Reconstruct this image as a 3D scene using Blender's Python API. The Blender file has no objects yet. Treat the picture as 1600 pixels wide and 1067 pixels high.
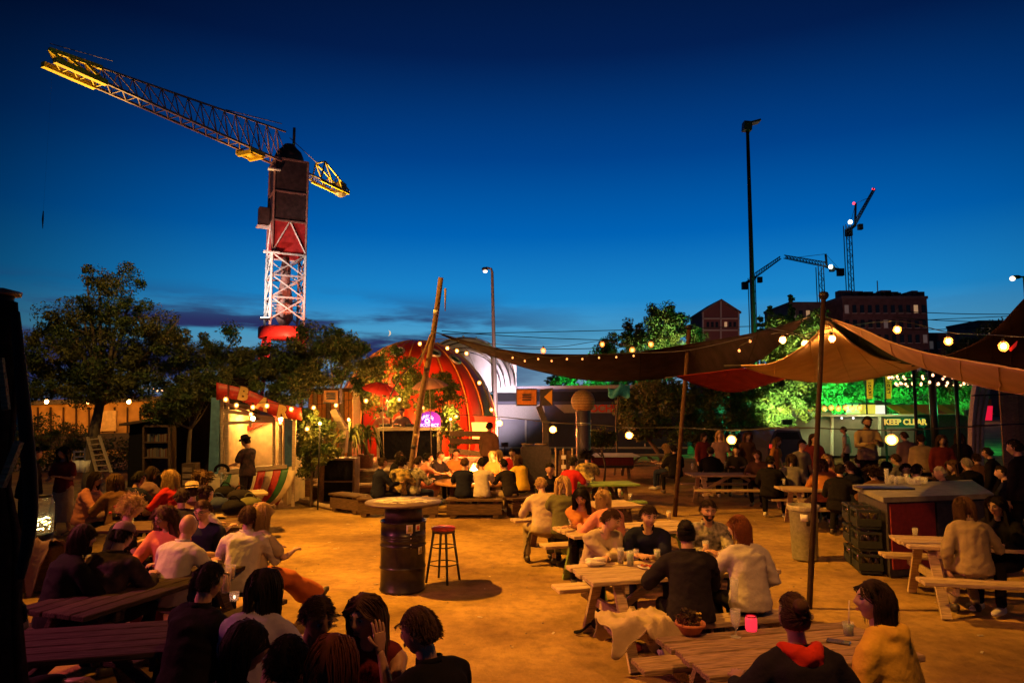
import bpy, math, random
import numpy as np
from mathutils import Vector, Matrix, noise
R = math.radians
random.seed(7); np.random.seed(7)
scene = bpy.context.scene
COL = scene.collection

# ---------------------------------------------------------------- camera, sky, main lamp, exposure
FPX, CZ = 1100.0, 2.35
PIT = math.atan(103.5/FPX)
cam_d = bpy.data.cameras.new('camera'); cam = bpy.data.objects.new('camera', cam_d); COL.objects.link(cam)
cam_d.sensor_width = 36; cam_d.lens = FPX/1600*36; cam_d.clip_end = 3000; cam_d.clip_start = 0.05
cam.location = (0, 0, CZ); cam.rotation_euler = (math.pi/2+PIT, 0, 0)
scene.camera = cam
vs = scene.view_settings
vs.view_transform = 'Standard'; vs.look = 'None'; vs.exposure = 0.0; vs.gamma = 1.0; vs.use_curve_mapping = False
scene.cycles.use_denoising = True
scene.cycles.sample_clamp_indirect = 4.0
scene.cycles.sample_clamp_direct = 0.0
scene.cycles.max_bounces = 6
scene.cycles.caustics_reflective = False; scene.cycles.caustics_refractive = False

world = bpy.data.worlds.new('World'); scene.world = world; world.use_nodes = True
nt = world.node_tree; N = nt.nodes; L = nt.links
N.clear()
wo = N.new('ShaderNodeOutputWorld'); bg = N.new('ShaderNodeBackground'); L.new(bg.outputs[0], wo.inputs[0])
tc = N.new('ShaderNodeTexCoord'); sp = N.new('ShaderNodeSeparateXYZ'); L.new(tc.outputs['Generated'], sp.inputs[0])
rp = N.new('ShaderNodeValToRGB'); L.new(sp.outputs['Z'], rp.inputs[0])
def s2l(r, g, b):
    return tuple(((c/255)/12.92 if c/255 <= .04045 else ((c/255+.055)/1.055)**2.4) for c in (r, g, b))
stops = [(0.0, (112, 124, 148)), (0.06, (112, 162, 194)), (0.10, (78, 160, 202)), (0.15, (28, 136, 204)),
         (0.24, (0, 98, 180)), (0.34, (0, 66, 140)), (0.46, (2, 32, 84)), (0.60, (3, 14, 40)), (1.0, (1, 6, 22))]
while len(rp.color_ramp.elements) < len(stops): rp.color_ramp.elements.new(0.5)
for e, (p, c) in zip(rp.color_ramp.elements, stops):
    e.position = p; e.color = (*s2l(*c), 1)
# darker away from the afterglow (centre-right of the view)
dt = N.new('ShaderNodeVectorMath'); dt.operation = 'DOT_PRODUCT'
L.new(tc.outputs['Generated'], dt.inputs[0]); dt.inputs[1].default_value = Vector((0.12, 1.0, 0.10)).normalized()
mr = N.new('ShaderNodeMapRange'); L.new(dt.outputs['Value'], mr.inputs[0])
mr.inputs[1].default_value = 0.62; mr.inputs[2].default_value = 0.985; mr.inputs[3].default_value = 0.14; mr.inputs[4].default_value = 1.0
mr.interpolation_type = 'SMOOTHSTEP'
mx = N.new('ShaderNodeMix'); mx.data_type = 'RGBA'; mx.blend_type = 'MULTIPLY'; mx.inputs[0].default_value = 1
L.new(rp.outputs[0], mx.inputs[6]); L.new(mr.outputs[0], mx.inputs[7])
# low dusk clouds
mp = N.new('ShaderNodeMapping'); mp.inputs['Scale'].default_value = (2.2, 2.2, 14.0); mp.inputs['Location'].default_value = (3.1, 0.4, 0.0)
L.new(tc.outputs['Generated'], mp.inputs[0])
ns = N.new('ShaderNodeTexNoise'); ns.inputs['Scale'].default_value = 1.7; ns.inputs['Detail'].default_value = 6; ns.inputs['Roughness'].default_value = .55
L.new(mp.outputs[0], ns.inputs['Vector'])
cr = N.new('ShaderNodeMapRange'); L.new(ns.outputs[0], cr.inputs[0])
cr.inputs[1].default_value = 0.44; cr.inputs[2].default_value = 0.58; cr.interpolation_type = 'SMOOTHSTEP'
zr = N.new('ShaderNodeMapRange'); L.new(sp.outputs['Z'], zr.inputs[0]); zr.interpolation_type = 'SMOOTHSTEP'
zr.inputs[1].default_value = 0.17; zr.inputs[2].default_value = 0.11; zr.inputs[3].default_value = 0.0; zr.inputs[4].default_value = 1.0
# clouds hang mostly over the left half
xr = N.new('ShaderNodeMapRange'); L.new(sp.outputs['X'], xr.inputs[0]); xr.interpolation_type = 'SMOOTHSTEP'
xr.inputs[1].default_value = 0.15; xr.inputs[2].default_value = -0.15; xr.inputs[3].default_value = 0.15; xr.inputs[4].default_value = 1.0
m1 = N.new('ShaderNodeMath'); m1.operation = 'MULTIPLY'; L.new(cr.outputs[0], m1.inputs[0]); L.new(zr.outputs[0], m1.inputs[1])
m2 = N.new('ShaderNodeMath'); m2.operation = 'MULTIPLY'; L.new(m1.outputs[0], m2.inputs[0]); L.new(xr.outputs[0], m2.inputs[1])
mc = N.new('ShaderNodeMix'); mc.data_type = 'RGBA'; L.new(m2.outputs[0], mc.inputs[0])
L.new(mx.outputs[2], mc.inputs[6]); mc.inputs[7].default_value = (*s2l(40, 46, 92), 1)
L.new(mc.outputs[2], bg.inputs[0]); bg.inputs[1].default_value = 1.0

def lamp(kind, name, loc, color, energy, target=None, radius=.1, spot=None, blend=.5):
    d = bpy.data.lights.new(name, kind); o = bpy.data.objects.new(name, d); COL.objects.link(o)
    o.location = loc; d.color = color; d.energy = energy
    if kind in ('POINT', 'SPOT'): d.shadow_soft_size = radius
    if kind == 'SPOT': d.spot_size = R(spot); d.spot_blend = blend
    if target is not None:
        o.rotation_euler = (Vector(target)-Vector(loc)).to_track_quat('-Z', 'Y').to_euler()
    return o
SODIUM = (1.0, 0.405, 0.035)
MAST = Vector((-8.6, 9.5, 12.0))
lamp('SPOT', 'sodium_flood_light', MAST, SODIUM, 24500, target=(-.2, 12.2, 0), radius=.16, spot=62, blend=.95)
EAVE = Vector((.9, 2.6, 6.4))
lamp('SPOT', 'eave_flood_light', EAVE, (1, .36, .07), 1250, target=(1.9, 8.2, 0), radius=.12, spot=100, blend=1.0)
PARTY = Vector((-6.6, 5.6, 3.3))
lamp('SPOT', 'pink_party_light', PARTY, (1, .16, .24), 700, target=(-2.0, 6.8, .9), radius=.15, spot=120, blend=1.0)
lamp('SPOT', 'sodium_tree_light', MAST+Vector((0, .3, .1)), (1, .55, .12), 4200, target=(-7.0, 24, 3), radius=.2, spot=84, blend=.9)  # added fill spot at the mast, only brightens the left trees

# ---------------------------------------------------------------- helpers
def ray(px, py):
    x = (px-800)/FPX; u = (533.5-py)/FPX
    return Vector((x, math.cos(PIT)-u*math.sin(PIT), math.sin(PIT)+u*math.cos(PIT)))
def at(px, py, Y):
    d = ray(px, py); return Vector((0, 0, CZ)) + d*(Y/d.y)
def gz(px, py, z=0.0):
    d = ray(px, py); return Vector((0, 0, CZ)) + d*((z-CZ)/d.z)

_m = {}
def mat(name, col, rough=.7, metal=0., bump=0., bscale=20., var=0., emit=0., ecol=None, trans=0., stretch=None, rnd=0., coat=0., spec=.5, alpha=1., col2=None, vscale=None, sss=0, detail=4):
    key = name
    if key in _m: return _m[key]
    m = bpy.data.materials.new(name); m.use_nodes = True; nt = m.node_tree; n = nt.nodes; l = nt.links
    b = n['Principled BSDF']; _m[key] = m
    b.inputs['Base Color'].default_value = (*col, 1); b.inputs['Roughness'].default_value = rough; b.inputs['Metallic'].default_value = metal
    b.inputs['Specular IOR Level'].default_value = spec
    if alpha < 1: b.inputs['Alpha'].default_value = alpha
    if coat: b.inputs['Coat Weight'].default_value = coat
    if emit:
        b.inputs['Emission Color'].default_value = (*(ecol or col), 1); b.inputs['Emission Strength'].default_value = emit
    if trans:
        b.inputs['Transmission Weight'].default_value = trans; b.inputs['IOR'].default_value = 1.3
    if bump or var or col2:
        tcn = n.new('ShaderNodeTexCoord'); mpn = n.new('ShaderNodeMapping')
        l.new(tcn.outputs['Object'], mpn.inputs[0])
        if stretch: mpn.inputs['Scale'].default_value = stretch
        if rnd:
            oi = n.new('ShaderNodeObjectInfo'); mm = n.new('ShaderNodeVectorMath'); mm.operation = 'SCALE'
            mm.inputs[0].default_value = (17, 31, 23); l.new(oi.outputs['Random'], mm.inputs['Scale']); l.new(mm.outputs[0], mpn.inputs['Location'])
        nz = n.new('ShaderNodeTexNoise'); nz.inputs['Scale'].default_value = vscale or bscale; nz.inputs['Detail'].default_value = detail
        l.new(mpn.outputs[0], nz.inputs['Vector'])
        rr = n.new('ShaderNodeValToRGB'); l.new(nz.outputs[0], rr.inputs[0])
        c2 = col2 or tuple(c*(1-var) for c in col)
        c1 = col if col2 else tuple(min(1, c*(1+var)) for c in col)
        rr.color_ramp.elements[0].position = .34; rr.color_ramp.elements[1].position = .66
        rr.color_ramp.elements[0].color = (*c2, 1); rr.color_ramp.elements[1].color = (*c1, 1)
        src = rr.outputs[0]
        if rnd:
            hs = n.new('ShaderNodeHueSaturation'); mr_ = n.new('ShaderNodeMapRange'); oi2 = n.new('ShaderNodeObjectInfo')
            l.new(oi2.outputs['Random'], mr_.inputs[0]); mr_.inputs[3].default_value = 1-rnd; mr_.inputs[4].default_value = 1+rnd
            l.new(mr_.outputs[0], hs.inputs['Value']); l.new(src, hs.inputs['Color']); src = hs.outputs[0]
        l.new(src, b.inputs['Base Color'])
        if bump:
            nb = n.new('ShaderNodeTexNoise'); nb.inputs['Scale'].default_value = bscale; nb.inputs['Detail'].default_value = 5
            l.new(mpn.outputs[0], nb.inputs['Vector'])
            bp = n.new('ShaderNodeBump'); bp.inputs['Strength'].default_value = bump; bp.inputs['Distance'].default_value = .02
            l.new(nb.outputs[0], bp.inputs['Height']); l.new(bp.outputs[0], b.inputs['Normal'])
    return m

def emat(name, col, strength):
    if name in _m: return _m[name]
    m = bpy.data.materials.new(name); m.use_nodes = True; n = m.node_tree.nodes
    b = n['Principled BSDF']; b.inputs['Base Color'].default_value = (*col, 1)
    b.inputs['Emission Color'].default_value = (*col, 1); b.inputs['Emission Strength'].default_value = strength
    b.inputs['Roughness'].default_value = .4
    _m[name] = m; return m

WM = {}      # world matrices of the parents
def _reg(o, M): WM[o.name] = M
def tag(o, label=None, cat=None, group=None, kind=None):
    if label: o['label'] = label
    if cat: o['category'] = cat
    if group: o['group'] = group
    if kind: o['kind'] = kind
    return o
def thing(name, label, cat, loc=(0, 0, 0), rz=0., group=None):
    o = bpy.data.objects.new(name, None); COL.objects.link(o)
    o.location = loc; o.rotation_euler = (0, 0, rz); o.empty_display_size = .2
    _reg(o, Matrix.Translation(Vector(loc)) @ Matrix.Rotation(rz, 4, 'Z'))
    return tag(o, label, cat, group)

class MB:
    def __init__(s): s.v = []; s.f = []; s.sm = []; s.mi = []; s.cur = 0
    def add(s, vs_, fs, smooth=False):
        o = len(s.v); s.v += [tuple(v) for v in vs_]
        for f in fs: s.f.append(tuple(i+o for i in f)); s.sm.append(smooth); s.mi.append(s.cur)
        return s
    def box(s, c, size, rot=None, bev=0.):
        x, y, z = (k/2 for k in size); c = Vector(c)
        M = rot if rot is not None else Matrix.Identity(3)
        if bev <= 0:
            vv = [(-x,-y,-z),(x,-y,-z),(x,y,-z),(-x,y,-z),(-x,-y,z),(x,-y,z),(x,y,z),(-x,y,z)]
            ff = [(0,3,2,1),(4,5,6,7),(0,1,5,4),(1,2,6,5),(2,3,7,6),(3,0,4,7)]
        else:
            b = min(bev, x*.9, y*.9, z*.9); vv = []; ff = []
            # chamfered along the long silhouette: 8-gon rings
            for zz, k in ((-z, b), (-z+b, 0), (z-b, 0), (z, b)):
                X, Y = x-k, y-k
                vv += [(-X+b,-Y,zz),(X-b,-Y,zz),(X,-Y+b,zz),(X,Y-b,zz),(X-b,Y,zz),(-X+b,Y,zz),(-X,Y-b,zz),(-X,-Y+b,zz)]
            for r in range(3):
                for i in range(8):
                    j = (i+1) % 8; ff.append((r*8+i, r*8+j, r*8+8+j, r*8+8+i))
            ff.append(tuple(range(7, -1, -1))); ff.append(tuple(range(24, 32)))
        return s.add([M @ Vector(v) + c for v in vv], ff)
    def beam(s, a, b, w, h, up=(0, 0, 1), bev=0.):
        a = Vector(a); b = Vector(b); d = b-a; Ln = d.length; d.normalize(); up = Vector(up)
        if abs(d.dot(up)) > .99: up = Vector((0, 1, 0))
        sd = d.cross(up).normalized(); u = sd.cross(d)
        M = Matrix((d, sd, u)).transposed()
        return s.box((a+b)/2, (Ln, w, h), M, bev)
    def tube(s, pts, r, n=8, cap=True, smooth=True):
        pts = [Vector(p) for p in pts]; K = len(pts)
        rs = r if isinstance(r, (list, tuple)) else [r]*K
        ref = Vector((0, 0, 1)); t0 = (pts[1]-pts[0]).normalized()
        if abs(t0.dot(ref)) > .9: ref = Vector((0, 1, 0))
        vv = []; u = None
        for i, p in enumerate(pts):
            t = (pts[min(i+1, K-1)]-pts[max(i-1, 0)])
            t = t.normalized() if t.length > 1e-9 else t0
            if u is None: u = (ref - t*ref.dot(t)).normalized()
            else:
                u = u - t*u.dot(t)
                u = u.normalized() if u.length > 1e-6 else ref
            w = t.cross(u)
            for k in range(n):
                a = 2*math.pi*k/n; vv.append(p + (u*math.cos(a)+w*math.sin(a))*rs[i])
        ff = []
        for i in range(K-1):
            for k in range(n):
                j = (k+1) % n; ff.append((i*n+k, i*n+j, (i+1)*n+j, (i+1)*n+k))
        if cap: ff.append(tuple(range(n-1, -1, -1))); ff.append(tuple(range((K-1)*n, K*n)))
        return s.add(vv, ff, smooth)
    def lathe(s, prof, c=(0, 0, 0), n=24, smooth=True, M=None, cap=True):
        c = Vector(c); vv = []
        for r, z in prof:
            for k in range(n):
                a = 2*math.pi*k/n; p = Vector((r*math.cos(a), r*math.sin(a), z))
                vv.append((M @ p if M is not None else p)+c)
        ff = []
        for i in range(len(prof)-1):
            for k in range(n):
                j = (k+1) % n; ff.append((i*n+k, i*n+j, (i+1)*n+j, (i+1)*n+k))
        if cap: ff.append(tuple(range(n-1, -1, -1))); ff.append(tuple(range((len(prof)-1)*n, len(prof)*n)))
        return s.add(vv, ff, smooth)
    def ball(s, c, r, n=14, m=9, sc=(1, 1, 1), M=None):
        prof = []
        vv = []; c = Vector(c)
        for i in range(m+1):
            ph = -math.pi/2+math.pi*i/m
            for k in range(n):
                a = 2*math.pi*k/n
                p = Vector((math.cos(ph)*math.cos(a)*sc[0], math.cos(ph)*math.sin(a)*sc[1], math.sin(ph)*sc[2]))*r
                vv.append((M @ p if M is not None else p)+c)
        ff = []
        for i in range(m):
            for k in range(n):
                j = (k+1) % n
                if i == 0: ff.append((k, (i+1)*n+j, (i+1)*n+k))
                elif i == m-1: ff.append((i*n+k, i*n+j, (i+1)*n+k))
                else: ff.append((i*n+k, i*n+j, (i+1)*n+j, (i+1)*n+k))
        return s.add(vv, ff, True)
    def grid(s, P, thick=0., smooth=True):
        """P[i][j] points -> sheet, with real thickness when asked"""
        nu, nv = len(P), len(P[0])
        pts = [Vector(p) for row in P for p in row]
        ff = [(i*nv+j, i*nv+j+1, (i+1)*nv+j+1, (i+1)*nv+j) for i in range(nu-1) for j in range(nv-1)]
        if thick <= 0: return s.add(pts, ff, smooth)
        nr = []
        for i in range(nu):
            for j in range(nv):
                a = Vector(P[min(i+1, nu-1)][j])-Vector(P[max(i-1, 0)][j]); b = Vector(P[i][min(j+1, nv-1)])-Vector(P[i][max(j-1, 0)][:])
                c = a.cross(b); nr.append(c.normalized() if c.length > 1e-9 else Vector((0, 0, 1)))
        Q = [p+n_*thick for p, n_ in zip(pts, nr)]; o = nu*nv
        ff2 = [tuple(k+o for k in reversed(f)) for f in ff]
        rim = []
        bd = [(0, j) for j in range(nv)]+[(i, nv-1) for i in range(1, nu)]+[(nu-1, j) for j in range(nv-2, -1, -1)]+[(i, 0) for i in range(nu-2, 0, -1)]
        for k in range(len(bd)):
            a = bd[k]; b = bd[(k+1) % len(bd)]; ia = a[0]*nv+a[1]; ib = b[0]*nv+b[1]
            rim.append((ib, ia, ia+o, ib+o))
        return s.add(pts+Q, ff+ff2+rim, smooth)
    def mesh(s, name, mats, M=None):
        me = bpy.data.meshes.new(name)
        if M is not None: vv = [tuple(M @ Vector(v)) for v in s.v]
        else: vv = s.v
        me.from_pydata(vv, [], s.f)
        me.polygons.foreach_set('use_smooth', s.sm)
        for m in (mats if isinstance(mats, (list, tuple)) else [mats]): me.materials.append(m)
        if any(s.mi): me.polygons.foreach_set('material_index', s.mi)
        me.update(); return me
def part(name, mb, m, parent=None, local=False, label=None):
    """link a shape as ONE mesh object; world coordinates unless local"""
    M = None
    if parent is not None and not local and parent.name in WM: M = WM[parent.name].inverted()
    me = mb.mesh(name, m, M)
    o = bpy.data.objects.new(name, me); COL.objects.link(o)
    if parent is not None:
        o.parent = parent
        if parent.name in WM: WM[o.name] = WM[parent.name]
    if label: o['label'] = label
    return o
def top(name, mb, m, label, cat, group=None):
    o = part(name, mb, m); return tag(o, label, cat, group)
def struct(name, mb, m): return tag(part(name, mb, m), kind='structure')
def children(o): return KIDS.get(o.name, []) 
def copy_tree(o, parent=None, label=None, loc=None, rz=None, sc=None):
    c = o.copy(); COL.objects.link(c)
    if parent is not None: c.parent = parent
    if loc is not None: c.location = loc
    if rz is not None: c.rotation_euler = (0, 0, rz)
    if sc is not None: c.scale = sc
    if label: c['label'] = label
    for ch in list(o.children): copy_tree(ch, c)
    return c
def share(name, me, parent, M=None, loc=None, rot=None, scale=None, label=None):
    o = bpy.data.objects.new(name, me); COL.objects.link(o); o.parent = parent
    if M is not None: o.matrix_local = M
    if loc is not None: o.location = loc
    if rot is not None: o.rotation_euler = rot
    if scale is not None: o.scale = scale
    if label: o['label'] = label
    return o
def spline(pts, n):
    """Catmull-Rom samples"""
    P = [Vector(p) for p in pts]; out = []
    K = len(P)-1
    for i in range(n+1):
        t = i/n*K; k = min(int(t), K-1); u = t-k
        p0 = P[max(k-1, 0)]; p1 = P[k]; p2 = P[k+1]; p3 = P[min(k+2, K)]
        out.append(.5*((2*p1)+(p2-p0)*u+(2*p0-5*p1+4*p2-p3)*u*u+(3*p1-p0-3*p2+p3)*u**3))
    return out
def sag(a, b, s, n=10):
    a = Vector(a); b = Vector(b)
    return [a.lerp(b, i/n)-Vector((0, 0, 4*s*(i/n)*(1-i/n))) for i in range(n+1)]
def textmesh(txt, size, depth=.01, bold=0.):
    cu = bpy.data.curves.new('txt', 'FONT'); cu.body = txt; cu.size = size; cu.extrude = depth; cu.align_x = 'CENTER'; cu.align_y = 'CENTER'
    cu.offset = bold; cu.resolution_u = 3
    o = bpy.data.objects.new('txt', cu); me = bpy.data.meshes.new_from_object(o); bpy.data.objects.remove(o); me.name = 'lettering'; return me
def text(txt, size, m, parent, M, depth=.01, bold=0., name='lettering'):
    me = textmesh(txt, size, depth, bold); me.materials.clear(); me.materials.append(m)
    o = bpy.data.objects.new(name, me); COL.objects.link(o); o.parent = parent
    PM = WM.get(parent.name, Matrix.Identity(4)); o.matrix_local = PM.inverted() @ M
    return o
def facing(loc, right, up):
    """matrix whose local x,y lie on the surface (for lettering)"""
    r = Vector(right).normalized(); u = Vector(up); u = (u-r*u.dot(r)).normalized(); n = r.cross(u)
    M = Matrix((r, u, n)).transposed().to_4x4(); M.translation = Vector(loc); return M

# ---------------------------------------------------------------- foliage
def leaf_mesh(name, clumps, per, size, mats, flat=.6, seed=1, dens=None):
    """clumps: list of (centre, radius) ; leaf-shaped faces spread through each clump"""
    rg = np.random.RandomState(seed)
    C = np.repeat(np.array([c for c, r in clumps], float), per, 0); Rr = np.repeat(np.array([r for c, r in clumps], float), per, 0)
    n = len(C)
    d = rg.normal(size=(n, 3)); d /= np.linalg.norm(d, axis=1)[:, None]
    rad = Rr*rg.uniform(.25, 1.08, n)**.6
    P = C + d*rad[:, None]*np.array([1, 1, flat+.2])
    nrm = rg.normal(size=(n, 3))+d*.8+np.array([0, 0, .6]); nrm /= np.linalg.norm(nrm, axis=1)[:, None]
    a = np.cross(nrm, rg.normal(size=(n, 3))); a /= np.linalg.norm(a, axis=1)[:, None]
    b = np.cross(nrm, a); s = size*rg.uniform(.6, 1.4, n)[:, None]
    fold = nrm*s*.18
    V = np.stack([P-a*s, P+b*s*.42+fold, P+a*s, P-b*s*.42+fold], 1).reshape(-1, 3)
    me = bpy.data.meshes.new(name); me.vertices.add(len(V)); me.vertices.foreach_set('co', V.ravel())
    me.loops.add(n*4); me.loops.foreach_set('vertex_index', np.arange(n*4, dtype=np.int32))
    me.polygons.add(n); me.polygons.foreach_set('loop_start', np.arange(0, n*4, 4, dtype=np.int32)); me.polygons.foreach_set('loop_total', np.full(n, 4, dtype=np.int32))
    for m in mats: me.materials.append(m)
    me.polygons.foreach_set('material_index', np.repeat(rg.randint(0, len(mats), len(clumps)), per).astype(np.int32))
    me.update(); me.validate(); return me
def leafmat(name, col, var=.35):
    if name in _m: return _m[name]
    m = bpy.data.materials.new(name); m.use_nodes = True; n = m.node_tree.nodes; l = m.node_tree.links
    b = n['Principled BSDF']; b.inputs['Roughness'].default_value = .55; b.inputs['Specular IOR Level'].default_value = .25
    ge = n.new('ShaderNodeNewGeometry'); mr_ = n.new('ShaderNodeMapRange'); l.new(ge.outputs['Random Per Island'], mr_.inputs[0])
    mr_.inputs[3].default_value = 1-var; mr_.inputs[4].default_value = 1+var
    hs = n.new('ShaderNodeHueSaturation'); hs.inputs['Color'].default_value = (*col, 1); l.new(mr_.outputs[0], hs.inputs['Value']); l.new(hs.outputs[0], b.inputs['Base Color'])
    tr = n.new('ShaderNodeBsdfTranslucent'); l.new(hs.outputs[0], tr.inputs[0]); mxs = n.new('ShaderNodeMixShader'); mxs.inputs[0].default_value = .3
    out = n['Material Output']; l.new(b.outputs[0], mxs.inputs[1]); l.new(tr.outputs[0], mxs.inputs[2]); l.new(mxs.outputs[0], out.inputs[0])
    _m[name] = m; return m
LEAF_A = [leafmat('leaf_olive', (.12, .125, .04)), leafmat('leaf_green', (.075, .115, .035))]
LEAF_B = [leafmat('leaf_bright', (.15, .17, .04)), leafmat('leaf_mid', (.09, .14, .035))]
BARK = mat('bark', (.12, .085, .055), .9, bump=.8, bscale=14, var=.3, stretch=(1, 1, .3))
def tree(name, label, base, blobs, trunk_r, leaf, per, seed, mats, cat='tree', group=None, limbs=7, nclump=60, trunk=True, cr=.5):
    """blobs: ellipsoids (centre, (rx,ry,rz)) whose volume is filled with leaf clumps"""
    rg = random.Random(seed); base = Vector(base)
    t = thing(name, label, cat, base, group=group)
    cl = []
    tot = sum(b[1][0]*b[1][2] for b in blobs)
    for c, r in blobs:
        for k in range(max(3, int(nclump*r[0]*r[2]/tot))):
            d = Vector((rg.gauss(0, 1), rg.gauss(0, 1), rg.gauss(0, 1))).normalized()*rg.uniform(.35, 1.05)**.6
            p = Vector(c)+Vector((d.x*r[0], d.y*r[1], d.z*r[2]))
            cl.append((tuple(p-base), rg.uniform(.35, 1.35)*cr))
    me = leaf_mesh('crown', cl, per, leaf, mats, seed=seed)
    o = bpy.data.objects.new('crown', me); COL.objects.link(o); o.parent = t
    if trunk:
        mb = MB(); mainc = Vector(blobs[0][0])
        fork = base.lerp(Vector((mainc.x, mainc.y, mainc.z-blobs[0][1][2]*.6)), .85)
        mid = base.lerp(fork, .5)+Vector((rg.uniform(-.1, .1), rg.uniform(-.1, .1), 0))
        pts = spline([base-Vector((0, 0, .1)), mid, fork], 6)
        mb.tube(pts, [trunk_r*(1.25-.6*i/6) for i in range(7)], 9)
        for k in range(limbs):
            c, rr = blobs[k % len(blobs)]
            e = Vector(c)+Vector((rg.uniform(-.75, .75)*rr[0], rg.uniform(-.7, .7)*rr[1], rg.uniform(-.3, .7)*rr[2]))
            m_ = fork.lerp(e, .5)+Vector((0, 0, -.15))
            mb.tube(spline([fork-Vector((0, 0, .2)), m_, e], 5), [trunk_r*(.5-.08*i) for i in range(6)], 6)
            for q in range(2):
                s = m_.lerp(e, rg.uniform(.1, .7)); e2 = s+Vector((rg.uniform(-1, 1), rg.uniform(-1, 1), rg.uniform(.1, .9)))*rr[0]*.4
                mb.tube([s, s.lerp(e2, .5)+Vector((0, 0, .05)), e2], [trunk_r*.2, trunk_r*.13, trunk_r*.06], 5)
        part('trunk', mb, BARK, t)
    return t
# ---------------------------------------------------------------- people
JOBS = []     # (mesh builder, voxel, smooth iterations, extra builder, final object, materials, fold)
SKIN = {'fair': (.50, .30, .21), 'tan': (.40, .22, .14), 'brown': (.22, .115, .07)}
for k, c in SKIN.items(): mat('skin_'+k, c, .5, var=.06, bscale=30)
HAIRC = {'black': (.012, .009, .008), 'dark': (.03, .017, .011), 'brown': (.075, .038, .02), 'red': (.16, .05, .02), 'blonde': (.36, .23, .10), 'grey': (.3, .27, .24)}
for k, c in HAIRC.items(): mat('hair_'+k, c, .7, var=.15, bscale=70, spec=.15)
def cloth(name, col, var=.10, col2=None, vs_=9):
    return mat('cloth_'+name, col, .9, bump=.75, bscale=11, var=var, col2=col2, vscale=vs_, spec=.08)
CL = {n: cloth(n, c) for n, c in dict(black=(.010, .009, .012), charcoal=(.018, .015, .021), navy=(.012, .014, .035), denim=(.03, .04, .08), white=(.46, .42, .38), cream=(.40, .32, .22),
      pink=(.50, .20, .15), coral=(.48, .16, .08), red=(.40, .02, .025), orange=(.42, .17, .05), yellow=(.66, .42, .05), olive=(.10, .10, .045), grey=(.18, .17, .17), lilac=(.28, .26, .42),
      brown=(.12, .06, .035), khaki=(.26, .20, .12), green=(.05, .16, .06), maroon=(.13, .02, .025), skirt=(.42, .12, .04), mauve=(.20, .12, .13)).items()}
CL['floral'] = cloth('floral', (.50, .36, .12), col2=(.10, .09, .06), vs_=14)
CL['floralgrey'] = cloth('floralgrey', (.40, .36, .28), col2=(.06, .06, .06), vs_=16)
CL['plaid'] = cloth('plaid', (.06, .035, .04), col2=(.018, .015, .025), vs_=10)
SHOE = mat('shoe_leather', (.04, .03, .025), .5); SHOEW = mat('shoe_canvas', (.55, .52, .47), .8)
EYEW = mat('eye_white', (.36, .33, .30), .4); EYED = mat('eye_dark', (.02, .012, .01), .15)
LIP = mat('lip', (.28, .085, .065), .5); FRAME = mat('spectacle_frame', (.02, .02, .02), .3)

HA = np.array([.076, .094, .116])
def head_pts(na, nr):
    az = np.linspace(0, 2*np.pi, na, endpoint=False); az = az-.55*np.sin(az)          # denser at the face (az=0 is front)
    el = np.linspace(-np.pi/2, np.pi/2, nr+1)
    E, A = np.meshgrid(el, az, indexing='ij')
    d = np.stack([np.cos(E)*np.sin(A), np.cos(E)*np.cos(A), np.sin(E)], -1)
    p = d*HA
    t = np.clip(-d[..., 2], 0, 1); fr = np.clip(d[..., 1], 0, 1)
    p[..., 0] *= 1-.30*t**1.4
    p[..., 1] *= np.where(d[..., 1] < 0, 1-.30*t**1.2, 1-.04*t)
    x, y, z = p[..., 0].copy(), p[..., 1], p[..., 2].copy()
    g = lambda dx, sx, dz, sz: np.exp(-(dx/sx)**2-(dz/sz)**2)
    f = (fr > .15)
    dy = .021*g(x, .012, z+.020, .018)+.013*g(x, .010, z-.008, .022)-.012*g(np.abs(x)-.031, .016, z-.012, .012)+.006*g(np.abs(x)-.028, .024, z-.034, .009) \
        +.008*g(x, .022, z+.056, .009)-.005*g(x, .02, z+.072, .006)+.010*g(x, .022, z+.095, .016)+.005*g(np.abs(x)-.045, .02, z+.015, .02)-.004*g(x, .018, z+.043, .005)
    p[..., 1] = y+np.where(f, dy, 0)
    return p, d
def sphere_faces(na, nr, off=0):
    ff = []
    for i in range(nr):
        for k in range(na):
            j = (k+1) % na; ff.append((i*na+k+off, (i+1)*na+k+off, (i+1)*na+j+off, i*na+j+off))
    return ff
HP = {0: head_pts(20, 14), 1: head_pts(40, 34)}
def head_into(mb, HM, q):
    na, nr = (40, 34) if q else (20, 14)
    p, d = HP[1 if q else 0]
    mb.add([HM @ Vector(v) for v in p.reshape(-1, 3)], sphere_faces(na, nr), True)
    for s in (-1, 1):
        mb.ball(HM @ Vector((s*.077, -.008, -.005)), 1, 8, 6, (.010, .018, .032), HM.to_3x3())

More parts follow.
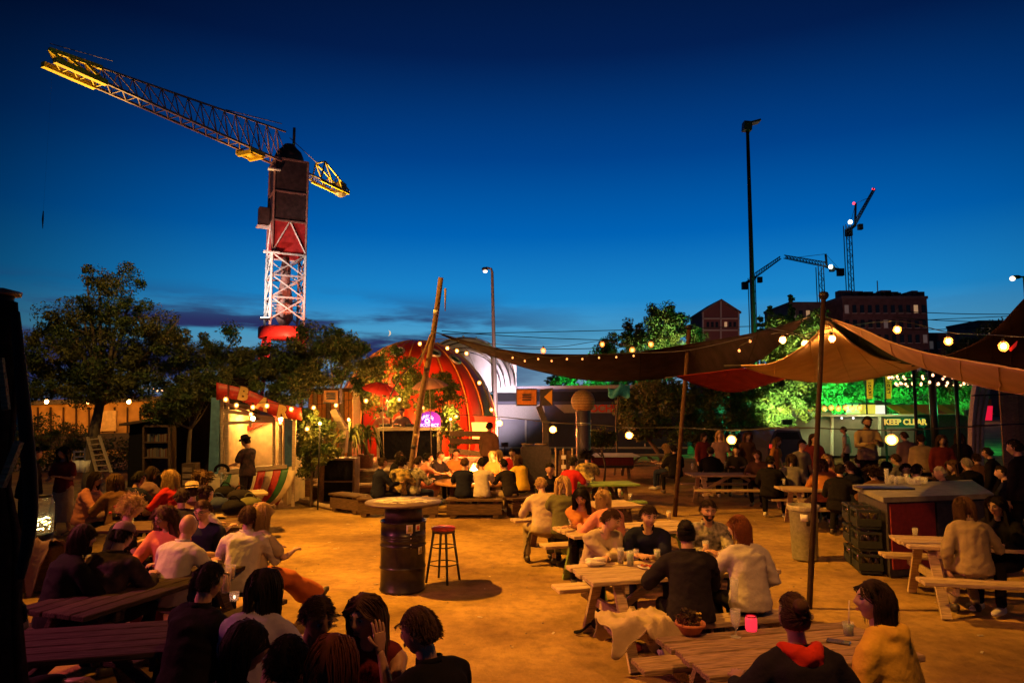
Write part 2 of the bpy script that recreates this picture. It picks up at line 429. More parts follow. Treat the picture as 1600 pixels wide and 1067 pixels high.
def hair(parent, HM, style, col, q, seed):
    """cap over the scalp plus many strand tufts that hang by gravity"""
    rg = np.random.RandomState(seed)
    p, d = HP[0]; Mi = HM.to_3x3().inverted()
    na, nr = 20, 14
    hl = {'short': .50, 'bald': .9, 'bob': .52, 'long': .50, 'curly': .42, 'curlylong': .45, 'bun': .52, 'pony': .52, 'afro': .40}[style]
    def hairy(D):
        y, z, x = D[..., 1], D[..., 2], D[..., 0]
        face = (y > .12) & (z < hl+.15*(1-np.abs(x))*0)
        low = (z < (-.45 if style in ('short', 'bun', 'pony') else -.7))
        ear = (np.abs(x) > .8) & (z < .05) & (y > -.35) & (style in ('short',))
        return ~(face | low | ear)
    if style == 'bald': return
    h = hairy(d); th = {'short': 1.10, 'curly': 1.16, 'afro': 1.3, 'curlylong': 1.15}.get(style, 1.09)
    base = d*HA
    base[..., 1] -= .004
    P = np.where(h[..., None], base*th*(1+.012*rg.normal(size=h.shape)[..., None]*(1 if style in ('short', 'curly', 'afro', 'curlylong') else .3)), base*.88)
    mb = MB(); mb.add([HM @ Vector(v) for v in P.reshape(-1, 3)], sphere_faces(na, nr), True)
    n = {'short': 420, 'bob': 420, 'long': 460, 'curly': 420, 'curlylong': 620, 'bun': 260, 'pony': 260, 'afro': 520}[style]
    n = int(n*(2.3 if q else .32)); K = 8 if style in ('long', 'curlylong') else 6
    if not q: K -= 1
    Ln = {'short': .040, 'bob': .24, 'long': .46, 'curly': .12, 'curlylong': .40, 'bun': .07, 'pony': .08, 'afro': .09}[style]
    D = rg.normal(size=(n*6, 3)); D[:, 2] = np.abs(D[:, 2])*.9-.25; D /= np.linalg.norm(D, axis=1)[:, None]
    D = D[hairy(D)][:n]; n = len(D)
    grav = np.array(Mi @ Vector((0, 0, -1)))
    X = D*HA*1.05; path = [X.copy()]; step = Ln/(K-1)*rg.uniform(.75, 1.1, n)[:, None]
    sgn = np.sign(X[:, :1]+1e-6)
    for k in range(1, K):
        E = X/HA; nn = E/HA; nn /= np.linalg.norm(nn, axis=1)[:, None]
        comb = np.concatenate([sgn*.45, -np.ones((n, 1))*.55, np.zeros((n, 1))], 1)
        if style in ('short', 'curly', 'afro'):
            g_ = comb*.8+grav*.45+nn*(.16 if style == 'short' else 1.0)
        elif style in ('bun', 'pony'): g_ = np.array([0, -1., .1])-X*2
        else: g_ = grav*1.0+comb*(.9 if k < 3 else .05)
        tdir = g_-nn*np.sum(g_*nn, 1)[:, None]*(0.95 if style not in ('curly', 'afro', 'short') else .3)
        free = ((X @ -grav) < -.03) & (style in ('long', 'bob', 'curlylong'))
        tdir = np.where(free[:, None], grav+nn*.05, tdir)
        tdir /= np.linalg.norm(tdir, axis=1)[:, None]+1e-9
        X = X+tdir*step
        if 'curly' in style or style == 'afro': X = X+rg.normal(size=X.shape)*.011
        else: X = X+rg.normal(size=X.shape)*.002
        e = np.sqrt(np.sum((X/(HA*1.10))**2, 1))[:, None]
        inside = (e < 1.0) & (e > 0)
        X = np.where(inside, X/np.maximum(e, 1e-3), X)
        # keep hair off the face
        fc = (X[:, 1] > .05) & (X[:, 2] < .055) & (np.abs(X[:, 0]) < .07)
        X[fc, 0] = np.sign(X[fc, 0]+1e-6)*.080; low_ = X[:, 2] < .03; X[low_, 1] = np.minimum(X[low_, 1], .030)
        path.append(X.copy())
    path = np.stack(path, 1)
    r0 = (.0027 if q else .011)*(1.35 if 'long' in style else 1)
    HMn = np.array(HM)
    W = path @ HMn[:3, :3].T + HMn[:3, 3]
    T = np.gradient(W, axis=1); T /= np.linalg.norm(T, axis=2)[..., None]+1e-9
    u = np.cross(T, np.array([.3, .5, .81])); u /= np.linalg.norm(u, axis=2)[..., None]+1e-9; w = np.cross(T, u)
    rr = r0*(1-np.linspace(0, 1, K)**2*.75)[None, :, None]*rg.uniform(.7, 1.2, (n, 1, 1))
    ring = np.stack([W+(u*math.cos(a)+w*math.sin(a))*rr for a in (0, 2.094, 4.189)], 2)      # n,K,3,3
    idx = np.arange(n*K*3).reshape(n, K, 3); ff = []
    for k in range(3):
        j = (k+1) % 3
        ff.append(np.stack([idx[:, :-1, k], idx[:, :-1, j], idx[:, 1:, j], idx[:, 1:, k]], -1).reshape(-1, 4))
    ff = np.concatenate(ff)
    mb.add(ring.reshape(-1, 3).tolist(), [tuple(f) for f in ff.tolist()], True)
    if style == 'bun': mb.ball(HM @ Vector((0, -.10, .07)), .042, 10, 8); 
    if style == 'pony':
        b = HM @ Vector((0, -.115, .03)); mb.tube([b, b+Vector((0, -.03, -.04)), b+Vector((0, -.02, -.14)), b+Vector((0, 0, -.24))] if False else [HM @ Vector((0, -.09, .03)), HM @ Vector((0, -.135, .01)), HM @ Vector((0, -.13, -.09)), HM @ Vector((0, -.11, -.2))], [.02, .028, .024, .006], 8)
    part('hair', mb, _m['hair_'+col], parent, local=True)

def limb(mb, pts, rs, n=10, sx=1.):
    pts = [Vector(p) for p in pts]
    a, b = pts[0], pts[-1]; d0 = (pts[1]-a).normalized(); d1 = (b-pts[-2]).normalized()
    P = [a-d0*rs[0]*.85, a-d0*rs[0]*.5]+pts+[b+d1*rs[-1]*.5, b+d1*rs[-1]*.85]
    Rr = [rs[0]*.35, rs[0]*.8]+list(rs)+[rs[-1]*.8, rs[-1]*.35]
    mb.tube(P, Rr, n)
def loft(mb, cs, rx, ry, xa, n=16):
    K = len(cs); vv = []
    for i, c in enumerate(cs):
        t = (Vector(cs[min(i+1, K-1)])-Vector(cs[max(i-1, 0)])).normalized(); S = Vector(xa[i]); S = (S-t*S.dot(t)).normalized(); F = S.cross(t)*-1
        for k in range(n):
            a = 2*math.pi*k/n; ca, sa = math.cos(a), math.sin(a)
            pw = .85
            vv.append(Vector(c)+S*rx[i]*math.copysign(abs(ca)**pw, ca)+F*ry[i]*math.copysign(abs(sa)**pw, sa))
    ff = [(i*n+k, i*n+(k+1) % n, (i+1)*n+(k+1) % n, (i+1)*n+k) for i in range(K-1) for k in range(n)]
    ff += [tuple(range(n-1, -1, -1)), tuple(range((K-1)*n, K*n))]
    mb.add(vv, ff, True)
def hand(mb, wr, d, nrm, side, curl, s=1.):
    """palm, four unequal bent fingers and a thumb leaving the side of the palm"""
    d = Vector(d).normalized(); nrm = Vector(nrm); nrm = (nrm-d*nrm.dot(d)).normalized(); ac = d.cross(nrm)*side
    wr = Vector(wr)
    loft(mb, [wr-d*.03*s, wr+d*.01*s, wr+d*.05*s, wr+d*.088*s, wr+d*.097*s], [.022*s, .030*s, .040*s, .040*s, .030*s], [.018*s, .016*s, .014*s, .011*s, .006*s], [ac]*5, 10)
    for k, (off, ln) in enumerate(((-.030, .072), (-.010, .082), (.010, .077), (.029, .062))):
        p = wr+d*(.088-abs(off)*.15)*s+ac*off*s; a = 0; pts = [p-d*.015*s, p]; sp_ = d+ac*off*2.
        for j, fr in enumerate((.45, .32, .23)):
            a += curl*(.55+.25*j)
            dd = (sp_.normalized()*math.cos(a)+nrm*math.sin(a)); p = p+dd*ln*fr*s; pts.append(p)
        mb.tube(pts, [.0085*s, .009*s, .0083*s, .0075*s, .0055*s], 6)
    p = wr+d*.028*s-ac*.026*s; dd = (d*.72-ac*.65+nrm*.25).normalized(); p2 = p+dd*.038*s; d2 = (d*.9-ac*.25+nrm*(.2+curl*.5)).normalized()
    mb.tube([p-dd*.015*s, p, p2, p2+d2*.028*s], [.013*s, .0125*s, .0105*s, .0075*s], 6)

PCOUNT = [0]
def person(px, py, face, label, pose='sit', lean=12, hy=0, hp=12, top_='tee', tc_='black', legs='trousers', lc='denim', hs='short', hc='dark', skin='tan',
           hands=None, Y=None, zoff=0., seat=.45, h=1.0, female=False, q=None, hat=None, glasses=False, beard=False, cross=False, group=None, curl=.45, twist=0, extra=None, zh=None, lay=None):
    PCOUNT[0] += 1; seed = PCOUNT[0]*13
    w = .92 if female else 1.0
    LA = R(lean); hz = (seat+.095)*1 if pose == 'sit' else .93*h
    if pose == 'sit': pel = Vector((0, 0, hz))
    else: pel = Vector((0, 0, hz))
    # spine
    sp_ = [pel]; ang = [.45, .75, 1.05, 1.25]; seg = [.13*h, .14*h, .15*h, .10*h]
    if pose == 'stand': ang = [.5, .8, 1.1, 1.3]
    for a_, s_ in zip(ang, seg):
        sp_.append(sp_[-1]+Vector((0, math.sin(LA*a_), math.cos(LA*a_)))*s_)
    chest = sp_[3]; shl = sp_[3]+(sp_[4]-sp_[3])*.35; nb = sp_[4]
    RZ = Matrix.Rotation(R(hy), 3, 'Z'); RX = Matrix.Rotation(-R(hp), 3, 'X')
    HR = RZ @ RX
    nk = nb+Vector((0, math.sin(LA*1.1)+.22, math.cos(LA*1.0)))*.055*h
    hc_ = nk+HR @ Vector((0, .018, .10*h))
    # place so that the head falls on its pixel
    if Y is not None: hw = at(px, py, Y)
    else: hw = gz(px, py, hc_.z+zoff)
    rot = Matrix.Rotation(R(face), 3, 'Z'); off = rot @ Vector((hc_.x, hc_.y, 0))
    loc = Vector((hw.x-off.x, hw.y-off.y, zoff))
    q = q if q is not None else (hw.y < 9)
    t = thing('person', label, 'person', loc, R(face), group)
    HM = HR.to_4x4(); HM.translation = hc_; HM = HM @ Matrix.Diagonal((h, h, h, 1))
    sw = .185*w*h; ha = .095*w
    X = Vector((1, 0, 0)); tw = Matrix.Rotation(R(twist), 3, 'Z'); XS = tw @ X
    # limbs
    legsP = []
    for s in (-1, 1):
        hip = pel+Vector((s*ha, .02, -.01))
        if pose == 'sit':
            spread = .03 if female else .10
            if seat < .35: knee = Vector((s*(ha+spread+.08), .36, .50)); ank = Vector((s*(ha+.06), .48, .09))
            else: knee = Vector((s*(ha+spread), .43, seat+.07)); ank = Vector((s*(ha+spread), .45-.1*(seed % 3), .09))
            if cross and s == 1: knee = Vector((-.02, .42, seat+.19)); ank = Vector((-.20, .62, seat-.12))
            if lay: knee = Vector((s*.10+.06, .41, seat+.04)); ank = Vector((s*.08+.12, .76, .20))
        else:
            st = .06*(1 if s*((seed % 2)*2-1) > 0 else -.6)
            knee = Vector((s*(ha+.01), .03+st, .49*h)); ank = Vector((s*(ha+.02), -.02+st*1.2, .09))
        legsP.append((hip, knee, ank))
    arms = []
    for s in (-1, 1):
        S = shl+XS*s*sw+Vector((0, .0, -.02))
        if hands is not None and hands[0 if s < 0 else 1] is not None: Hh = Vector(hands[0 if s < 0 else 1])
        elif pose == 'sit': Hh = Vector((s*.17, .40+math.sin(LA)*.15, seat+.34 if seat > .35 else .62))
        else: Hh = Vector((s*.24, .12, .80*h))
        a1, a2 = .285*h, .255*h; v = Hh-S; dd = min(v.length, (a1+a2)*.985); v.normalize(); Hh = S+v*dd
        ca = (a1*a1+dd*dd-a2*a2)/(2*a1*dd); ca = max(-1, min(1, ca)); pole = Vector((s*.7, -.55, -.75)) if not (extra and extra.get('pole') and s == -1) else Vector(extra['pole']); pole = (pole-v*pole.dot(v)).normalized()
        E = S+v*a1*ca+pole*a1*math.sqrt(1-ca*ca); arms.append((S, E, Hh))
    # body: one surface
    mb = MB()
    rx = [.165*w, .150*w, .135*w if female else .145*w, .160*w, .100*w]; ry = [.115, .105, .098, .112, .065]
    loft(mb, [sp_[0]-Vector((0, 0, .08)), sp_[1], sp_[2], sp_[3], sp_[3].lerp(nb, .8)], [k*h for k in rx], [k*h for k in ry], [X, X, X.lerp(XS, .5), XS, XS], 14)
    limb(mb, [shl-XS*sw*.8, shl+Vector((0, 0, .012)), shl+XS*sw*.8], [.052*h, .062*h, .052*h], 10)
    limb(mb, [nb-Vector((0, .0, .05)), nk, nk+(hc_-nk)*.5], [.060*w*h, .054*w*h, .052*w*h], 10)
    for hip, kn, an in legsP: limb(mb, [hip, hip.lerp(kn, .5), kn, kn.lerp(an, .35), an], [.085, .075, .055, .054, .036], 10)
    for S, E, Hh in arms: limb(mb, [S, S.lerp(E, .45), E, E.lerp(Hh, .4), Hh], [.052*w, .047*w, .038*w, .037*w, .025*w], 10)
    ex = MB(); head_into(ex, HM, q)
    for s, (S, E, Hh) in zip((-1, 1), arms):
        d = (Hh-E).normalized()
        if extra and extra.get('palm') and s == -1: nr = Vector(extra['palm'])
        else: nr = Vector((0, 0, -1)) if abs(d.z) < .8 else Vector((-s, .2, 0))
        hd = d
        if Hh.z < seat+.4 and Hh.y > .3: hd = (d+Vector((-s*.3, .3, .0))).normalized(); 
        if extra and extra.get('hdir') and s == -1: hd = Vector(extra['hdir'])
        hand(ex, Hh+d*.01, hd, nr, s, curl, h*w)
    vox = .014 if q else (.021 if hw.y < 17 else .030)
    body = bpy.data.objects.new('body', bpy.data.meshes.new('body')); COL.objects.link(body); body.parent = t
    JOBS.append((mb, vox, 2, ex, body, [_m['skin_'+skin]], 0, seed))
    # upper garment
    mb = MB(); g = .018 if top_ in ('tee', 'tank', 'polo', 'dress') else (.024 if top_ == 'shirt' else .036)
    hem = .05 if pose == 'sit' else .10
    loft(mb, [sp_[0]-Vector((0, 0, hem)), sp_[0]+Vector((0, 0, .04)), sp_[1], sp_[2], sp_[3], sp_[3].lerp(nb, .75)],
         [(.180*w+g)*h, (.175*w+g)*h, (.155*w+g)*h, (.148*w+g)*h, (.165*w+g*.8)*h, (.088*w+g*.5)*h], [(.130+g)*h, (.128+g)*h, (.112+g)*h, (.105+g)*h, (.115+g*.7)*h, (.066+g*.4)*h], [X, X, X, X.lerp(XS, .5), XS, XS], 18)
    limb(mb, [shl-XS*sw*.78, shl+Vector((0, 0, .014)), shl+XS*sw*.78], [.056*h+g*.5, .066*h+g*.4, .056*h+g*.5], 12)
    for S, E, Hh in arms:
        if top_ == 'tank': continue
        if top_ in ('tee', 'polo', 'dress'): limb(mb, [S, S.lerp(E, .35), S.lerp(E, .66)], [.058*w+g*.5, .058*w+g*.7, .054*w+g*1.1], 12)
        else: limb(mb, [S, S.lerp(E, .45), E, E.lerp(Hh, .45), E.lerp(Hh, .86)], [.056*w+g*.6, .054*w+g*.7, .046*w+g*.7, .042*w+g*.6, .032*w+g*.5], 12)
    if top_ in ('hoodie', 'hood'):
        hm = mb if top_ == 'hoodie' else MB(); mb_, mb = mb, hm
        a0 = nb+Vector((0, -.075, .005)); 
        mb.tube([nb+Vector((.085, .05, .0)), nb+Vector((.095, -.02, .015)), nb+Vector((.05, -.09, .0)), nb+Vector((0, -.115, -.02)), nb+Vector((-.05, -.09, 0)), nb+Vector((-.095, -.02, .015)), nb+Vector((-.085, .05, 0))], [.02, .035, .05, .055, .05, .035, .02], 10)
        mb.ball(nb+Vector((0, -.115, -.09)), 1, 12, 8, (.10, .045, .09)); mb = mb_
        if top_ == 'hood':
            ho = bpy.data.objects.new('hood', bpy.data.meshes.new('hood')); COL.objects.link(ho); ho.parent = t; JOBS.append((hm, .016, 3, None, ho, [cloth('hood_red', (.55, .035, .015))], .010, seed+3))
    sh = bpy.data.objects.new({'tee': 't_shirt', 'tank': 'vest_top', 'shirt': 'shirt', 'long': 'jumper', 'jacket': 'jacket', 'hoodie': 'hoodie', 'hood': 'hoodie', 'polo': 'polo_shirt', 'dress': 'dress_top'}[top_], bpy.data.meshes.new('top')); COL.objects.link(sh); sh.parent = t
    ex2 = None
    if top_ in ('shirt', 'jacket', 'polo'):
        ex2 = MB()
        cpt = []
        for k in range(11):
            a = R(35)+R(290)*k/10; cpt.append(nb+Vector((math.sin(a+math.pi*0)*.070*w*0, 0, 0))+Vector((math.sin(a)*.072*w, math.cos(a)*.066, .012+.01*math.cos(a)*-1)))
        ex2.grid([[p+Vector((0, 0, -.02)), p+Vector((p.x*.02, 0, .022))] for p in cpt], .006)
    JOBS.append((mb, .016 if q else (.022 if hw.y < 17 else .032), 3, ex2, sh, [CL[tc_]], .011 if top_ in ('shirt', 'jacket', 'hoodie', 'hood', 'long') else .008, seed))
    # lower garment
    mb = MB()
    if legs == 'skirt':
        cs = [pel+Vector((0, 0, .06)), pel+Vector((0, .0, -.02))]
        if pose == 'sit':
            k = (legsP[0][1]+legsP[1][1])/2; a = (legsP[0][2]+legsP[1][2])/2
            loft(mb, [pel+Vector((0, -.13, .0)), pel+Vector((0, -.04, .0)), pel.lerp(k, .6)+Vector((0, 0, .01)), k+Vector((0, .03, 0))], [.14, .19, .20, .17], [.09, .125, .11, .085], [X]*4)
            loft(mb, [k+Vector((0, .0, .05)), k+Vector((0, .07, -.06)), k.lerp(a, .5)+Vector((0, .02, 0)), k.lerp(a, .85)+Vector((0, .02, 0))], [.15, .18, .20, .24], [.06, .09, .11, .13], [X]*4)
        else: loft(mb, [pel+Vector((0, 0, .08)), pel, pel-Vector((0, 0, .25)), pel-Vector((0, 0, .62))], [.15, .18, .20, .27], [.11, .13, .14, .2], [X]*4)
        nm = 'skirt'
    else:
        if pose == 'sit': mb.ball(pel+Vector((0, .0, -.015)), 1, 14, 9, (.185*w, .155, .105))
        else: loft(mb, [pel+Vector((0, 0, .09)), pel+Vector((0, 0, 0)), pel-Vector((0, 0, .09))], [.155*w, .18*w, .15*w], [.115, .13, .11], [X]*3)
        for hip, kn, an in legsP:
            if legs == 'shorts': limb(mb, [hip, hip.lerp(kn, .5), hip.lerp(kn, .88)], [.10, .092, .082], 12)
            else: limb(mb, [hip, hip.lerp(kn, .5), kn, kn.lerp(an, .35), kn.lerp(an, .93)], [.099, .087, .069, .066, .055], 12)
        nm = 'shorts' if legs == 'shorts' else 'trousers'
    tr_ = bpy.data.objects.new(nm, bpy.data.meshes.new(nm)); COL.objects.link(tr_); tr_.parent = t
    JOBS.append((mb, .018 if q else (.024 if hw.y < 17 else .034), 2, None, tr_, [CL[lc]], .007, seed+5))
    # shoes
    for i, (hip, kn, an) in enumerate(legsP):
        mb = MB(); fw = Vector((0, 1, -.08 if not lay else .6)).normalized() if not (cross and i == 1) else Vector((-.4, .8, -.45)).normalized(); u = Vector((0, 0, 1))
        b = an-Vector((0, 0, .035)) if not lay else an
        loft(mb, [b-fw*.075, b-fw*.05, b, b+fw*.09, b+fw*.16, b+fw*.19], [.02, .036, .040, .045, .036, .015], [.03, .045, .05, .033, .026, .012], [X]*6, 10)
        part('shoe', mb, SHOEW if seed % 3 == 0 else SHOE, t, local=True)
    hair(t, HM, hs, hc, q, seed)
    if q:
        for s in (-1, 1):
            mb = MB(); c = HM @ Vector((s*.030, .0785, .012)); mb.ball(c, .0098*h, 10, 8)
            e = part('eye', mb, EYEW, t, local=True)
            mb = MB(); mb.ball(c+HM.to_3x3() @ Vector((0, .0048, 0)), .0068*h, 8, 6); part('iris', mb, EYED, e, local=True)
            mb = MB(); mb.tube([HM @ Vector((s*x, y, z)) for x, y, z in ((.014, .093, .030), (.030, .090, .036), (.048, .076, .031))], [.003, .0045, .0022], 5)
            part('eyebrow', mb, _m['hair_'+hc], t, local=True)
        mb = MB(); M3 = HM.to_3x3()
        for dz, r in ((.0035, .0045), (-.0055, .0058)):
            mb.tube([HM @ Vector((x, .0965-abs(x)*.34, -.056+dz-abs(x)*.02*np.sign(dz))) for x in (-.023, -.012, 0, .012, .023)], [.001, r*.8, r, r*.8, .001], 6)
        part('lips', mb, LIP, t, local=True)
    if glasses:
        mb = MB()
        for s in (-1, 1):
            c = Vector((s*.033, .104, .010)); mb.tube([HM @ (c+Vector((math.cos(a)*.024, 0, math.sin(a)*.017))) for a in np.linspace(0, 2*math.pi, 13)], .0022, 5)
            mb.tube([HM @ Vector((s*.057, .102, .014)), HM @ Vector((s*.082, .0, .008))], .0022, 5)
        mb.tube([HM @ Vector((-.010, .104, .014)), HM @ Vector((.010, .104, .014))], .0022, 5)
        part('spectacles', mb, FRAME, t, local=True)
    if beard:
        p, d = HP[0]; low = (d[..., 2] < -.28) & (d[..., 1] > .05) & ~((d[..., 2] > -.62) & (np.abs(d[..., 0]) < .26))
        P = np.where(low[..., None], p*1.06+np.array([0, .003, -.002]), p*.93); mb = MB(); mb.add([HM @ Vector(v) for v in P.reshape(-1, 3)], sphere_faces(20, 14), True)
        part('beard', mb, _m['hair_'+hc], t, local=True)
    if hat:
        mb = MB(); M3 = HM.to_3x3(); c = HM @ Vector((0, -.012, .050))
        if hat == 'cap': prof = [(.004, .088), (.05, .082), (.085, .055), (.095, .02), (.096, 0), (.098, -.004), (.09, -.01)]
        elif hat == 'bowler': prof = [(.004, .115), (.05, .112), (.078, .095), (.090, .05), (.092, .012), (.128, .006), (.138, .014), (.136, .004), (.09, 0)]
        else: prof = [(.004, .09), (.06, .088), (.082, .075), (.094, .01), (.165, -.005), (.168, -.010), (.09, -.004)]
        mb.lathe(prof, c, 22, True, M3)
        if hat == 'cap': mb.grid([[c+M3 @ Vector((x, .085+yy*(1-(x/.09)**2), .004-yy*.15)) for yy in (0, .04, .075)] for x in np.linspace(-.075, .075, 7)], .004)
        part('hat', mb, {'cap': CL['mauve'], 'bowler': CL['charcoal'], 'straw': mat('straw', (.42, .30, .13), .8, bump=.5, bscale=60, var=.2)}[hat], t, local=True)
        if hat != 'cap':
            mb = MB(); mb.lathe([(.0935, .012), (.0945, .014), (.093, .032), (.088, .033)], c, 22, True, M3); part('hat_band', mb, CL['black'], t, local=True)
    t['_q'] = 1 if q else 0; del t['_q']
    return t, loc, rot, HM, arms

def run_jobs():
    tmp = []
    for mb, vox, sm, ex, ob, mats, fold, seed in JOBS:
        me = mb.mesh('tmp', mats[0]); o = bpy.data.objects.new('tmp', me); COL.objects.link(o)
        r = o.modifiers.new('r', 'REMESH'); r.mode = 'VOXEL'; r.voxel_size = vox; r.use_smooth_shade = True
        s = o.modifiers.new('s', 'SMOOTH'); s.iterations = sm*2; s.factor = .6
        tmp.append(o)
    bpy.context.view_layer.update(); dg = bpy.context.evaluated_depsgraph_get()
    for o, (mb, vox, sm, ex, ob, mats, fold, seed) in zip(tmp, JOBS):
        me = bpy.data.meshes.new_from_object(o.evaluated_get(dg))
        n = len(me.vertices)
        co = np.empty(n*3, 'f'); me.vertices.foreach_get('co', co); co = co.reshape(-1, 3)
        if fold:
            nr = np.empty(n*3, 'f'); me.vertices.foreach_get('normal', nr); nr = nr.reshape(-1, 3)
            rg = np.random.RandomState(seed); dsp = np.zeros(n)
            for k in range(9):      # soft drape folds
                d = rg.normal(size=3); d /= np.linalg.norm(d); fq = rg.uniform(16, 60); wv = rg.normal(size=3)*6
                dsp += np.sin(co @ d*fq+np.sin(co @ wv)*2.2+rg.uniform(0, 6))*(1-abs(math.sin(k)))*.6/ (1+fq*.02)
            zz = co[:, 2]; side = co[:, 0]
            r2 = np.sin(zz*70+np.sin(side*16+seed)*2.6+np.sin(co[:, 1]*19)*1.5)*np.clip(np.sin(zz*11+side*9+seed), 0, 1)
            dsp = np.clip(np.abs(dsp)-.35, -.3, .9)*.8+np.clip(r2, -.2, 1)*.5
            co = co+nr*(dsp*fold)[:, None]
        F = []; 
        me2 = bpy.data.meshes.new(ob.data.name)
        if ex is not None:
            fc = [tuple(p.vertices) for p in me.polygons]; V = co.tolist()+[list(v) for v in ex.v]
            F = fc+[tuple(i+n for i in f) for f in ex.f]; me2.from_pydata(V, [], F)
            me2.polygons.foreach_set('use_smooth', [True]*len(F))
            ob.data = me2; bpy.data.meshes.remove(me)
        else:
            me.vertices.foreach_set('co', co.ravel()); me.polygons.foreach_set('use_smooth', [True]*len(me.polygons)); me.update(); me2 = me; ob.data = me2
        ob.data.materials.clear(); ob.data.materials.append(mats[0]); ob.data.name = ob.name
    for o in tmp:
        d = o.data; bpy.data.objects.remove(o); bpy.data.meshes.remove(d)
# ================================================================ SETTING
def ground_mat():
    m = bpy.data.materials.new('sandy_ground'); m.use_nodes = True; n = m.node_tree.nodes; l = m.node_tree.links; b = n['Principled BSDF']
    tcn = n.new('ShaderNodeTexCoord')
    def nz(sc, det=5, rough=.6):
        x = n.new('ShaderNodeTexNoise'); x.inputs['Scale'].default_value = sc; x.inputs['Detail'].default_value = det; x.inputs['Roughness'].default_value = rough
        l.new(tcn.outputs['Object'], x.inputs['Vector']); return x
    a = nz(.55, 6); c = nz(6, 8, .7); d = nz(70, 4)
    r1 = n.new('ShaderNodeValToRGB'); l.new(a.outputs[0], r1.inputs[0]); e = r1.color_ramp.elements
    e[0].position = .36; e[0].color = (.19, .105, .03, 1); e[1].position = .64; e[1].color = (.47, .30, .085, 1)
    r2 = n.new('ShaderNodeValToRGB'); l.new(c.outputs[0], r2.inputs[0]); e = r2.color_ramp.elements
    e[0].position = .33; e[0].color = (.30, .27, .24, 1); e[1].position = .58; e[1].color = (1, 1, 1, 1)
    mx = n.new('ShaderNodeMix'); mx.data_type = 'RGBA'; mx.blend_type = 'MULTIPLY'; mx.inputs[0].default_value = .5
    l.new(r1.outputs[0], mx.inputs[6]); l.new(r2.outputs[0], mx.inputs[7]); l.new(mx.outputs[2], b.inputs['Base Color'])
    b.inputs['Roughness'].default_value = .93
    vo = n.new('ShaderNodeTexVoronoi'); vo.feature = 'SMOOTH_F1'; vo.inputs['Scale'].default_value = 3.4; vo.inputs['Smoothness'].default_value = .5; l.new(tcn.outputs['Object'], vo.inputs['Vector'])
    b0 = n.new('ShaderNodeBump'); b0.inputs['Strength'].default_value = .45; b0.inputs['Distance'].default_value = .06; l.new(vo.outputs['Distance'], b0.inputs['Height'])
    b1 = n.new('ShaderNodeBump'); b1.inputs['Strength'].default_value = .9; b1.inputs['Distance'].default_value = .05; l.new(c.outputs[0], b1.inputs['Height']); l.new(b0.outputs[0], b1.inputs['Normal'])
    b2 = n.new('ShaderNodeBump'); b2.inputs['Strength'].default_value = .4; b2.inputs['Distance'].default_value = .008; l.new(d.outputs[0], b2.inputs['Height']); l.new(b1.outputs[0], b2.inputs['Normal'])
    l.new(b2.outputs[0], b.inputs['Normal']); return m
GR = ground_mat()
mb = MB()
xs = list(np.concatenate([[-900, -300, -100, -50, -30], np.arange(-20, 20.1, .25), [30, 50, 100, 300, 900]])); ys = list(np.concatenate([[-60, -20, -6], np.arange(-2, 30, .25), [36, 50, 80, 150, 400, 1600]]))
def gh(x, y):
    if abs(x) > 19 or y > 29 or y < -1: return 0
    return noise.noise(Vector((x*.45, y*.45, 0)))*.022+noise.noise(Vector((x*1.7, y*1.7, 3)))*.012-.012
mb.grid([[(x, y, gh(x, y)) for x in xs] for y in ys])
# grid() winds downward for this order: flip
mb.f = [tuple(reversed(f)) for f in mb.f]
struct('ground', mb, GR)
mb = MB(); rg = random.Random(3)
for k in range(320):
    x, y = rg.uniform(-4, 6), rg.uniform(5.2, 16); r = rg.uniform(.004, .015)
    mb.ball((x, y, gh(x, y)+r*.3), r, 6, 3, (1, rg.uniform(.6, 1), .6))
tag(part('pebbles', mb, mat('pebble', (.22, .17, .11), .9)), 'loose small pebbles and crumbs scattered over the sandy yard', 'pebbles', kind='stuff')

mb = MB(); rg = random.Random(13)
for k in range(70):
    x, y = rg.uniform(-3.6, 5.5), rg.uniform(6, 15.5); a_ = rg.uniform(0, 6.28); s_ = rg.choice((.012, .014, .03)); u_ = Vector((math.cos(a_), math.sin(a_), 0)); mb.beam(Vector((x, y, gh(x, y)+.006))-u_*s_, Vector((x, y, gh(x, y)+.006))+u_*s_, s_*.7, .006)
tag(part('litter', mb, mat('litter_paper', (.45, .40, .32), .9)), 'cigarette ends and paper scraps scattered over the sandy yard', 'litter', kind='stuff')
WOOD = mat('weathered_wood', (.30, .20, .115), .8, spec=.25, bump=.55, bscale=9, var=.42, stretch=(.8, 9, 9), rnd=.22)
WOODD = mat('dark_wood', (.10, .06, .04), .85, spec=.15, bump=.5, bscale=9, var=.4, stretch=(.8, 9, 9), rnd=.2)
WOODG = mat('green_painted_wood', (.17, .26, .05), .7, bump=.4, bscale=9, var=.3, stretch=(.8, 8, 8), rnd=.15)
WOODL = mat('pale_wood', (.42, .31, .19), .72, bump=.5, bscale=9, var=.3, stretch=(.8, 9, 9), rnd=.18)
BLACKM = mat('black_metal', (.018, .016, .018), .45, metal=.4, bump=.15, bscale=30, var=.3)
DARKM = mat('dark_paint', (.035, .03, .035), .6, bump=.2, bscale=18, var=.3)
STEEL = mat('galvanised_steel', (.34, .34, .35), .42, metal=.75, bump=.15, bscale=25, var=.2)
CABLE = mat('cable', (.02, .018, .018), .6)
WHITEP = mat('white_paint', (.72, .71, .68), .55, bump=.1, bscale=20, var=.08)
REDP = mat('red_paint', (.52, .035, .015), .5, bump=.15, bscale=15, var=.18)
YELP = mat('yellow_paint', (.68, .42, .015), .5, var=.12, bscale=12)
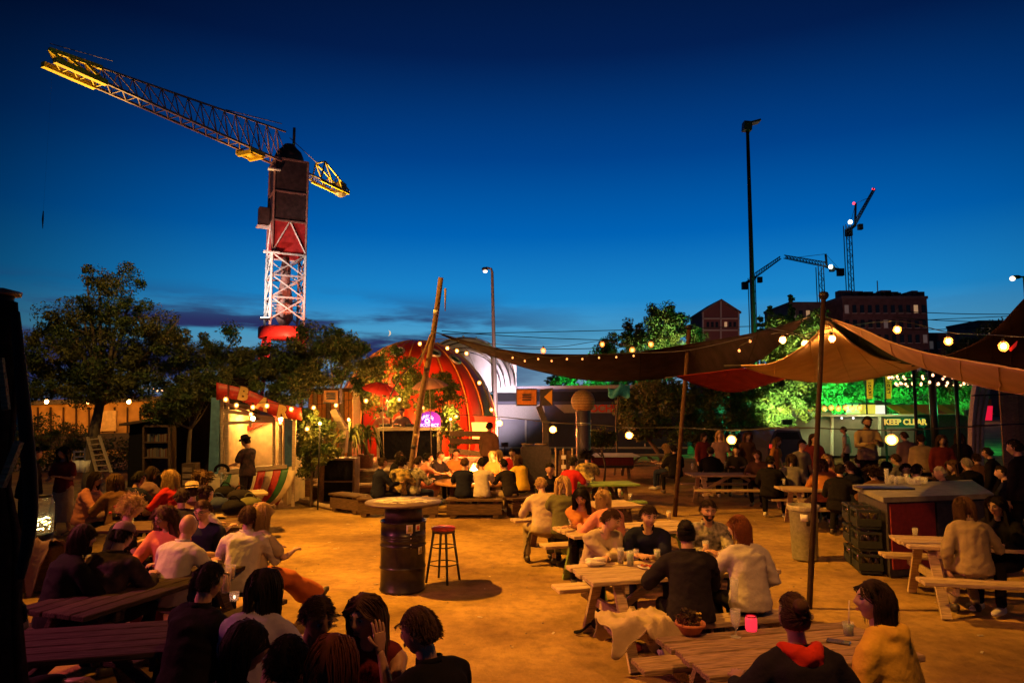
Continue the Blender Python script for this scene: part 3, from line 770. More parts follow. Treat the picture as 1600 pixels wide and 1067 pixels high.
ORP = mat('orange_paint', (.50, .17, .02), .6, var=.2, bscale=12, bump=.2)
BLUEP = mat('blue_paint', (.10, .24, .32), .55, var=.2, bscale=8, bump=.15)
NAVYP = mat('navy_paint', (.018, .022, .065), .45, var=.15, bscale=5)
CREAMP = mat('cream_paint', (.66, .50, .26), .7, var=.15, bscale=6)
GREENP = mat('green_paint', (.035, .14, .04), .55, var=.2, bscale=8)
GLASS = mat('clear_glass', (.75, .76, .74), .08, alpha=.30)
RUST = mat('rusty_steel', (.14, .07, .04), .8, bump=.4, bscale=25, var=.4)

t = thing('eave_lamp', 'flood lamp on a bracket reaching out above the camera side of the yard', 'lamp', EAVE)
part('bracket', MB().tube([(EAVE.x, -1.2, 6.9), (EAVE.x, EAVE.y-.25, EAVE.z+.2)], .04, 8), STEEL, t); part('housing', MB().box(EAVE+Vector((0, -.32, .12)), (.4, .12, .3)), BLACKM, t)
WOOD_SHADED = mat('dark_bench_wood', (.055, .036, .034), .9, bump=.5, bscale=9, var=.4, stretch=(.8, 9, 9), rnd=.2, spec=.1)  # darker wood copy; the gloom over the lower left tables is in its colour
t = thing('party_lamp', 'pink party lamp on a post beyond the left edge of the yard', 'lamp', (PARTY.x, PARTY.y, 0)); part('post', MB().tube([(PARTY.x-.3, PARTY.y, 0), (PARTY.x-.3, PARTY.y, PARTY.z+.2)], .04, 8), BLACKM, t); part('housing', MB().tube([PARTY+Vector((-.3, 0, .1)), PARTY+Vector((-.12, 0, .03))], .08, 10), BLACKM, t)
# ---------------------------------------------------------------- picnic tables
_pm = {}
def pm(key, fn, m):
    k = (key, m.name)
    if k not in _pm: mb = MB(); fn(mb); _pm[k] = mb.mesh(key[0] if isinstance(key, tuple) else key, m)
    return _pm[k]
def table(cx, cy, ang, Ln, label, wm=WOOD, fm=None, cat='picnic table', np_=5, seed=0, group='picnic tables across the yard'):
    fm = fm or wm; t = thing('picnic_table', label, cat, (cx, cy, 0), R(ang), group); rg = random.Random(seed+int(cx*10))
    pw = .76/np_
    tp = pm(('top_plank', Ln, np_), lambda b: b.box((0, 0, 0), (Ln, pw-.012, .042), bev=.006), wm)
    for k in range(np_): share('top_plank', tp, t, loc=(rg.uniform(-.02, .02), -.38+pw*(k+.5), .729+rg.uniform(-.003, .003)), rot=(rg.uniform(-.01, .01), 0, rg.uniform(-.004, .004)))
    bp = pm(('bench_plank', Ln), lambda b: b.box((0, 0, 0), (Ln, .132, .042), bev=.006), wm)
    for s in (-1, 1):
        for k in (-1, 1): share('bench_plank', bp, t, loc=(rg.uniform(-.02, .02), s*.72+k*.071, .429+rg.uniform(-.002, .002)))
    ex = Ln/2-.30
    for e in (-1, 1):
        for s in (-1, 1):
            lg = pm(('leg', s), lambda b, s=s: b.beam((0, s*.22, .705), (0, s*.60, .0), .045, .10, up=(1, 0, 0)), fm)
            share('leg', lg, t, loc=(e*ex, 0, 0))
        sb = pm('seat_beam', lambda b: b.box((0, 0, .355), (.045, 1.66, .10), bev=.006), fm); share('seat_beam', sb, t, loc=(e*(ex-.046), 0, 0))
        tb = pm('top_beam', lambda b: b.box((0, 0, .66), (.045, .70, .09), bev=.006), fm); share('top_beam', tb, t, loc=(e*(ex-.046), 0, 0))
        br = pm(('brace', e, Ln), lambda b, e=e: b.beam((e*(ex-.1), 0, .37), (e*.12, 0, .70), .07, .04, up=(0, 1, 0)), fm); share('brace', br, t)
    return t
T1 = table(1.86, 4.93, 13.5, 1.55, 'picnic table nearest the camera at right, with the flower bowl and pink lantern on it', WOOD, np_=6)
T2 = table(1.62, 7.28, 15, 2.0, 'picnic table with a pale coat over its near bench and a white napkin', WOODL)
T3 = table(1.55, 9.65, 18, 1.9, 'picnic table with bright green painted legs left of the pole', WOODL, WOODG)
T4 = table(1.15, 11.9, 18, 1.9, 'picnic table behind the green legged one, long haired woman on its bench', WOODL, WOODD)
T5 = table(1.95, 15.3, 8, 1.4, 'short green tinted picnic table in front of the man in the floral shirt', WOODG, WOODD)
T6 = table(4.55, 24.5, 2, 1.9, 'far picnic table lit by a globe lamp beside the thin pole with the blue cloth', WOODL)
T7 = table(5.45, 17.4, 0, 2.3, 'long picnic table with a red tea light, right of the leaning middle pole', WOODL)
T8 = table(6.9, 23.2, -8, 1.9, 'picnic table behind the long one with a red tea light', WOOD)
T9 = table(6.25, 14.3, -4, 1.75, 'picnic table just behind the galvanised bin', WOODL)
T10 = table(5.65, 8.55, -13, 1.95, 'picnic table at the right edge where the woman in cream jacket sits', WOODL)
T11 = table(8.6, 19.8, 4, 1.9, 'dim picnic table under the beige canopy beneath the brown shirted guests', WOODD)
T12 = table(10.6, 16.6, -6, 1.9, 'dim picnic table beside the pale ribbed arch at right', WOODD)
T13 = table(-2.95, 5.05, 14, 1.7, 'dark unlit picnic table at the lower left corner', WOOD_SHADED)
T14 = table(-3.35, 6.6, 72, 1.9, 'picnic table between the curly haired woman and the man in the white shirt', WOOD_SHADED)
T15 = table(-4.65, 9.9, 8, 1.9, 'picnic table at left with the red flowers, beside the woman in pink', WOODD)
T16 = table(-5.55, 13.4, 25, 1.8, 'picnic table with bags heaped on it in front of the bar kiosk', WOODL)
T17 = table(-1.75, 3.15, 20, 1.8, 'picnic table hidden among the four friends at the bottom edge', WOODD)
T18 = table(9.0, 26.5, 0, 2.0, 'farthest picnic table near the grey trailer at right', WOOD)

# ---------------------------------------------------------------- oil drum table and stool
DX, DY = -1.43, 9.45
t = thing('barrel_table', 'black oil drum high table with a round top covered in white scrawl', 'bar table', (DX, DY, 0))
mb = MB(); r = .292
prof = [(.01, .0), (r-.006, 0), (r+.006, .006), (r+.006, .02), (r-.004, .03), (r, .27), (r+.004, .285), (r+.013, .295), (r+.004, .305), (r, .32), (r, .55), (r+.004, .565), (r+.013, .575), (r+.004, .585), (r, .60),
        (r, .645), (r+.006, .65), (r, .655), (r, .675), (r+.006, .68), (r, .685), (r, .705), (r+.006, .71), (r, .715), (r, .855), (r+.012, .868), (r+.012, .882), (r-.008, .885), (r-.02, .865), (.01, .862)]
DRUM = mat('drum_paint', (.016, .011, .015), .36, metal=.1, spec=.35, bump=.12, bscale=12, var=.4, coat=.2)
mb.lathe(prof, (DX, DY, 0), 40); part('drum', mb, DRUM, t)
mb = MB(); mb.lathe([(.01, .86), (.245, .862), (.245, 1.085), (.01, 1.087)], (DX, DY, 0), 36); part('riser', mb, mat('riser_paint', (.05, .03, .03), .6, var=.3), t)
mb = MB(); mb.lathe([(.01, 1.09), (.49, 1.09), (.505, 1.10), (.505, 1.118), (.49, 1.128), (.01, 1.128)], (DX, DY, 0), 48)
m = mat('scrawled_top', (.09, .055, .04), .55, bump=.2, bscale=10, var=.3); tp = part('table_top', mb, m, t)
SCR = mat('white_marker', (.72, .66, .52), .8, var=.15)
rg = random.Random(5); mb = MB()
for k in range(75):          # painted scrawl lying on the top
    a, q = rg.uniform(0, 6.28), rg.uniform(0, 1)**.6*.36
    c = Vector((DX+math.cos(a)*q, DY+math.sin(a)*q*.9, 1.1315)); an = rg.uniform(-.5, .5); l = rg.uniform(.03, .11); w = rg.uniform(.008, .026)
    u = Vector((math.cos(an), math.sin(an), 0)); v = Vector((-u.y, u.x, 0))
    pts = [c+u*l*math.cos(b)*rg.uniform(.6, 1.1)+v*w*math.sin(b)*rg.uniform(.5, 1.3) for b in np.linspace(0, 2*math.pi, 9)[:-1]]
    for p in pts: p.z = 1.1305+k*.00004
    mb.add(pts, [tuple(range(8))])
tag(part('scrawl', mb, SCR, tp), kind='stuff')
STK = {'w': mat('sticker_white', (.62, .58, .45), .6), 'y': mat('sticker_print', (.35, .30, .10), .6), 'r': mat('sticker_red', (.50, .08, .05), .6), 'k': mat('sticker_dark', (.04, .05, .05), .6)}
def on_drum(px, py, w, h, c, inner=None):
    hit = None; d = ray(px, py); o = Vector((0, 0, CZ)); rr = r+.003
    A = d.x**2+d.y**2; B = 2*(d.x*(o.x-DX)+d.y*(o.y-DY)); C_ = (o.x-DX)**2+(o.y-DY)**2-rr*rr; k = (-B-math.sqrt(max(0, B*B-4*A*C_)))/(2*A); p = o+d*k
    a0 = math.atan2(p.y-DY, p.x-DX)
    def sheet(w, h, rr, dz=0):
        mb = MB(); mb.grid([[(DX+math.cos(a0+u*w/rr)*rr, DY+math.sin(a0+u*w/rr)*rr, p.z+dz+v*h) for v in (-.5, .5)] for u in (-.5, -.25, 0, .25, .5)], .0015); return mb
    s = part('sticker', sheet(w, h, rr), STK[c], t)
    if inner: part('sticker_print', sheet(w*.55, h*.6, rr+.003), STK[inner], s)
on_drum(640, 826, .085, .115, 'w', 'y'); on_drum(653, 824, .07, .085, 'w', 'r'); on_drum(664.5, 820, .07, .10, 'k', 'w'); on_drum(656.5, 858.5, .065, .105, 'w', 'y'); on_drum(667.3, 861, .05, .11, 'w', 'k')
for yy in (835, 841, 851, 856): on_drum(642, yy, .016, .014, 'w')
SX, SY = -.94, 9.85
t = thing('bar_stool', 'tall wooden bar stool with a round red seat beside the oil drum', 'stool', (SX, SY, 0))
mb = MB(); mb.lathe([(.01, .685), (.155, .685), (.168, .70), (.168, .715), (.155, .728), (.01, .73)], (SX, SY, 0), 28); part('seat', mb, mat('red_seat', (.55, .05, .03), .5, var=.2, bscale=20), t)
mb = MB(); mb.lathe([(.14, .655), (.156, .655), (.156, .684), (.14, .684)], (SX, SY, 0), 28, cap=False); part('seat_ring', mb, WOODD, t)
lg = []
for a in (20, 110, 200, 290):
    b = Vector((SX+math.cos(R(a))*.235, SY+math.sin(R(a))*.235, 0)); c = Vector((SX+math.cos(R(a))*.135, SY+math.sin(R(a))*.135, .67)); lg.append((b, c))
    mb = MB(); mb.tube([b, c], [.016, .018], 10); part('leg', mb, DARKM, t)
for hgt in (.24, .47):
    mb = MB(); k = hgt/.67; rr = .235-(.10*k)
    mb.tube([(SX+math.cos(a)*rr, SY+math.sin(a)*rr, hgt) for a in np.linspace(0, 2*math.pi, 25)], .008, 6); part('foot_ring', mb, BLACKM, t)

# ---------------------------------------------------------------- bar kiosk
KY = 16.8
K = lambda x, y, d=0.: at(x, y, KY) + Vector((0, d, 0))
kt = thing('bar_kiosk', 'brightly lit bar kiosk with a curved red BAR sign and striped counter front', 'kiosk', (K(395, 790).x, KY, 0))
def fp(pts, d0, d1, name, m, par=None, P=K):
    """outline in the facade plane, extruded backwards between two depths"""
    a = [P(x, y, d0) for x, y in pts]; b = [P(x, y, d1) for x, y in pts]; n = len(a); mb = MB()
    mb.add(a+b, [tuple(range(n))[::-1] if False else tuple(range(n)), tuple(range(2*n-1, n-1, -1))]+[(i, i+n, (i+1) % n+n, (i+1) % n) for i in range(n)])
    return part(name, mb, m, par or kt)
# inner room
fp([(352, 735), (352, 662), (395, 652), (442, 662), (442, 735)], 1.55, 1.62, 'back_wall', CREAMP)
fp([(346, 790), (346, 640), (352, 640), (352, 790)], .12, 1.55, 'side_wall', CREAMP)
fp([(440, 790), (440, 650), (446, 650), (446, 790)], .12, 1.55, 'side_wall', CREAMP)
fp([(334, 634), (334, 630), (395, 636), (452, 648), (452, 652), (395, 641)], .15, 1.7, 'roof', WOODD)
fp([(352, 676), (395, 658), (440, 668), (440, 661), (395, 650), (352, 668)], 1.40, 1.5, 'red_valance', REDP)
fp([(344, 741), (344, 734), (450, 725), (450, 731)], -.10, .45, 'counter_top', WOODL)
fp([(327, 744), (332, 621), (345, 622), (343, 742)], -.06, .14, 'corner_panel', BLUEP)
fp([(446, 730), (446, 655), (458, 657), (458, 727)], -.06, .06, 'corner_panel', mat('deep_blue_paint', (.05, .13, .24), .5, var=.2))
fp([(457, 790), (459, 658), (464, 656), (461, 790)], -.10, -.02, 'edge_post', WOODL)
for pts in ([(345, 622), (349, 622), (349, 738), (345, 738)], [(353, 624), (357, 625), (356, 736), (352, 736)], [(426, 655), (429, 655), (429, 728), (426, 728)], [(436, 657), (440, 657), (440, 727), (436, 727)],
            [(344, 643), (344, 638), (428, 651), (428, 656)], [(344, 664), (344, 659), (428, 655), (428, 660)], [(352, 632), (355, 629), (420, 655), (418, 659)], [(389, 656), (393, 656), (393, 668), (389, 668)]):
    fp(pts, -.02, .06, 'window_bar', WOODL)
# curved striped hull under the counter
nst = 9; cols = [CREAMP, GREENP, CREAMP, REDP, GREENP, CREAMP, REDP, mat('rust_paint', (.30, .07, .03), .6, var=.2), GREENP]
cols = [CREAMP, GREENP, CREAMP, ORP, CREAMP, REDP, CREAMP, REDP, GREENP]
for k in range(nst+1):
    P = []
    for u in np.linspace(k/(nst+1), (k+1)/(nst+1), 5):
        row = []
        for v in np.linspace(0, 1, 10):
            uu = u**.85*(1-.50*(1-math.sqrt(max(0, 1-(v*.95)**2))))
            xt = 330+uu*134; yt = 741-uu*13
            z = yt+(792-yt)*v; dd = -.06-.30*math.sin(v*math.pi*.5)*(1)+.16*v*v*2
            row.append(K(xt, z, dd))
        P.append(row)
    mb = MB(); mb.grid(P, .02); part('painted_stripe', mb, (cols+[CREAMP])[k], kt)
# sign board
sb = [(343, 598), (362, 602), (384, 607), (404, 614), (424, 624), (446, 632), (474, 637)]; sl = [(343, 625), (362, 623), (384, 627), (404, 637), (424, 646), (446, 653), (474, 656)]
P = []
ut = spline([K(x, y, -.12-.06*math.sin(i/6*math.pi)) for i, (x, y) in enumerate(sb)], 18); lt = spline([K(x, y, -.12-.06*math.sin(i/6*math.pi)) for i, (x, y) in enumerate(sl)], 18)
mb = MB(); mb.grid([[b, a] for a, b in zip(ut, lt)], .05); sg = part('sign_board', mb, REDP, kt)
GOLD = mat('gold_letter_paint', (.80, .50, .12), .45)
DKR = mat('dark_outline_paint', (.12, .02, .015), .6)
for ch, x, y, s, a in (('B', 386, 616.5, .40, -13), ('A', 416, 632, .38, -20), ('R', 446, 643.5, .36, -10)):
    c = K(x, y, -.24); M = facing(c, Vector((math.cos(R(a)), 0, math.sin(R(a)))), Vector((0, 0, 1)))
    text(ch, s, GOLD, kt, M, .012, .022, 'gold_letter'); M2 = facing(c+Vector((0, .018, 0)), Vector((math.cos(R(a)), 0, math.sin(R(a)))), Vector((0, 0, 1))); text(ch, s, DKR, kt, M2, .004, .040, 'letter_outline')
for pts, nm in (([(361, 601), (364, 602), (364, 623), (361, 623)], 'sign_seam'), ([(402, 613), (404, 614), (404, 637), (402, 636)], 'sign_seam'), ([(430, 626), (432, 627), (432, 649), (430, 648)], 'sign_seam')): fp(pts, -.215, -.19, nm, DKR)
# the red trestle and curved base board
t = thing('red_trestle', 'red wooden trestle boards lying against the kiosk base', 'trestle', K(410, 788, -.6)*1)
mb = MB(); a = gz(376, 793); b = gz(436, 779); mb.beam(a+Vector((0, 0, .06)), b+Vector((0, 0, .16)), .07, .12); part('board', mb, REDP, t)
mb = MB(); a = gz(430, 789); mb.beam(a+Vector((0, 0, .03)), a+Vector((.26, .35, .55)), .06, .09); part('board', mb, REDP, t)
# lamps inside the kiosk (bare bulbs under the ceiling)
BULB = emat('warm_bulb', (1.0, .46, .12), 26); BULBH = emat('warm_bulb_hot', (1.0, .50, .16), 160)
def bulb_light(name, p, r, m, label, group, cat='light bulb', socket=True):
    t = thing(name, label, cat, p, group=group); mb = MB(); mb.ball(p, r, 12, 8, (1, 1, 1.1)); part('bulb', mb, m, t)
    if socket: mb = MB(); mb.lathe([(r*.5, r*.85), (r*.5, r*1.9), (r*.2, r*2.0)], p, 8); part('socket', mb, CABLE, t)
    return t
for i, x in enumerate((372, 418)):
    p = K(x, 655, .95); bulb_light('ceiling_lamp', p, .05, emat('kiosk_bulb', (1, .47, .11), 560), ['lamp glowing inside the kiosk on the left', 'lamp glowing inside the kiosk on the right'][i], 'lamps inside the kiosk')

HALO_SHELL = mat('warm_bulb_glass', (.9, .45, .15), .3, emit=1.1, ecol=(1, .30, .045), alpha=.42)  # glowing shell wider than the bulb, paints its orange halo
# ---------------------------------------------------------------- string lights
def string(name, label, pts, bulbs, r=.035, m=None, cr=.007, n=30, drop=.06, group='festoon string lights'):
    """a cable through its points with one bulb part at each listed place"""
    t = thing(name, label, 'string lights', pts[0], group=group)
    mb = MB(); mb.tube(spline(pts, n), cr, 5); part('cable', mb, CABLE, t)
    m = m or BULB; shell = r >= .033; bm_ = MB(); bm_.ball((0, 0, 0), r*(1.35 if shell else 1), 10, 7, (1, 1, 1.15)); me = bm_.mesh('bulb', HALO_SHELL if shell else m); mf = MB().ball((0, 0, 0), r*.72, 8, 6, (1, 1, 1.15)).mesh('filament', m)  # outer ball is the painted halo, inner ball the lit bulb
    sm = MB(); sm.lathe([(r*.45, r*.8), (r*.5, r*2.2), (r*.2, r*2.4)], (0, 0, 0), 7); ms = sm.mesh('socket', CABLE)
    Wi = WM[t.name].inverted()
    for p in bulbs:
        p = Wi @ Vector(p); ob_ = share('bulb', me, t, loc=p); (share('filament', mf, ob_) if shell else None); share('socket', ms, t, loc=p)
    return t
kb = [(352.6, 624), (369.5, 633), (395, 636), (417, 634), (455, 639), (490, 637), (525, 633), (572, 626), (624, 624), (660, 637), (713, 650)]
kY = [16.4, 16.4, 16.4, 16.3, 16.4, 17.0, 17.6, 18.4, 19.2, 19.8, 20.5]
kp = [at(x, y, Y) for (x, y), Y in zip(kb, kY)]
string('string_lights', 'festoon bulbs from the kiosk sign past the plants to the DJ booth', [p+Vector((0, 0, .08)) for p in kp], kp, .042)
kb2 = [(392, 647), (438, 660)]; kp2 = [at(x, y, 16.45) for x, y in kb2]
string('string_lights', 'two low bulbs hanging inside the kiosk window', [at(370, 636, 16.5), kp2[0]+Vector((0, 0, .1)), kp2[1]+Vector((0, 0, .1)), at(456, 655, 16.5)], kp2, .04)
p = at(480, 670, 16.9); string('string_lights', 'single bulb in the shrub right of the kiosk', [at(490, 638, 17), p+Vector((0, 0, .1)), p+Vector((0.02, 0, .09))], [p], .045)
sb_ = [(656, 537), (699, 544), (714, 548), (729, 552), (749, 598), (768, 640)]; sp2 = [at(x, y, 28.2) for x, y in sb_]
string('string_lights', 'bulbs along the front rim of the red shell', [p+Vector((0, 0, .12)) for p in sp2], sp2, .06)
cb = [(1223, 531), (1258, 537), (1300, 529)]
GLOBE = emat('globe_glow', (1.0, .50, .16), 70)
gl = [(780, 661, 16.5, .066), (864, 671, 16, .070), (983, 680, 15.5, .070), (1143, 687, 13, .072), (1393, 687, 11, .074)]
gp = [at(x, y, Y) for x, y, Y, r in gl]
P1b, P1t = at(1265, 937, 8.62), at(1287, 462, 8.62)
cable_pts = [at(700, 648, 17.2), at(780, 651, 16.5), at(864, 660, 16), at(935, 664, 15.8), at(983, 668, 15.5), at(1062, 668, 15.2), at(1143, 672, 13), at(1240, 668, 12), at(1393, 672, 11), at(1560, 664, 10.4)]
t = thing('globe_string', 'thin overhead cable carrying the five glowing paper globes', 'cable', cable_pts[0]); mb = MB(); mb.tube(spline(cable_pts, 60), .010, 6); part('cable', mb, CABLE, t)
lbls = ['glowing globe lamp beside the standing man in brown by the red shell', 'glowing globe lamp in front of the dark trailer, left of the ball topped column', 'glowing globe lamp above the far picnic table', 'large glowing globe lamp above the long table right of the middle pole', 'largest and rightmost glowing globe lamp, below the yellow banners']
for (x, y, Y, r), p, lb in zip(gl, gp, lbls):
    t = thing('globe_lamp', lb, 'globe lamp', p, group='glowing globe lamps on the overhead cable')
    mb = MB(); mb.ball(p, r*1.22, 18, 12, (1, 1, .95)); g_ = part('globe', mb, HALO_SHELL, t); part('lamp_core', MB().ball(p, r*.80, 14, 9), GLOBE, g_)  # paper shell also carries the painted halo
    mb = MB(); mb.tube([p+Vector((0, 0, r)), p+Vector((0, 0, r+.09))], .008, 6); part('hanger', mb, CABLE, t)
    if x == 864: mb = MB(); mb.tube([p-Vector((0, 0, r)), p-Vector((0, 0, r+.18))], .004, 5); part('tassel', mb, CABLE, t)
# ---------------------------------------------------------------- poles
POLEW = mat('pole_wood', (.20, .12, .07), .8, bump=.5, bscale=8, var=.4, stretch=(6, 6, 1))
t = thing('tent_pole', 'thin dark straight pole carrying the peak of the beige canopy', 'pole', (P1b.x, P1b.y, 0))
mb = MB(); mb.tube([(P1b.x-.01, P1b.y, -.05), P1b, P1b.lerp(P1t, .5), P1t], [.036, .034, .031, .029], 12); part('pole', mb, mat('dark_brown_paint', (.030, .015, .012), .6, spec=.15, var=.3, bscale=12), t)
mb = MB(); mb.lathe([(.02, -.06), (.05, -.03), (.062, .0), (.05, .04), (.02, .05)], P1t, 12); part('finial', mb, BLACKM, t)
P2b, P2t = gz(1054, 806), at(1077, 512, 15.2)
t = thing('tent_pole', 'leaning brown pole in the middle holding up the black sail', 'pole', P2b)
mb = MB(); mb.tube([P2b-Vector((0, 0, .05)), P2b.lerp(P2t, .5), P2t], [.05, .047, .043], 12); part('pole', mb, mat('dark_pole_wood', (.085, .045, .03), .85, bump=.5, bscale=8, var=.4, stretch=(6, 6, 1), spec=.1), t)
mb = MB(); mb.lathe([(.03, -.05), (.08, -.02), (.09, .02), (.05, .06)], P2t, 10); part('pole_cap', mb, BLACKM, t)
P3b, P3t = gz(632, 792), at(690, 434, 15.4)
t = thing('timber_post', 'tall leaning timber post in front of the DJ booth', 'pole', P3b)
mb = MB(); pts = [P3b.lerp(P3t, k/8)+Vector((math.sin(k*1.3)*.02, 0, 0)) for k in range(9)]; mb.tube(pts, [.082-.0030*k for k in range(9)], 12); part('trunk_pole', mb, POLEW, t)
for k in (.28, .33, .62, .86):
    c = P3b.lerp(P3t, k); mb = MB(); d = (P3t-P3b).normalized(); mb.tube([c-d*.05, c+d*.05], .084-.022*k, 12); part('band', mb, [WHITEP, REDP, DARKM, WOODL][int(k*10) % 4], t)
mb = MB(); c = P3t+Vector((.09, -.05, -.25)); mb.tube([c, c-Vector((0, 0, .5))], [.03, .012], 6); part('rag', mb, CL['khaki'], t)

# ---------------------------------------------------------------- sails
CANB = mat('black_sailcloth', (.020, .013, .015), .8, bump=.25, bscale=3, var=.3, spec=.05); CANR = mat('dark_red_sailcloth', (.13, .012, .010), .8, bump=.2, bscale=3, var=.2, spec=.05)
CANC = mat('beige_canvas', (.56, .38, .18), .85, spec=.1, bump=.3, bscale=4, var=.10); CAND = mat('dark_canvas', (.035, .018, .014), .85, spec=.05, bump=.2, bscale=4, var=.2)
def sail(name, label, topc, botc, m, nu=40, nv=12, bulge=.0, thick=.006, group='canvas sails over the yard'):
    """edge curves given as (px, py, distance)"""
    A = spline([at(*p) for p in topc], nu); B = spline([at(*p) for p in botc], nu)
    P = []
    for i, (a, b) in enumerate(zip(A, B)):
        row = []
        for j in range(nv+1):
            v = j/nv; p = a.lerp(b, v)-Vector((0, 0, 4*bulge*v*(1-v)*math.sin(math.pi*i/nu)))
            p += Vector((0, 1, .3))*(.02*math.sin(i*1.1+v*5)+.05*math.sin(v*17+i*.25)*max(0, abs(i/nu-.5)*2-.45))*math.sin(math.pi*v)
            row.append(p)
        P.append(row)
    t = thing(name, label, 'canopy', A[0], group=group); mb = MB(); mb.grid(P, thick); part('cloth', mb, m, t)
    for k in range(1, 6):
        i = int(nu*k/6); mb = MB(); mb.tube([p-Vector((0, .004, .002)) for p in P[i]], .007, 4); part('seam', mb, m, t)
    for (e_, q_) in ((A[0], A[1]), (A[-1], A[-2])):
        mb = MB(); mb.tube([e_, e_+(e_-q_).normalized()*.25], .012, 5); part('tie_rope', mb, CABLE, t)
    mb = MB(); mb.tube(A, .010, 5); part('hem', mb, m, t); mb = MB(); mb.tube(B, .010, 5); part('hem', mb, m, t)
    return t, P
bs, BP = sail('black_sail', 'long black sail stretched from the timber post to the beige canopy', [(690, 522, 15.2), (760, 541, 15.1), (830, 552, 15), (920, 554, 14.9), (1000, 550, 14.9), (1075, 538, 15.0), (1150, 526, 12.5), (1205, 514, 10.4), (1256, 498, 8.75)],
     [(690, 523, 15.3), (760, 553, 16.2), (830, 577, 16.8), (920, 594, 17.0), (1000, 594, 17.0), (1065, 588, 16.6), (1130, 584, 14.2), (1190, 560, 11.8), (1257, 499, 8.85)], CANB, bulge=.05)
for i in range(9):     # bulbs strung just behind the black cloth's lower hem, glow seen through small holes
    pass
sail('red_sail', 'dark red sail hanging under the black one beside the middle pole', [(1058, 588, 13.6), (1110, 582, 13.2), (1170, 576, 12.4), (1232, 588, 11.6)], [(1058, 589, 13.6), (1100, 604, 14.2), (1150, 612, 14.2), (1233, 590, 11.6)], CANR, nu=18, nv=6)
sail('beige_canopy', 'beige peaked canopy lit from below by a bulb, left half by the dark pole', [(1158, 571, 9.6), (1205, 568, 9.3), (1245, 548, 9.0), (1278, 520, 8.75), (1290, 502, 8.62), (1308, 515, 8.75), (1340, 543, 9.2), (1385, 562, 9.9), (1450, 566, 10.6)],
     [(1159, 572, 9.7), (1200, 585, 10.6), (1245, 594, 11.4), (1290, 598, 11.8), (1330, 597, 12.0), (1370, 590, 12.0), (1400, 584, 11.8), (1425, 578, 11.4), (1452, 568, 10.7)], CANC, nu=40, nv=12)
sail('beige_canopy', 'long twisted beige canvas band falling towards the right edge', [(1300, 499, 8.65), (1345, 514, 8.1), (1390, 534, 7.5), (1440, 550, 6.9), (1500, 562, 6.3), (1560, 572, 5.8), (1660, 590, 5.2)],
     [(1301, 501, 8.65), (1350, 528, 8.5), (1400, 557, 8.2), (1450, 577, 7.9), (1500, 594, 7.4), (1560, 609, 6.9), (1660, 626, 6.3)], CANC, nu=36, nv=10, bulge=.06)
sail('dark_canopy', 'dark canopy slope rising at the right edge', [(1445, 566, 9.8), (1500, 548, 9.2), (1550, 520, 8.8), (1600, 468, 8.4), (1660, 410, 8.2)], [(1446, 567, 9.9), (1500, 562, 10.2), (1550, 566, 10.0), (1600, 578, 9.8), (1660, 590, 9.6)], CAND, nu=20, nv=8)
CANL = mat('dark_green_lining', (.02, .05, .03), .85)
sail('dark_lining', 'dark green lining flap between the two beige canopies', [(1300, 503, 8.9), (1350, 528, 9.1), (1400, 556, 9.4), (1450, 570, 9.9)], [(1301, 505, 8.9), (1345, 544, 9.6), (1390, 564, 10.3), (1451, 571, 10.3)], CANL, nu=14, nv=4)
# bulbs hanging near the canopies
hb = [(1223, 531, 9.1), (1258, 537, 9.0), (1300, 529, 8.9), (1402, 515, 10.5), (1482, 533, 10.0), (1568, 541, 8.4)]
hp_ = [at(*b) for b in hb]
string('string_lights', 'teardrop bulbs above the beige canopies at right', [at(1200, 512, 10.5)]+[p+Vector((0, 0, .12)) for p in hp_[:2]]+[hp_[2]+Vector((0, 0, .13))]+[p+Vector((0, 0, .13)) for p in hp_[3:]]+[at(1640, 530, 7.6)], hp_[3:], .042, emat('canopy_bulb', (1, .46, .12), 110), n=50)
string('string_lights', 'bulb inside the beige canopy peak beside the dark pole with two small ones', [at(1205, 522, 9.3)]+[p+Vector((0, 0, .09)) for p in hp_[:3]]+[P1t-Vector((0, 0, .3))], hp_[:3], .033, emat('canopy_bulb_hot', (1, .42, .10), 900))
hb = [(850, 547, 15.2), (941, 537, 17), (987, 547, 15.5), (1015, 538, 16.5), (880, 556, 14.2)]
sb3 = [at(x, y, Y) for x, y, Y in ((849, 548, 15.4), (941, 538, 16.5), (988, 547, 15.2), (1017, 538, 15.6))]
string('string_lights', 'small bulbs above the upper hem of the black sail', [P3b.lerp(P3t, .75)]+[p+Vector((0, 0, .08)) for p in sb3]+[P2t-Vector((0, 0, .1))], sb3, .045, emat('small_bulb', (1, .36, .08), 10))
# festoon that glows along the underside of the black sail
un = [(801, 559), (820, 564), (841, 561), (862, 564), (886, 561), (910, 561), (936, 559), (963, 558), (990, 556), (1172, 533), (1155, 548)]
up_ = [at(x, y, 14.7 if x < 1100 else 10.4) for x, y in un]
tt = string('string_lights', 'row of dim bulbs along the underside of the black sail', [at(700, 530, 14.6)]+[p+Vector((0, 0, .06)) for p in up_[:9]]+[at(1070, 548, 12.8)]+[p+Vector((0, 0, .06)) for p in up_[9:]], up_, .020, emat('dim_bulb', (1, .42, .12), 1.6), n=60)
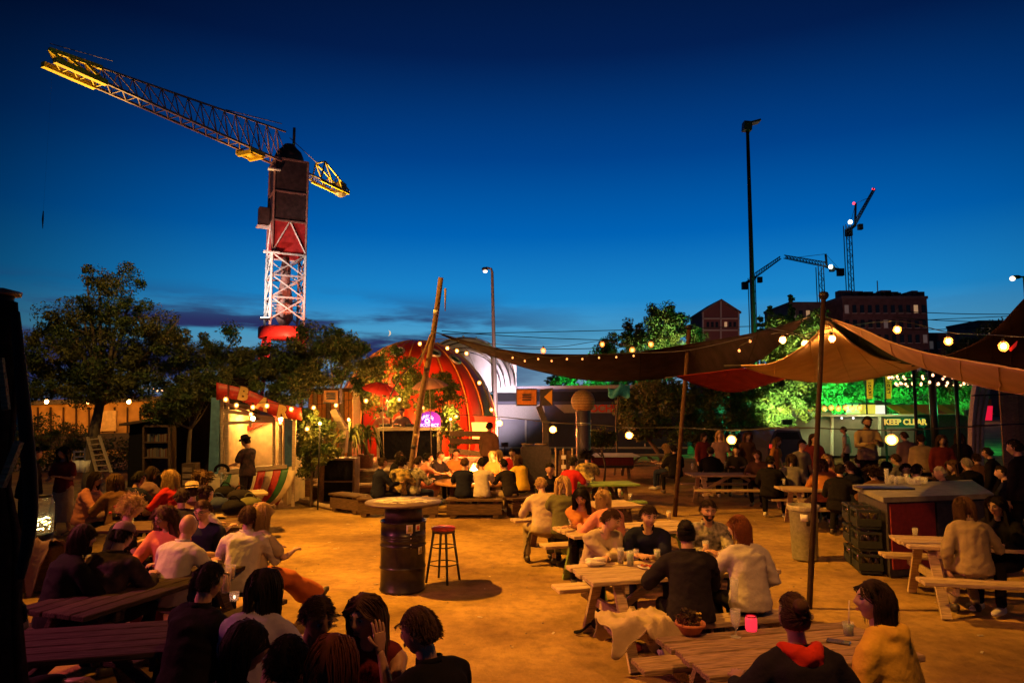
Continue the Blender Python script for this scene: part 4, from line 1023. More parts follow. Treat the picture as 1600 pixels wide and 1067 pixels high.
# guy ropes and overhead wires
def wire(label, pts, r=.02, name='overhead_wire', cat='wire', group='wires crossing the sky'):
    return top(name, MB().tube(spline(pts, 24), r, 5), CABLE, label, cat, group)
wire('guy rope from the timber post down to the left behind the plants', [at(672, 526, 15.3), at(655, 560, 16), at(625, 590, 17), at(600, 640, 18)], .018, 'guy_rope', 'rope', None)
top('prop_pole', MB().tube([at(673, 524, 15.3), at(655, 572, 15.9)], .03, 7), POLEW, 'short diagonal prop leaning on the timber post', 'pole')
for i, (a, b, lb) in enumerate((((690, 522, 60), (1700, 488, 70), 'highest overhead wire running right from the timber post'), ((690, 517, 60), (1060, 532, 60), 'overhead wire just above the black sail'), ((720, 540, 55), (1000, 541, 60), 'lowest overhead wire above the black sail'),
        ((1400, 486, 60), (1700, 487, 60), 'upper wire in the gap above the dark canopy at right'), ((1400, 496, 60), (1700, 502, 60), 'middle wire in the gap above the dark canopy at right'), ((1400, 514, 60), (1600, 504, 60), 'slanting lower wire in the gap above the dark canopy at right'))):
    wire(lb, sag(at(*a), at(*b), .25, 6), .035)
# pole with lamp (street light), dark mast, lamp at right edge
t = thing('street_lamp', 'slim street lamp with lit head behind the black sail, right of the red shell', 'street lamp', at(776, 700, 34)*Vector((1, 1, 0)) if False else (at(776, 650, 34).x, 34, 0))
a = Vector((at(776, 650, 34).x, 34, 0)); c = at(769, 425, 34); mb = MB(); mb.tube([a, a.lerp(c, .5), c, c+Vector((-.05, 0, .15)), c+Vector((-.3, 0, .22))], [.13, .10, .07, .06, .05], 9); part('post', mb, mat('post_paint', (.10, .07, .06), .6, var=.2), t)
mb = MB(); mb.ball(c+Vector((-.36, 0, .15)), .16, 10, 6, (1, .7, .6)); part('lamp_head', mb, BLACKM, t); mb = MB(); mb.ball(c+Vector((-.34, 0, .03)), .11, 10, 6, (1, .8, .7)); part('lamp', mb, emat('pale_lamp', (1, .75, .5), 3), t)
t = thing('floodlight_mast', 'very tall dark mast with a floodlight head, rising over the canopies', 'mast', (at(1178, 600, 42).x, 42, 0))
a = Vector((at(1180, 600, 42).x, 42, 0)); c = at(1168, 205, 42); mb = MB(); mb.tube([a, a.lerp(c, .5), c], [.18, .14, .10], 10); part('post', mb, BLACKM, t)
mb = MB(); mb.beam(c+Vector((-.05, 0, .0)), c+Vector((.0, 0, .55)), .5, .5); mb.beam(c+Vector((-.2, 0, .35)), c+Vector((.75, 0, .62)), .6, .12); part('floodlight_head', mb, BLACKM, t)
t = thing('street_lamp', 'lit lamp on an arm at the right edge above the dark canopy', 'street lamp', (at(1605, 600, 45).x, 45, 0))
c = at(1592, 433, 45); a = Vector((at(1612, 600, 45).x, 45, 0)); mb = MB(); mb.tube([a, Vector((a.x, 45, c.z-.3)), c+Vector((.3, 0, .02)), c], [.12, .09, .07, .06], 8); part('post', mb, BLACKM, t)
mb = MB(); mb.ball(c+Vector((-.15, 0, 0)), .26, 10, 6, (1.2, .8, .5)); part('lamp_head', mb, BLACKM, t); mb = MB(); mb.ball(c+Vector((-.42, 0, -.1)), .16, 10, 6); part('lamp', mb, emat('pale_lamp', (1, .75, .5), 3), t)
# big off-frame lamp mast at left that lights the yard
t = thing('sodium_lamp_mast', 'tall steel mast left of the yard carrying the sodium floodlight', 'lamp mast', (MAST.x-.5, MAST.y, 0))
mb = MB(); mb.tube([(MAST.x-.5, MAST.y, 0), (MAST.x-.5, MAST.y, MAST.z+.2)], [.12, .07], 10); part('post', mb, STEEL, t)
mb = MB(); mb.beam((MAST.x-.5, MAST.y, MAST.z+.2), (MAST.x-.12, MAST.y, MAST.z+.2), .1, .06); part('bracket', mb, STEEL, t)
# ================================================================ BIG CRANE
CW = mat('crane_white', (.62, .60, .58), .5, var=.15, bscale=3); CR_ = mat('crane_red', (.42, .03, .03), .5, var=.25, bscale=1.2, bump=.1); CD = mat('crane_dark', (.05, .03, .03), .6, var=.35, bscale=1.5); CB = mat('crane_brown', (.26, .14, .12), .6, var=.3, bscale=2)
ct = thing('portal_crane', 'huge harbour crane with red and white lattice tower and yellow jib tip', 'crane', (at(442, 600, 120).x, 120, 0))
c0 = Vector((at(441, 600, 120).x, 120, 0)); hw_ = 2.75; rot_ = Matrix.Rotation(R(28), 3, 'Z')
def zc(py): return at(441, py, 120).z
cn = lambda i, z, k=1.0: c0 + rot_ @ Vector(((-1, 1, 1, -1)[i % 4]*hw_*k, (-1, -1, 1, 1)[i % 4]*hw_*k, 0)) + Vector((0, 0, z))
z1, z2, z3, z4, z5 = zc(502), zc(402), zc(352), zc(308), zc(258)
mb = MB()
for i in range(4): mb.beam(cn(i, z1-1), cn(i, z2), .34, .34, up=(0, 1, 0))
lv = [z1+ (z2-z1)*k/3 for k in range(4)]
for a, b in zip(lv[:-1], lv[1:]):
    for i in range(4):
        m_ = (cn(i, (a+b)/2)+cn(i+1, (a+b)/2))/2
        for p, q in ((cn(i, a), cn(i+1, b)), (cn(i+1, a), cn(i, b))): mb.beam(p, q, .22, .22, up=(0, 1, 0))
        mb.beam(cn(i, b), cn(i+1, b), .26, .26, up=(0, 1, 0))
part('lattice_tower', mb, CW, ct)
mb = MB(); mb.lathe([(.8, z1-.6), (1.5, z1+.5), (1.3, z1+4), (.8, z1+7), (.9, z2-2), (.5, z2)], c0*1.0, 12); part('pivot_column', mb, CB, ct)
mb = MB()
for z in (z1+1.3, z1+2.4, z1+3.8): 
    for i in range(4): mb.beam(cn(i, z, .96), cn(i+1, z, .96), .08, .08, up=(0, 1, 0))
part('handrail', mb, CW, ct)
mb = MB(); zr0, zr1 = zc(530), zc(512); mb.lathe([(.1, zr0), (4.0, zr0), (4.2, zr0+.2), (4.2, zr1-.2), (4.0, zr1), (.1, zr1)], c0, 24); part('ring_platform', mb, mat('ring_red', (.55, .05, .04), .5, var=.2, bscale=2), ct)
mb = MB()
for i in range(4): mb.beam(cn(i, 0, 1.6), cn(i, zr0, 1.0), .6, .6, up=(0, 1, 0))
part('portal_leg', mb, CR_, ct)
for i in range(4):
    for (za, zb, m_, nm) in ((z2, z3, CR_, 'red_panel'), (z3, z4, CD, 'dark_panel'), (z4, z5, CR_ if i in (1, 2) else CD, 'cabin_panel')):
        a, b = cn(i, za+.1, .93), cn(i+1, za+.1, .93); c, d = cn(i+1, zb-.1, .93), cn(i, zb-.1, .93); mb = MB()
        nrm_ = (b-a).cross(d-a).normalized()*.12; mb.add([a, b, c, d, a+nrm_, b+nrm_, c+nrm_, d+nrm_], [(3, 2, 1, 0), (4, 5, 6, 7), (0, 1, 5, 4), (1, 2, 6, 5), (2, 3, 7, 6), (3, 0, 4, 7)])
        part(nm, mb, m_, ct)
mb = MB()
for i in range(4):
    mb.beam(cn(i, z2), cn(i, z5), .30, .30, up=(0, 1, 0))
    for z in (z3, z4, z5): mb.beam(cn(i, z), cn(i+1, z), .28, .28, up=(0, 1, 0))
part('corner_frame', mb, CB, ct)
mb = MB()
for i in range(4):
    a, b = cn(i, z2+.2), cn(i+1, z2+.2); m_ = (cn(i, z3)+cn(i+1, z3))/2
    mb.beam(a, m_, .2, .2, up=(0, 1, 0)); mb.beam(b, m_, .2, .2, up=(0, 1, 0))
part('cross_brace', mb, CW, ct)
b_ = cn(3, (z3+z4)/2-1.2, 1.0)+Vector((-.2, -1.6, 0)); mb = MB(); mb.box(b_, (1.8, 1.8, 3.2), rot_, .1); part('service_cabin', mb, CD, ct)
mb = MB(); mb.box(b_-Vector((0, 0, 1.75)), (2.3, 2.1, .22), rot_); mb.box(cn(0, z2, 1.05), (2.6, 1.2, .2), rot_); mb.box(cn(0, z5-2.2, 1.05), (2.0, 1.0, .2), rot_); part('balcony', mb, CW, ct)
WINL = emat('crane_window', (1, .72, .35), 1.6)
for p in (cn(1, (z3+z4)/2, .9).lerp(cn(2, (z3+z4)/2, .9), .25),):
    mb = MB(); mb.box(p+Vector((0, -.45, 0)), (.5, .12, 1.4), rot_); part('lit_window', mb, WINL, ct)
zt = zc(232)
mb = MB(); mb.lathe([(2.6, z5), (2.5, z5+1.2), (2.1, z5+2.2), (1.3, z5+3.0), (.9, z5+3.6), (.2, z5+3.8)], c0, 16); part('slewing_dome', mb, CD, ct)
jd = Vector((-.44, -.90, 0)).normalized(); js = Vector((-jd.y, jd.x, 0)); zb_ = at(441, 262, 120).z
J = lambda s, side, h: c0 + jd*s + js*side + Vector((0, 0, zb_+h+s*.012))
LJ = 41.; hgt = lambda s: 4.6*(1-s/LJ)+1.6
mb = MB(); my = MB(); nS = 18
for k in range(nS):
    s0, s1 = 1+(LJ-1)*k/nS, 1+(LJ-1)*(k+1)/nS; tgt = my if s0 > LJ*.83 else mb; wd = .22 if tgt is mb else .5
    for sd in (-1.2, 1.2):
        tgt.beam(J(s0, sd, 0), J(s1, sd, 0), wd*1.4, wd*1.4); tgt.beam(J(s0, sd, 0), J(s1, 0, hgt(s1)), .13 if tgt is mb else .34, .13 if tgt is mb else .34)
        if tgt is mb: tgt.beam(J(s1, sd, 0), J(s1, 0, hgt(s1)), .10, .10)
    tgt.beam(J(s0, 0, hgt(s0)), J(s1, 0, hgt(s1)), wd*1.1, wd*1.1); tgt.beam(J(s0, -1.2, 0), J(s0, 1.2, 0), .14, .14); tgt.beam(J(s0, -1.2, 0), J(s1, 1.2, 0), .12, .12)
part('jib', mb, CB, ct); part('jib_tip', my, YELP, ct)
mb = MB(); mb.tube([J(LJ, 0, 2.4), J(LJ*.8, 0, 4.0)], .05, 5); part('stay_cable', mb, CB, ct); part('stay_cable', MB().tube([J(2, 0, hgt(2)+1.2), J(14, 0, hgt(14)+.2)], .08, 5), CB, ct); part('stay_cable', MB().tube([J(0, 0, 5.4), J(-7, 0, 3.2)], .07, 5), CB, ct); part('antenna', MB().tube([J(0, 1, 0), J(0, 1, 7)], .25, 6), CB, ct)
mb = MB(); s = 8.7
for q in (-1.5, 1.5): mb.beam(J(s-1.6, q, -.5), J(s+1.6, q, -.5), .35, .7)
mb.beam(J(s-1.2, -1.5, -.8), J(s-1.2, 1.5, -.8), .5, .7); mb.beam(J(s+1.2, -1.5, -.8), J(s+1.2, 1.5, -.8), .5, .7); mb.ball(J(s, 0, -.6), .9, 8, 6, (1, 1, .6)); part('trolley', mb, YELP, ct)
mb = MB()
for sd in (-1.1, 1.1): mb.beam(J(-1, sd, 0), J(-8, sd, 0), .24, .24)
for k in range(7): mb.beam(J(-1-k, -1.1, 0), J(-2-k, 1.1, 0), .12, .12)
part('counter_jib', mb, CB, ct)
mb = MB()
for sd in (-1.1, 1.1):
    mb.beam(J(-7, sd, -.2), J(-15, sd, -.4), .35, .5); mb.beam(J(-8, sd, 3.6), J(-15.5, sd*.7, .2), .24, .24); mb.beam(J(-7, sd, 0), J(-8, sd, 3.6), .2, .2); mb.beam(J(-8, sd, 3.6), J(-10.5, sd, -.2), .2, .2); mb.beam(J(-10.5, sd, -.2), J(-11.5, sd, 2.1), .16, .16); mb.beam(J(-11.5, sd, 2.1), J(-13, sd, -.2), .16, .16)
mb.beam(J(-8, -1.1, 3.6), J(-8, 1.1, 3.6), .2, .2); mb.beam(J(-15, -1.1, -.3), J(-15, 1.1, -.3), .4, .5); part('counter_jib_frame', mb, YELP, ct)
mb = MB(); M = Matrix((js, jd, Vector((0, 0, 1)))).transposed(); mb.box(J(-13.8, 0, .2), (1.9, 2.2, 3.0), M, .5); part('counterweight', mb, CB, ct)
top('crane_hook', MB().tube([J(LJ-.5, 0, -18.6), J(LJ-.5, 0, -19.6), J(LJ-.5, .1, -20.8)], [.05, .11, .03], 6), BLACKM, 'small dark hook hanging in the sky far below the jib tip', 'hook')
top('hook_cable', MB().tube([J(LJ-.5, 0, 0), J(LJ-.5, 0, -18.6)], .006, 4), CABLE, 'thin cable dropping from the jib tip to the hook', 'cable')
# crane floodlights: on the ring, aimed up the tower, and at the yellow ends
fl = cn(0, z1-.2, 1.35); t = thing('tower_floodlight', 'small bright floodlight on the left of the red ring', 'floodlight', fl)
mb = MB(); mb.box(fl, (1.6, .5, .35)); part('housing', mb, BLACKM, t); mb = MB(); mb.box(fl+Vector((0, 0, .22)), (1.4, .4, .08)); part('lens', mb, emat('cold_lamp', (1, .9, .8), 6), t)
lamp('SPOT', 'crane_tower_light', c0+Vector((-9, -14, zr1+1)), (1, .84, .74), 22000, target=c0+Vector((0, 0, z1+8)), radius=.4, spot=62, blend=.8)
lamp('SPOT', 'crane_ring_light', c0+Vector((6, -12, zr0-6)), (1, .25, .12), 24000, target=c0+Vector((0, 0, zr0+1)), radius=.4, spot=80, blend=.8)
lamp('SPOT', 'crane_upper_light', c0+Vector((-6, -20, zr1)), (1, .42, .26), 26000, target=c0+Vector((0, 0, z4)), radius=.4, spot=40, blend=.6)
lamp('SPOT', 'jib_wash_light', J(22, -12, -34), (1, .55, .35), 26000, target=J(22, 0, 1), radius=.4, spot=75, blend=.8)  # added fill without a fixture, brightens the brown jib
lamp('SPOT', 'jib_tip_light', J(LJ-18, -14, -30), (1, .70, .16), 130000, target=J(LJ-4, 0, 0), radius=.4, spot=30, blend=.5)
lamp('SPOT', 'jib_trolley_light', J(14, -10, -26), (1, .62, .15), 50000, target=J(9, 0, 0), radius=.4, spot=26, blend=.6)
lamp('SPOT', 'counter_jib_light', J(-8, -14, -24), (1, .75, .16), 170000, target=J(-11, 0, 0), radius=.4, spot=30, blend=.6)

# ================================================================ TOWER CRANES (far right)
SILH = mat('distant_steel', (.035, .035, .045), .7)
def tower_crane(px, ybase, ytop, jib, cjib, label, Y=300, lights=()):
    a = Vector((at(px, 640, Y).x, Y, 0)); c = at(px, ytop, Y)
    t = thing('tower_crane', label, 'crane', a, group='tower cranes on the skyline')
    a = Vector((at(px, 640, Y).x, Y, 0)); w = 1.15; mb = MB(); top_z = at(*[px, jib[0][1]], Y).z
    for sx in (-1, 1):
        for sy in (-1, 1): mb.beam(a+Vector((sx*w, sy*w, 0)), Vector((a.x+sx*w, Y+sy*w, top_z)), .30, .30, up=(0, 1, 0))
    nz_ = int(top_z/2.6)
    for k in range(nz_):
        z = k*2.6; s = 1 if k % 2 else -1
        mb.beam(Vector((a.x-w*s, Y-w, z)), Vector((a.x+w*s, Y-w, z+2.6)), .18, .18, up=(0, 1, 0)); mb.beam(Vector((a.x-w, Y-w, z)), Vector((a.x+w, Y-w, z)), .18, .18)
    part('mast', mb, SILH, t)
    mb = MB(); p0, p1 = at(*jib[0], Y), at(*jib[1], Y-30); u = (p1-p0).normalized(); nrm_ = Vector((0, 0, 1)); nrm_ = (nrm_-u*nrm_.dot(u)).normalized()
    n = 14
    for k in range(n):
        q0, q1 = p0.lerp(p1, k/n), p0.lerp(p1, (k+1)/n); h0 = nrm_*2.0*(1-.5*k/n)
        for off in (Vector((0, -.8, 0)), Vector((0, .8, 0))): mb.beam(q0+off, q1+off, .3, .3)
        mb.beam(q0+h0, q1+h0, .3, .3); mb.beam(q0+Vector((0, -.8, 0)), q1+h0, .2, .2); mb.beam(q0+Vector((0, .8, 0)), q0+h0, .2, .2)
    part('jib', mb, SILH, t)
    mb = MB(); e = at(*cjib, Y+8); mb.beam(p0, e, 1.2, .8); mb.box(e-Vector((0, 0, 1.0)), (2.6, 2.2, 3.2)); part('counterweight', mb, SILH, t)
    mb = MB(); mb.beam(p0, c, .7, .7, up=(0, 1, 0)); mb.tube([c, p0.lerp(p1, .7)+nrm_*1.4], .1, 4); mb.tube([c, e], .1, 4); mb.box(p0+Vector((1.4, -1.6, -1.2)), (1.8, 1.8, 2.4)); part('tower_head', mb, SILH, t)
    for (lx, ly, kind) in lights:
        mb = MB(); mb.ball(at(lx, ly, Y-4), .55 if kind == 'r' else .9, 8, 6); part('warning_light' if kind == 'r' else 'work_light', mb, emat('red_lamp', (1, .03, .05), 5) if kind == 'r' else emat('white_lamp', (.75, 1, .8), 6), t)
    return t
tower_crane(1337, 465, 318, ((1336, 352), (1366, 297)), (1326, 360), 'tallest tower crane at right with a steeply raised jib and red lights', lights=((1334, 318, 'r'), (1364.5, 296, 'r'), (1328.5, 347, 'w')))
tower_crane(1290, 465, 397, ((1292, 417), (1226, 403)), (1313, 422), 'middle tower crane with a nearly level jib pointing left and white light', lights=((1298, 417, 'w'),))
tower_crane(1181, 510, 432, ((1180, 434), (1219, 405)), (1164, 443), 'leftmost small tower crane partly behind the tall dark mast')

# ================================================================ FAR BUILDINGS
BRK = mat('distant_brick', (.16, .075, .075), .9, var=.25, bscale=.8); BRK2 = mat('distant_concrete', (.16, .11, .12), .9, var=.2, bscale=.5)
WND = mat('dark_window', (.015, .015, .02), .2); WLIT = emat('lit_window', (1, .6, .3), .3); WDIM = emat('dim_window', (.6, .5, .45), .05); FRM = mat('pale_frame', (.50, .40, .38), .8)
def block(label, x0, x1, ytop, Y, depth, m, rows, cols_, lit=(), cat='building', parapet=True, name='apartment_block'):
    a, b = at(x0, ytop, Y), at(x1, ytop, Y); h = a.z; t = thing(name, label, cat, ((a.x+b.x)/2, Y, 0))
    mb = MB(); mb.box(((a.x+b.x)/2, Y+depth/2, h/2), (b.x-a.x, depth, h)); part('wall', mb, m, t)
    if parapet: mb = MB(); mb.box(((a.x+b.x)/2, Y+depth/2, h+.3), (b.x-a.x+.4, depth+.4, .6)); part('parapet', mb, BRK2, t)
    ww = (b.x-a.x)/cols_; wm_ = MB().box((0, 0, 0), (ww*.5, .16, 1.7)).mesh('window', WND); wl = MB().box((0, 0, 0), (ww*.5, .16, 1.7)).mesh('window', WLIT); wd = MB().box((0, 0, 0), (ww*.5, .16, 1.7)).mesh('window', WDIM)
    sl = MB().box((0, 0, 0), (ww*.6, .3, .14)).mesh('sill', FRM)
    for r in range(rows):
        for c in range(cols_):
            p = Vector((a.x+ww*(c+.5), Y-.04, h-2.2-r*3.2)); o = share('window', wl if (r, c) in lit else (wd if (r*7+c*3) % 11 == 0 else wm_), t, loc=WM[t.name].inverted() @ p)
            share('sill', sl, o, loc=(0, -.06, -.95))
    return t, a, b
block('tall dark flat roofed block under construction below the tallest crane', 1316, 1448, 467, 150, 20, BRK, 5, 11, lit=((0, 9),))
block('lower dark block just left of the tall one, behind the tree tops', 1234, 1312, 476, 158, 16, BRK2, 4, 7, lit=((0, 2),))
block('low dark block to the right of the tall one above the canopy', 1449, 1492, 524, 160, 12, BRK, 2, 4)
block('small far block at right with two lit windows, beside a tree top', 1529, 1580, 504, 190, 14, BRK2, 3, 5, lit=((0, 1), (0, 2)))
# roof clutter on the tall block
mb = MB(); rg = random.Random(2)
for k in range(14):
    p = at(1322+k*9, 467, 152); mb.box(p+Vector((0, 1, .9)), (rg.uniform(.3, 3), 2, rg.uniform(.6, 2.0)))
p = at(1372, 467, 152); mb.beam(p, p+Vector((0, 0, 4)), .15, .15); tag(part('rooftop_plant', mb, BRK2), 'row of small plant boxes along the roof of the tall dark block', 'roof plant')
lamp('POINT', 'skyline_light', at(1390, 585, 118), (1, .50, .36), 4500, radius=.5); lamp('POINT', 'skyline_light', at(1180, 570, 100), (1, .50, .36), 2500, radius=.5)  # added fill lights that lift the far buildings out of black
for i, (x, y, Y) in enumerate(((1390, 585, 118), (1180, 570, 100))):
    p = at(x, y, Y); t = thing('street_lamp', ['street lamp before the tall dark block, hidden by the beige canopy', 'street lamp below the gabled house, hidden by the black sail'][i], 'street lamp', (p.x, p.y+1, 0)); part('post', MB().tube([(p.x, p.y+1, 0), (p.x, p.y+1, p.z+.3), (p.x, p.y+.3, p.z+.4)], [.12, .09, .06], 7), BLACKM, t)  # invented posts for the added skyline fill
# gabled frame house
t = thing('gabled_house', 'gabled house frame with pale beams above the tree tops', 'house', (at(1126, 500, 120).x, 120, 0)); H = lambda x, y, d=0.: at(x, y, 120)+Vector((0, d, 0))
fp([(1097, 620), (1097, 487), (1126, 469), (1155, 487), (1155, 620)], .1, 8, 'wall', mat('house_wall', (.20, .07, .07), .9, var=.2), t, H)
for pts in ([(1097, 499), (1097, 497), (1155, 497), (1155, 499)], [(1125, 560), (1125, 470), (1127, 470), (1127, 560)], [(1097, 517), (1097, 515), (1155, 515), (1155, 517)], [(1097, 560), (1097, 487), (1099, 487), (1099, 560)], [(1153, 560), (1153, 487), (1155, 487), (1155, 560)]): fp(pts, -.25, .05, 'beam', FRM, t, H)
fp([(1095, 490), (1126, 470.5), (1157, 490), (1157, 487.5), (1126, 467.5), (1095, 487.5)], -.5, 8.5, 'roof', BRK2, t, H)
for x in (1104, 1111, 1118, 1132, 1139, 1146): fp([(x, 511), (x, 503), (x+4, 503), (x+4, 511)], -.05, .05, 'window', WLIT if x == 1132 else WND, t, H)

# ================================================================ LEFT BACKGROUND: lit low building, shed, trees
LB = mat('ochre_facade', (.50, .30, .10), .85, var=.25, bscale=1.5)
t = thing('low_building', 'long low building with an orange lit facade behind the left tree', 'building', (at(160, 660, 40).x, 40, 0)); B_ = lambda x, y, d=0.: at(x, y, 40)+Vector((0, d, 0))
fp([(30, 735), (30, 632), (262, 624), (262, 735)], .1, 7, 'wall', LB, t, B_)
for x in range(38, 262, 20): fp([(x, 676), (x, 636), (x+1.3, 636), (x+1.3, 676)], -.03, .08, 'cladding_joint', WOODD, t, B_)
fp([(28, 634), (28, 627), (264, 619), (264, 626)], -1.0, 7.4, 'roof', DARKM, t, B_)
fp([(30, 735), (30, 679), (262, 675), (262, 735)], -.1, .08, 'plinth', DARKM, t, B_)
fp([(148, 674), (150, 642), (182, 641), (182, 673)], -.06, .09, 'pale_panel', CREAMP, t, B_)
for i, x in enumerate((60, 120, 180, 240)):
    p = B_(x, 628, -2.6); tt_ = bulb_light('facade_lamp', p, .10, emat('facade_bulb', (1, .45, .1), 60), ['leftmost facade lamp of the low building seen through the tree', 'second facade lamp of the low building, left of the trunk', 'third facade lamp of the low building, right of the trunk', 'rightmost facade lamp of the low building'][i], 'facade lamps')
    lamp('POINT', 'facade_light', p-Vector((0, .4, .2)), (1, .34, .03), 120, radius=.1)
rg = random.Random(4); fb = [B_(x, 607+rg.uniform(-2, 3), 1) for x in range(190, 280, 7)]
string('string_lights', 'coloured pin lights above the far left roof', [fb[0]]+fb+[fb[-1]+Vector((.5, 0, 0))], fb, .05, emat('pin_lamp', (1, .7, .35), 9), n=30)
tree('tree', 'large bushy tree at left with its trunk in front of the orange facade', (at(143, 700, 21).x, 21, 0),
     [(at(165, 545, 21), (1.9, 1.7, 1.6)), (at(95, 560, 21), (1.05, 1.2, 1.0)), (at(186, 455, 21), (.62, .7, .85)), (at(235, 545, 21), (1.0, 1.2, 1.2)), (at(120, 500, 21), (.8, .9, .7)), (at(146, 430, 21), (.22, .3, .55)), (at(105, 612, 20.6), (1.3, 1.2, .35)), (at(215, 605, 20.6), (1.2, 1.2, .45)), (at(58, 590, 21.4), (.7, 1, .8)), (at(265, 520, 21), (.5, .6, .6))],
     .17, .046, 210, 11, LEAF_A, nclump=290, cr=.34, limbs=18)
def bush(name, label, px, Y, blobs, leaf, per, seed, mats, cr=.35, nclump=60, cat='shrub', trunk_r=.06, limbs=6, group=None, base=None):
    b = base or (at(px, 700, Y).x, Y, 0)
    return tree(name, label, b, blobs, trunk_r, leaf, per, seed, mats, cat, group, limbs, nclump, True, cr)
bush('tree', 'dark bushy tree between the large left tree and the kiosk', 330, 24, [(at(335, 600, 24), (1.6, 1.2, 1.5)), (at(320, 550, 24), (.7, .8, .7)), (at(358, 545, 24), (.7, .8, .9)), (at(300, 600, 24), (.8, .8, 1.1))], .055, 160, 12, LEAF_A, cr=.34, nclump=110)
bush('tree', 'dark tree overhanging the kiosk in front of the big crane', 425, 22.5, [(at(440, 556, 22.5), (.9, .8, .42)), (at(420, 600, 22.5), (1.7, 1.3, .9)), (at(455, 572, 22.5), (1.1, 1, .55)), (at(385, 580, 22.5), (.9, 1, .6)), (at(474, 530, 22.5), (.30, .4, .6))], .055, 170, 13, LEAF_A, cr=.33, nclump=130)
bush('tree', 'leafy tree with drooping olive foliage left of the red shell', 525, 22, [(at(525, 575, 22), (1.35, 1.2, .85)), (at(500, 535, 22), (.8, .8, .5)), (at(560, 560, 22), (.7, .8, .6)), (at(480, 600, 21.6), (1.0, .8, .5)), (at(530, 540, 22), (.6, .6, .5))], .055, 170, 14, LEAF_A, cr=.30, nclump=110)
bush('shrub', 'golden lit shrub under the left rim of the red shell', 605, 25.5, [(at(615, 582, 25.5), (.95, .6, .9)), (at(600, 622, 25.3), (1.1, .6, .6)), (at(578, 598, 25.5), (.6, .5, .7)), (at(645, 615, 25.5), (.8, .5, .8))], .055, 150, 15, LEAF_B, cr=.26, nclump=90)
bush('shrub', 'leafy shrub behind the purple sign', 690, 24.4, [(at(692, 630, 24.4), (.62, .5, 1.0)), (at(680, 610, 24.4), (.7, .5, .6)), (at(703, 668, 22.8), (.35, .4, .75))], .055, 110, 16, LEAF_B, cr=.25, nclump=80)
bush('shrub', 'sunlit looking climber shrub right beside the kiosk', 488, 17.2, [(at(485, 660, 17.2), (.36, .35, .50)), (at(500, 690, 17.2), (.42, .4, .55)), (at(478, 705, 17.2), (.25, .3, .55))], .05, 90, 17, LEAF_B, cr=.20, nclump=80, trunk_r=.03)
bush('hedge', 'dark hedge along the left boundary below the orange facade', 120, 27, [(at(90, 705, 27), (2.0, .8, 1.0)), (at(190, 715, 27), (1.8, .8, .8)), (at(255, 712, 27), (1.2, .8, .9)), (at(60, 690, 27), (1.2, .8, 1.2))], .06, 110, 18, LEAF_A, cr=.4, nclump=120, cat='hedge')
for i, (px, lab) in enumerate(((572, 'drooping palm like plant in a pot at the left end of the DJ booth'), (548, 'shorter palm like plant behind the left speaker sculpture'))):
    Y = 21 if i == 0 else 20; b = Vector((at(px, 700, Y).x, Y, .57)); t = thing('palm_plant', lab, 'plant', b)
    mb = MB(); mb.lathe([(.01, 0), (.20, .0), (.25, .42), (.22, .42), (.01, .38)], b, 14); part('pot', mb, mat('terracotta', (.20, .08, .04), .8, var=.2), t)
    mb = MB(); mb.tube([b+Vector((0, 0, .35)), b+Vector((0, 0, 1.0))], [.06, .04], 7); part('trunk', mb, BARK, t); rg = random.Random(30+i)
    mb = MB()
    for k in range(46):
        a = rg.uniform(0, 6.28); L_ = rg.uniform(.5, .85); o = b+Vector((0, 0, rg.uniform(.8, 1.15))); u = Vector((math.cos(a), math.sin(a), 0)); sd = Vector((-u.y, u.x, 0)); rise = rg.uniform(.1, .5); P = []
        for q in np.linspace(0, 1, 7):
            c = o+u*L_*q*.8+Vector((0, 0, rise*math.sin(q*2.4)-L_*.9*q*q)); w = .035*(1-q)**.6+.003
            P.append([c-sd*w, c+Vector((0, 0, .01)), c+sd*w])
        mb.grid(P, .002)
    part('fronds', mb, LEAF_B[0], t)
bush('shrub', 'dark leafy climber covering the roof of the shed beside the kiosk', 300, 18.9, [(at(300, 622, 18.7), (.85, .5, .42)), (at(325, 598, 18.9), (.6, .5, .32)), (at(262, 645, 18.8), (.55, .5, .30))], .045, 120, 19, LEAF_A, cr=.24, nclump=110)
# dark shed and bookcase
t = thing('dark_shed', 'tall dark shed standing between the tree and the bar kiosk', 'shed', (at(290, 700, 19.5).x, 19.5, 0)); S_ = lambda x, y, d=0.: at(x, y, 19.5)+Vector((0, d, 0))
fp([(232, 770), (232, 672), (268, 640), (340, 590), (340, 775)], .1, 3, 'wall', mat('shed_boards', (.012, .008, .011), .9, bump=.3, bscale=8, var=.3, stretch=(8, 8, 1), spec=.1), t, S_)
fp([(228, 674), (266, 638), (342, 586), (342, 590), (267, 643), (230, 678)], -.1, 3.1, 'roof', CL['black'], t, S_)
fp([(180, 765), (184, 660), (236, 655), (236, 765)], .6, 2.6, 'lean_to', CL['black'], t, S_); fp([(176, 662), (240, 652), (240, 656), (176, 666)], .3, 2.8, 'lean_to_roof', WOODD, t, S_)
t = thing('bookcase', 'open bookcase with two rows of pale books against the dark shed', 'bookcase', (at(246, 750, 18.6).x, 18.6, 0)); Q_ = lambda x, y, d=0.: at(x, y, 18.6)+Vector((0, d, 0))
for pts in ([(223, 760), (223, 664), (226, 664), (226, 760)], [(263, 760), (263, 665), (266, 665), (266, 760)], [(223, 667), (223, 664), (266, 664), (266, 667)], [(226, 692), (226, 690), (263, 690), (263, 692)], [(226, 716), (226, 714), (263, 714), (263, 716)], [(226, 742), (226, 740), (263, 740), (263, 742)]): fp(pts, -.02, .34, 'board', WOODD, t, Q_)
fp([(226, 760), (226, 667), (263, 667), (263, 760)], .34, .37, 'back_panel', DARKM, t, Q_)
